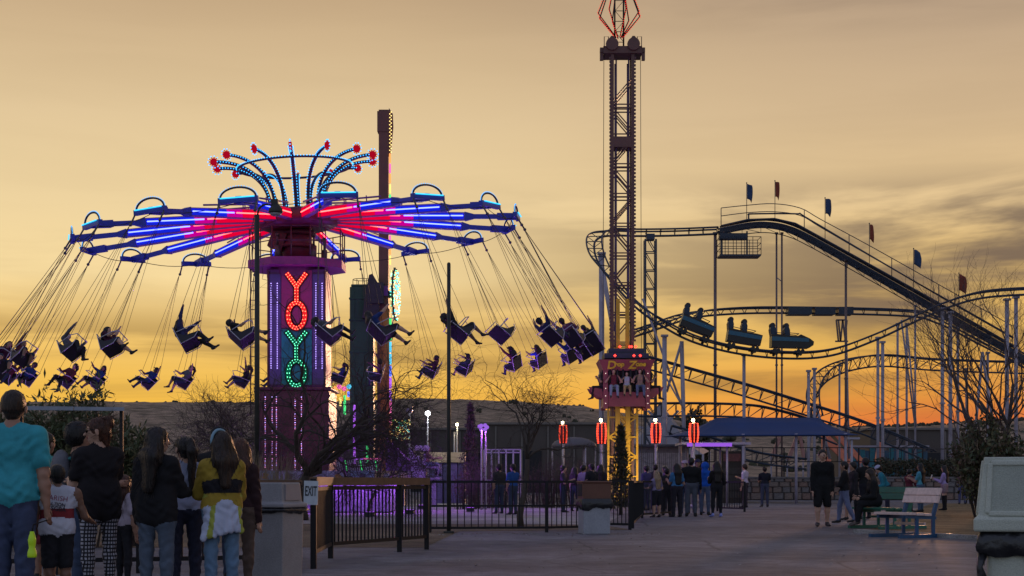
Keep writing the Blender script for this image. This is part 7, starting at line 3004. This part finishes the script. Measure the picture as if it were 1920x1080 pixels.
w5, i5 = person("woman in sunglasses, black top and plaid leggings turning her head back", G(186, 14.3), 38, 1.64, fem=True, skin="light", top=(0.018, 0.016, 0.018), sleeve="short", bottom=(0.3, 0.3, 0.33), legs="leggings", hair="bun", hcol="red",
                arms=(((0.12, 0.35, -0.9), (-0.1, 0.9, -0.2)), ((0.2, 0.3, -0.95), (-0.3, 0.85, 0.2))), res=RF, loose=0.008, extras=ex_f5, longtop=True, look=62, bulk=1.06)
w5.data.materials[2] = plaid
b = MB()
hc_, hf_, hu_, hr_ = [Vector(i5[k]) for k in ("hc", "hf", "hu", "hr")]
for s in (-1, 1):
    c = hc_ + hf_ * 0.092 + hr_ * s * 0.032 + hu_ * 0.004
    Ml = frame(c, hr_, hu_)
    b.prism([(0.027 * math.cos(a) * (1.1), 0.019 * math.sin(a)) for a in [2 * math.pi * i / 10 for i in range(10)]], 0.006, Ml)
    b.tube([c + hr_ * s * 0.026, hc_ + hr_ * s * 0.088 + hf_ * 0.05 + hu_ * 0.01, hc_ + hr_ * s * 0.09 - hf_ * 0.01 + hu_ * 0.012], 0.003, 5)
b.beam(hc_ + hf_ * 0.097 - hr_ * 0.01 + hu_ * 0.012, hc_ + hf_ * 0.097 + hr_ * 0.01 + hu_ * 0.012, 0.004, 0.005)
o_ = b.build("sunglasses", mat("sunglass_black", (0.008, 0.008, 0.01), 0.15), None)
o_.parent = w5

p4, i4 = person("young man with black curly hair carrying a grey backpack, behind the woman in sunglasses", G(146, 15.5), -70, 1.62, skin="tan", top=(0.02, 0.021, 0.024), sleeve="long", hair="curly", hcol="black", arms=(A_fwd, A_hang), res=0.014, look=-10)
b = MB()
cb_ = Vector(i4["tor"](0.17, 0.0, -0.1))
b.ball(cb_, 0.2, 14, 10, sc=(0.8, 0.55, 1.15))
b.ball(cb_ + Vector((0, -0.09, -0.06)), 0.12, 12, 8, sc=(0.9, 0.5, 0.9))
o_ = b.build("backpack", mat("backpack_grey", (0.12, 0.12, 0.135), 0.8, var=0.3, scale=12, bump=0.3), None)
o_.parent = p4
for s in (-1, 1):
    b = MB()
    b.tube([Vector(i4["tor"](0.25, s * 0.06, -0.06)), Vector(i4["tor"](0.285, s * 0.065, 0.01)), Vector(i4["tor"](0.22, s * 0.075, 0.065))], 0.018, 5)
    o_ = b.build("backpack_strap", mat("strap_teal", (0.03, 0.2, 0.2), 0.7), None)
    o_.parent = p4
person("dark haired person in teal and red between the big man and the child", G(84, 15.9), -30, 1.56, fem=True, skin="tan", top=(0.03, 0.24, 0.22), sleeve="short", bottom=(0.22, 0.04, 0.05), legs="shorts", hair="short", hcol="black", arms=(A_fwd, A_hang), res=0.015)
person("small child in a pale pink t-shirt behind the woman in plaid leggings", G(232, 15.6), -40, 1.12, skin="tan", top=(0.42, 0.36, 0.42), sleeve="short", bottom=(0.025, 0.025, 0.03), legs="leggings", hair="long", hcol="red", res=0.014, hair_len=0.2, arms=(A_hang, A_rail), loose=0.01)


def ex_f7(B, tor, hc, hf, hu, hr, hands):
    B.cone(tor(0.08, -0.042), tor(-0.045, -0.046), 0.066, 0.072, 1, 0.03, ((0, 1, 0), 1.1))
    B.cone(tor(0.08, 0.042), tor(-0.045, 0.046), 0.066, 0.072, 1, 0.03, ((0, 1, 0), 1.1))


person("woman with long wavy dark hair in a black jacket and faded jeans", G(293, 13.5), -14, 1.53, fem=True, skin="light", top=(0.013, 0.013, 0.015), sleeve="long", bottom=(0.085, 0.11, 0.15), legs="jeans", hair="wavy", hcol="dark",
       arms=(A_rail, A_hang), res=RF, loose=0.009, extras=ex_f7, longtop=True, look=-42, hair_len=0.27)
person("girl with a long ponytail and pale blue top at the fence", G(347, 14.4), 20, 1.47, fem=True, skin="light", top=(0.28, 0.31, 0.42), sleeve="short", bottom=(0.025, 0.028, 0.05), legs="jeans", hair="pony", hcol="dark",
       arms=(A_rail, A_rail), res=RF, loose=0.01, look=20, hair_len=0.30)


def ex_f9(B, tor, hc, hf, hu, hr, hands):
    B.cone(tor(0.15, -0.045), tor(0.15, 0.045), 0.070, None, 6, 0.01)
    B.cone(tor(0.115, -0.04), tor(0.115, 0.04), 0.066, None, 6, 0.01)
    B.cone(tor(0.075, -0.04), tor(0.075, 0.04), 0.064, None, 1, 0.01)
    # jacket tied round the waist, falling over the hips
    for x0, x1, z1, m_ in ((-0.085, -0.125, -0.17, 7), (-0.062, -0.09, -0.155, 8), (-0.045, -0.06, -0.15, 7), (-0.02, -0.03, -0.135, 7), (0.005, 0.0, -0.13, 7), (0.03, 0.035, -0.125, 7), (0.055, 0.07, -0.12, 7), (0.078, 0.098, -0.125, 8)):
        d0 = -0.05 * math.cos(x0 * 12)
        B.cone(tor(0.03, x0 * 0.85, d0), tor(z1, x1, d0 - 0.03), 0.028, 0.019, m_, 0.008)
    B.cone(tor(0.035, -0.045), tor(0.035, 0.045), 0.07, None, 7, 0.015, ((0, 1, 0), 1.1))
    B.cone(tor(0.05, -0.05), tor(0.05, 0.05), 0.066, None, 8, 0.008, ((0, 1, 0), 1.1))


w9, i9 = person("girl in a yellow and black top with a white striped jacket tied round her waist", G(416, 13.8), 24, 1.50, fem=True, skin="light", top=(0.30, 0.21, 0.03), sleeve="long", bottom=(0.12, 0.20, 0.30), legs="jeans", hair="long", hcol="brown",
                arms=(A_fwd, A_rail), res=RF, loose=0.012, extras=ex_f9, extra_mats=[cloth((0.016, 0.016, 0.02)), cloth((0.42, 0.46, 0.58)), cloth((0.30, 0.33, 0.06))], look=28, hair_len=0.24)
b = MB()
hc_, hf_, hu_, hr_ = [Vector(i9[k]) for k in ("hc", "hf", "hu", "hr")]
band = [hc_ + hr_ * 0.093 * math.cos(a) + hu_ * (0.03 + 0.105 * math.sin(a)) + hf_ * 0.012 for a in [math.pi * (i / 14.0) * 1.2 - 0.3 for i in range(15)]]
b.tube(band, 0.014, 6)
o_ = b.build("headband", mat("headband_blue", (0.20, 0.34, 0.42), 0.7), None)
o_.parent = w9
person("man in a dark cap half hidden behind the girl in yellow", G(411, 16.2), 10, 1.62, skin="tan", top=(0.016, 0.016, 0.018), sleeve="long", hair="short", hcol="black", cap=("cap", (0.015, 0.016, 0.02)), arms=(A_rail, A_rail), res=0.015)
person("auburn haired woman in a dark top and brown trousers beside the grey bin", G(449, 14.9), -20, 1.47, fem=True, skin="light", top=(0.035, 0.018, 0.02), sleeve="long", bottom=(0.10, 0.07, 0.055), legs="leggings", shoes=(0.012, 0.012, 0.012), hair="long", hcol="red",
       arms=(A_hang, A_rail), res=RF, look=15, hair_len=0.30, loose=0.008)

# ------------------------------------------------------------------ people in the queue at the middle
RM = 0.022
A_cross = ((0.12, 0.35, -0.9), (-0.85, 0.6, 0.1))
A_phone = ((0.14, 0.35, -0.9), (-0.25, 0.9, 0.45))
A_hip = ((0.3, -0.05, -0.95), (-0.4, 0.5, -0.6))
L_st = (((0.05, 0.02, -1), (0.02, -0.03, -1)), ((0.07, 0.0, -1), (0.02, -0.02, -1)))
L_walk = (((0.03, 0.34, -0.94), (0.0, 0.06, -1)), ((0.03, -0.22, -0.97), (0.0, -0.42, -0.9)))
grp = "people queuing at the middle railing"
person("blonde girl in a grey top leaning on the railing at the queue's left end", G(1231, 45.0), 35, 1.36, fem=True, skin="light", top=(0.22, 0.18, 0.30), sleeve="short", bottom=(0.02, 0.02, 0.025), legs="shorts", hair="long", hcol="blonde", arms=(A_hip, A_rail), leg=L_st, res=RM, group=grp, hair_len=0.3)
person("dark clothed child just behind the blonde girl", G(1250, 47.2), 10, 1.46, skin="tan", top=(0.025, 0.022, 0.03), bottom=(0.02, 0.02, 0.028), hair="short", arms=(A_hang, A_hang), leg=L_st, res=RM, group=grp)
person("woman with long dark hair in a bright blue shirt and dark trousers in the queue", G(1269, 45.4), 25, 1.58, fem=True, skin="tan", top=(0.05, 0.16, 0.32), sleeve="short", bottom=(0.025, 0.022, 0.03), legs="loose", hair="long", hcol="black", arms=(A_hip, A_phone), leg=L_st, res=RM, group=grp, hair_len=0.3)
person("tall man in a black shirt and grey jeans with his back turned in the queue", G(1296, 46.0), -8, 1.76, skin="tan", top=(0.014, 0.014, 0.015), sleeve="long", bottom=(0.10, 0.11, 0.14), hair="short", arms=(A_hang, A_hang), leg=L_st, res=RM, group=grp, bulk=1.12)
person("pink lit person in a light cap behind the tall man in black", G(1284, 49.6), 150, 1.72, skin="light", top=(0.2, 0.1, 0.18), hair="short", cap=("cap", (0.4, 0.3, 0.4)), leg=L_st, res=RM, group=grp)
person("person in a dark cap between the tall man and the blue hooded person", G(1308, 51.0), -170, 1.78, skin="tan", top=(0.05, 0.03, 0.08), hair="short", cap=("cap", (0.03, 0.03, 0.06)), leg=L_st, res=RM, group=grp)


def ex_hood(B, tor, hc, hf, hu, hr, hands):
    B.cone(hc + hu * 0.012 - hf * 0.014, hc + hu * 0.01 - hf * 0.01, 0.076, None, 1, 0.02)
    B.cone(tor(0.27, 0, -0.02), tor(0.30, 0, -0.015), 0.06, 0.055, 1, 0.03)


person("person in a royal blue hooded jacket and grey blue jeans in the queue", G(1322, 47.8), -25, 1.64, skin="tan", top=(0.012, 0.085, 0.42), sleeve="long", bottom=(0.09, 0.11, 0.17), hair="short", arms=(A_cross, A_phone), leg=L_st, res=RM, group=grp, extras=ex_hood, loose=0.01)
person("slim woman in black with long hair and blue white shoes at the queue's right end", G(1344, 45.4), 12, 1.64, fem=True, skin="light", top=(0.016, 0.014, 0.015), sleeve="long", bottom=(0.016, 0.016, 0.02), legs="leggings", shoes=(0.25, 0.28, 0.6), hair="long", hcol="dark", arms=(A_hip, A_phone), leg=L_st, res=RM, group=grp, hair_len=0.28)
person("man in a pale white t-shirt and dark trousers behind the short railing", G(1397, 61.5), 60, 1.74, skin="light", top=(0.48, 0.42, 0.55), sleeve="short", bottom=(0.05, 0.04, 0.05), hair="short", hcol="brown", arms=(A_phone, A_hang), leg=L_st, res=RM, group=grp)
person("man in a dark navy shirt and jeans standing alone before the stone wall", G(1434, 63.0), 5, 1.66, skin="tan", top=(0.014, 0.016, 0.024), sleeve="short", bottom=(0.05, 0.06, 0.09), hair="short", arms=(A_cross, A_cross), leg=L_st, res=RM)
for px, Y, hh, tp, fem, lb in ((1212, 56, 1.62, (0.06, 0.05, 0.14), False, "person in dark violet behind the railing, first right of the conifer"), (1229, 57, 1.68, (0.03, 0.03, 0.03), False, "person in black behind the railing, second right of the conifer"), (1247, 58, 1.62, (0.12, 0.06, 0.16), True, "person in mauve behind the railing, third right of the conifer"),
                               (936, 50, 1.62, (0.03, 0.03, 0.03), False, "man in black beyond the long railing, left of the blue shirted man"), (962, 48.5, 1.6, (0.02, 0.07, 0.24), False, "man in a blue shirt beyond the railing beside the small bare tree"),
                               (1056, 52, 1.58, (0.05, 0.04, 0.06), False, "dark clothed person beyond the shrubs, leftmost of those before the conifer"), (1078, 54, 1.55, (0.05, 0.03, 0.05), True, "dark haired person beyond the shrubs beside the lilac shirted person"), (1094, 52, 1.6, (0.34, 0.24, 0.5), False, "person in a lilac shirt beyond the shrubs left of the conifer"),
                               (1110, 51, 1.64, (0.02, 0.02, 0.025), False, "person in black beyond the shrubs right of the lilac shirted person"), (1126, 53, 1.63, (0.03, 0.025, 0.035), True, "person in dark clothes beyond the shrubs nearest the conifer")):
    person(lb, G(px, Y), rnd.uniform(-50, 50) if px < 1000 else rnd.uniform(-120, 120), hh, fem=fem, skin=rnd.choice(["tan", "light"]), top=tp, sleeve="short", bottom=(0.04, 0.05, 0.08), hair="long" if fem else "short", hcol="dark",
           arms=(rnd.choice([A_hang, A_cross, A_phone]), rnd.choice([A_hang, A_hip])), leg=L_st, res=0.028)

# ------------------------------------------------------------------ people on the right
person("man in a black jacket and black shorts walking with pale calves", G(1542, 36.0), 176, 1.80, skin="light", top=(0.011, 0.011, 0.012), sleeve="long", bottom=(0.014, 0.014, 0.015), legs="shorts", shoes=(0.05, 0.045, 0.045), hair="short", hcol="dark",
       arms=(((0.1, 0.05, -1), (0.02, 0.2, -1)), ((0.1, -0.1, -1), (0.02, 0.1, -1))), leg=(((0.06, 0.10, -1), (0.0, 0.02, -1)), ((0.06, -0.06, -1), (0.0, -0.12, -1))), res=0.02, bulk=0.96, loose=0.006)
person("person in a black top and pale blue jeans in mid stride", G(1584, 39.0), 75, 1.58, fem=True, skin="tan", top=(0.012, 0.012, 0.013), sleeve="long", bottom=(0.13, 0.15, 0.24), legs="jeans", hair="short", hcol="black", arms=(A_hip, A_cross), leg=L_walk, res=0.02, loose=0.015)
person("dark clothed person with bare legs walking behind the one in pale jeans", G(1600, 42.0), 100, 1.60, skin="tan", top=(0.02, 0.018, 0.02), bottom=(0.02, 0.02, 0.022), legs="shorts", hair="short", arms=(A_hang, A_hang), leg=L_walk, res=0.022)
person("broad man in black behind the seated long haired woman", G(1623, 43.5), 20, 1.72, skin="tan", top=(0.012, 0.012, 0.013), bottom=(0.015, 0.015, 0.02), hair="short", arms=(A_cross, A_cross), res=0.022, bulk=1.15, leg=L_st)
bx_ = G(1645, 34.45)
Ms = Matrix.Translation((bx_.x - 0.0, 34.55, 0.6)) @ Matrix.Rotation(math.radians(92), 4, "Z")
person("woman with long brown hair in black seated on the green bench", (0, 0, 0), h=1.62, fem=True, skin="light", top=(0.012, 0.012, 0.013), sleeve="long", bottom=(0.012, 0.012, 0.014), legs="loose", shoes=(0.10, 0.08, 0.07), hair="long", hcol="brown",
       arms=(A_fwd, A_fwd), leg=(((0.1, 1, -0.05), (0.03, -0.02, -1)), ((0.12, 1, -0.1), (0.03, 0.18, -1))), lean=(0, 0.22, 1), sit=True, root_M=Ms, res=0.02, hair_len=0.27, loose=0.012)
person("person in a teal hoodie and pale cap bending beyond the green bench", G(1664, 47.0), 80, 1.6, skin="light", top=(0.03, 0.20, 0.26), sleeve="long", bottom=(0.03, 0.03, 0.05), hair="short", cap=("cap", (0.4, 0.4, 0.55)), lean=(0, 0.5, 1), arms=(A_fwd, A_fwd), res=0.022, bulk=1.15)
person("dark haired person in black and red beside the woman in turquoise", G(1705, 53.5), -60, 1.48, skin="tan", top=(0.10, 0.02, 0.03), bottom=(0.02, 0.02, 0.02), hair="short", arms=(A_phone, A_phone), res=0.024, leg=L_st)
person("woman with long black hair in a turquoise top", G(1726, 52.5), 55, 1.66, fem=True, skin="tan", top=(0.08, 0.30, 0.38), sleeve="short", bottom=(0.06, 0.10, 0.16), legs="jeans", hair="long", hcol="black", arms=(A_phone, A_phone), res=0.022, hair_len=0.32, leg=L_st)
pw, pi_ = person("woman in a lilac tunic and black thigh boots looking at a phone", G(1771, 56.0), 62, 1.63, fem=True, skin="light", top=(0.34, 0.26, 0.48), sleeve="long", bottom=(0.26, 0.18, 0.20), legs="boots", shoes=(0.012, 0.012, 0.014), hair="long", hcol="black", arms=(A_phone, A_phone), res=0.022, hair_len=0.3, leg=L_st, nod=10)
b = MB()
hp_ = (Matrix.Translation(pw.location) @ pw.rotation_euler.to_matrix().to_4x4()) @ Vector(pi_["hands"][1])
b.box(hp_ + Vector((-0.05, 0.0, 0.07)), (0.02, 0.08, 0.15), Matrix.Rotation(0.3, 3, "Y"))
tag(b.build("mobile_phone", mat("phone_pale", (0.35, 0.35, 0.4), 0.3)), "small pale phone held up by the woman in lilac", "phone")
person("person in a brown top and blue jeans by the far stone planter", G(1804, 71.0), 160, 1.62, fem=True, skin="light", top=(0.12, 0.06, 0.07), bottom=(0.07, 0.08, 0.17), hair="short", hcol="brown", arms=(A_cross, A_phone), res=0.028, leg=L_st)
person("child in black next to the person in blue jeans by the planter", G(1815, 71.5), 170, 1.2, skin="light", top=(0.03, 0.025, 0.04), bottom=(0.02, 0.02, 0.02), hair="short", hcol="brown", res=0.028, leg=L_st)
person("child in a pink top nearest the broad olive shrub", G(1826, 71.0), 150, 1.1, skin="light", top=(0.32, 0.16, 0.22), bottom=(0.03, 0.03, 0.04), hair="long", hcol="dark", res=0.028, leg=L_st, hair_len=0.2)
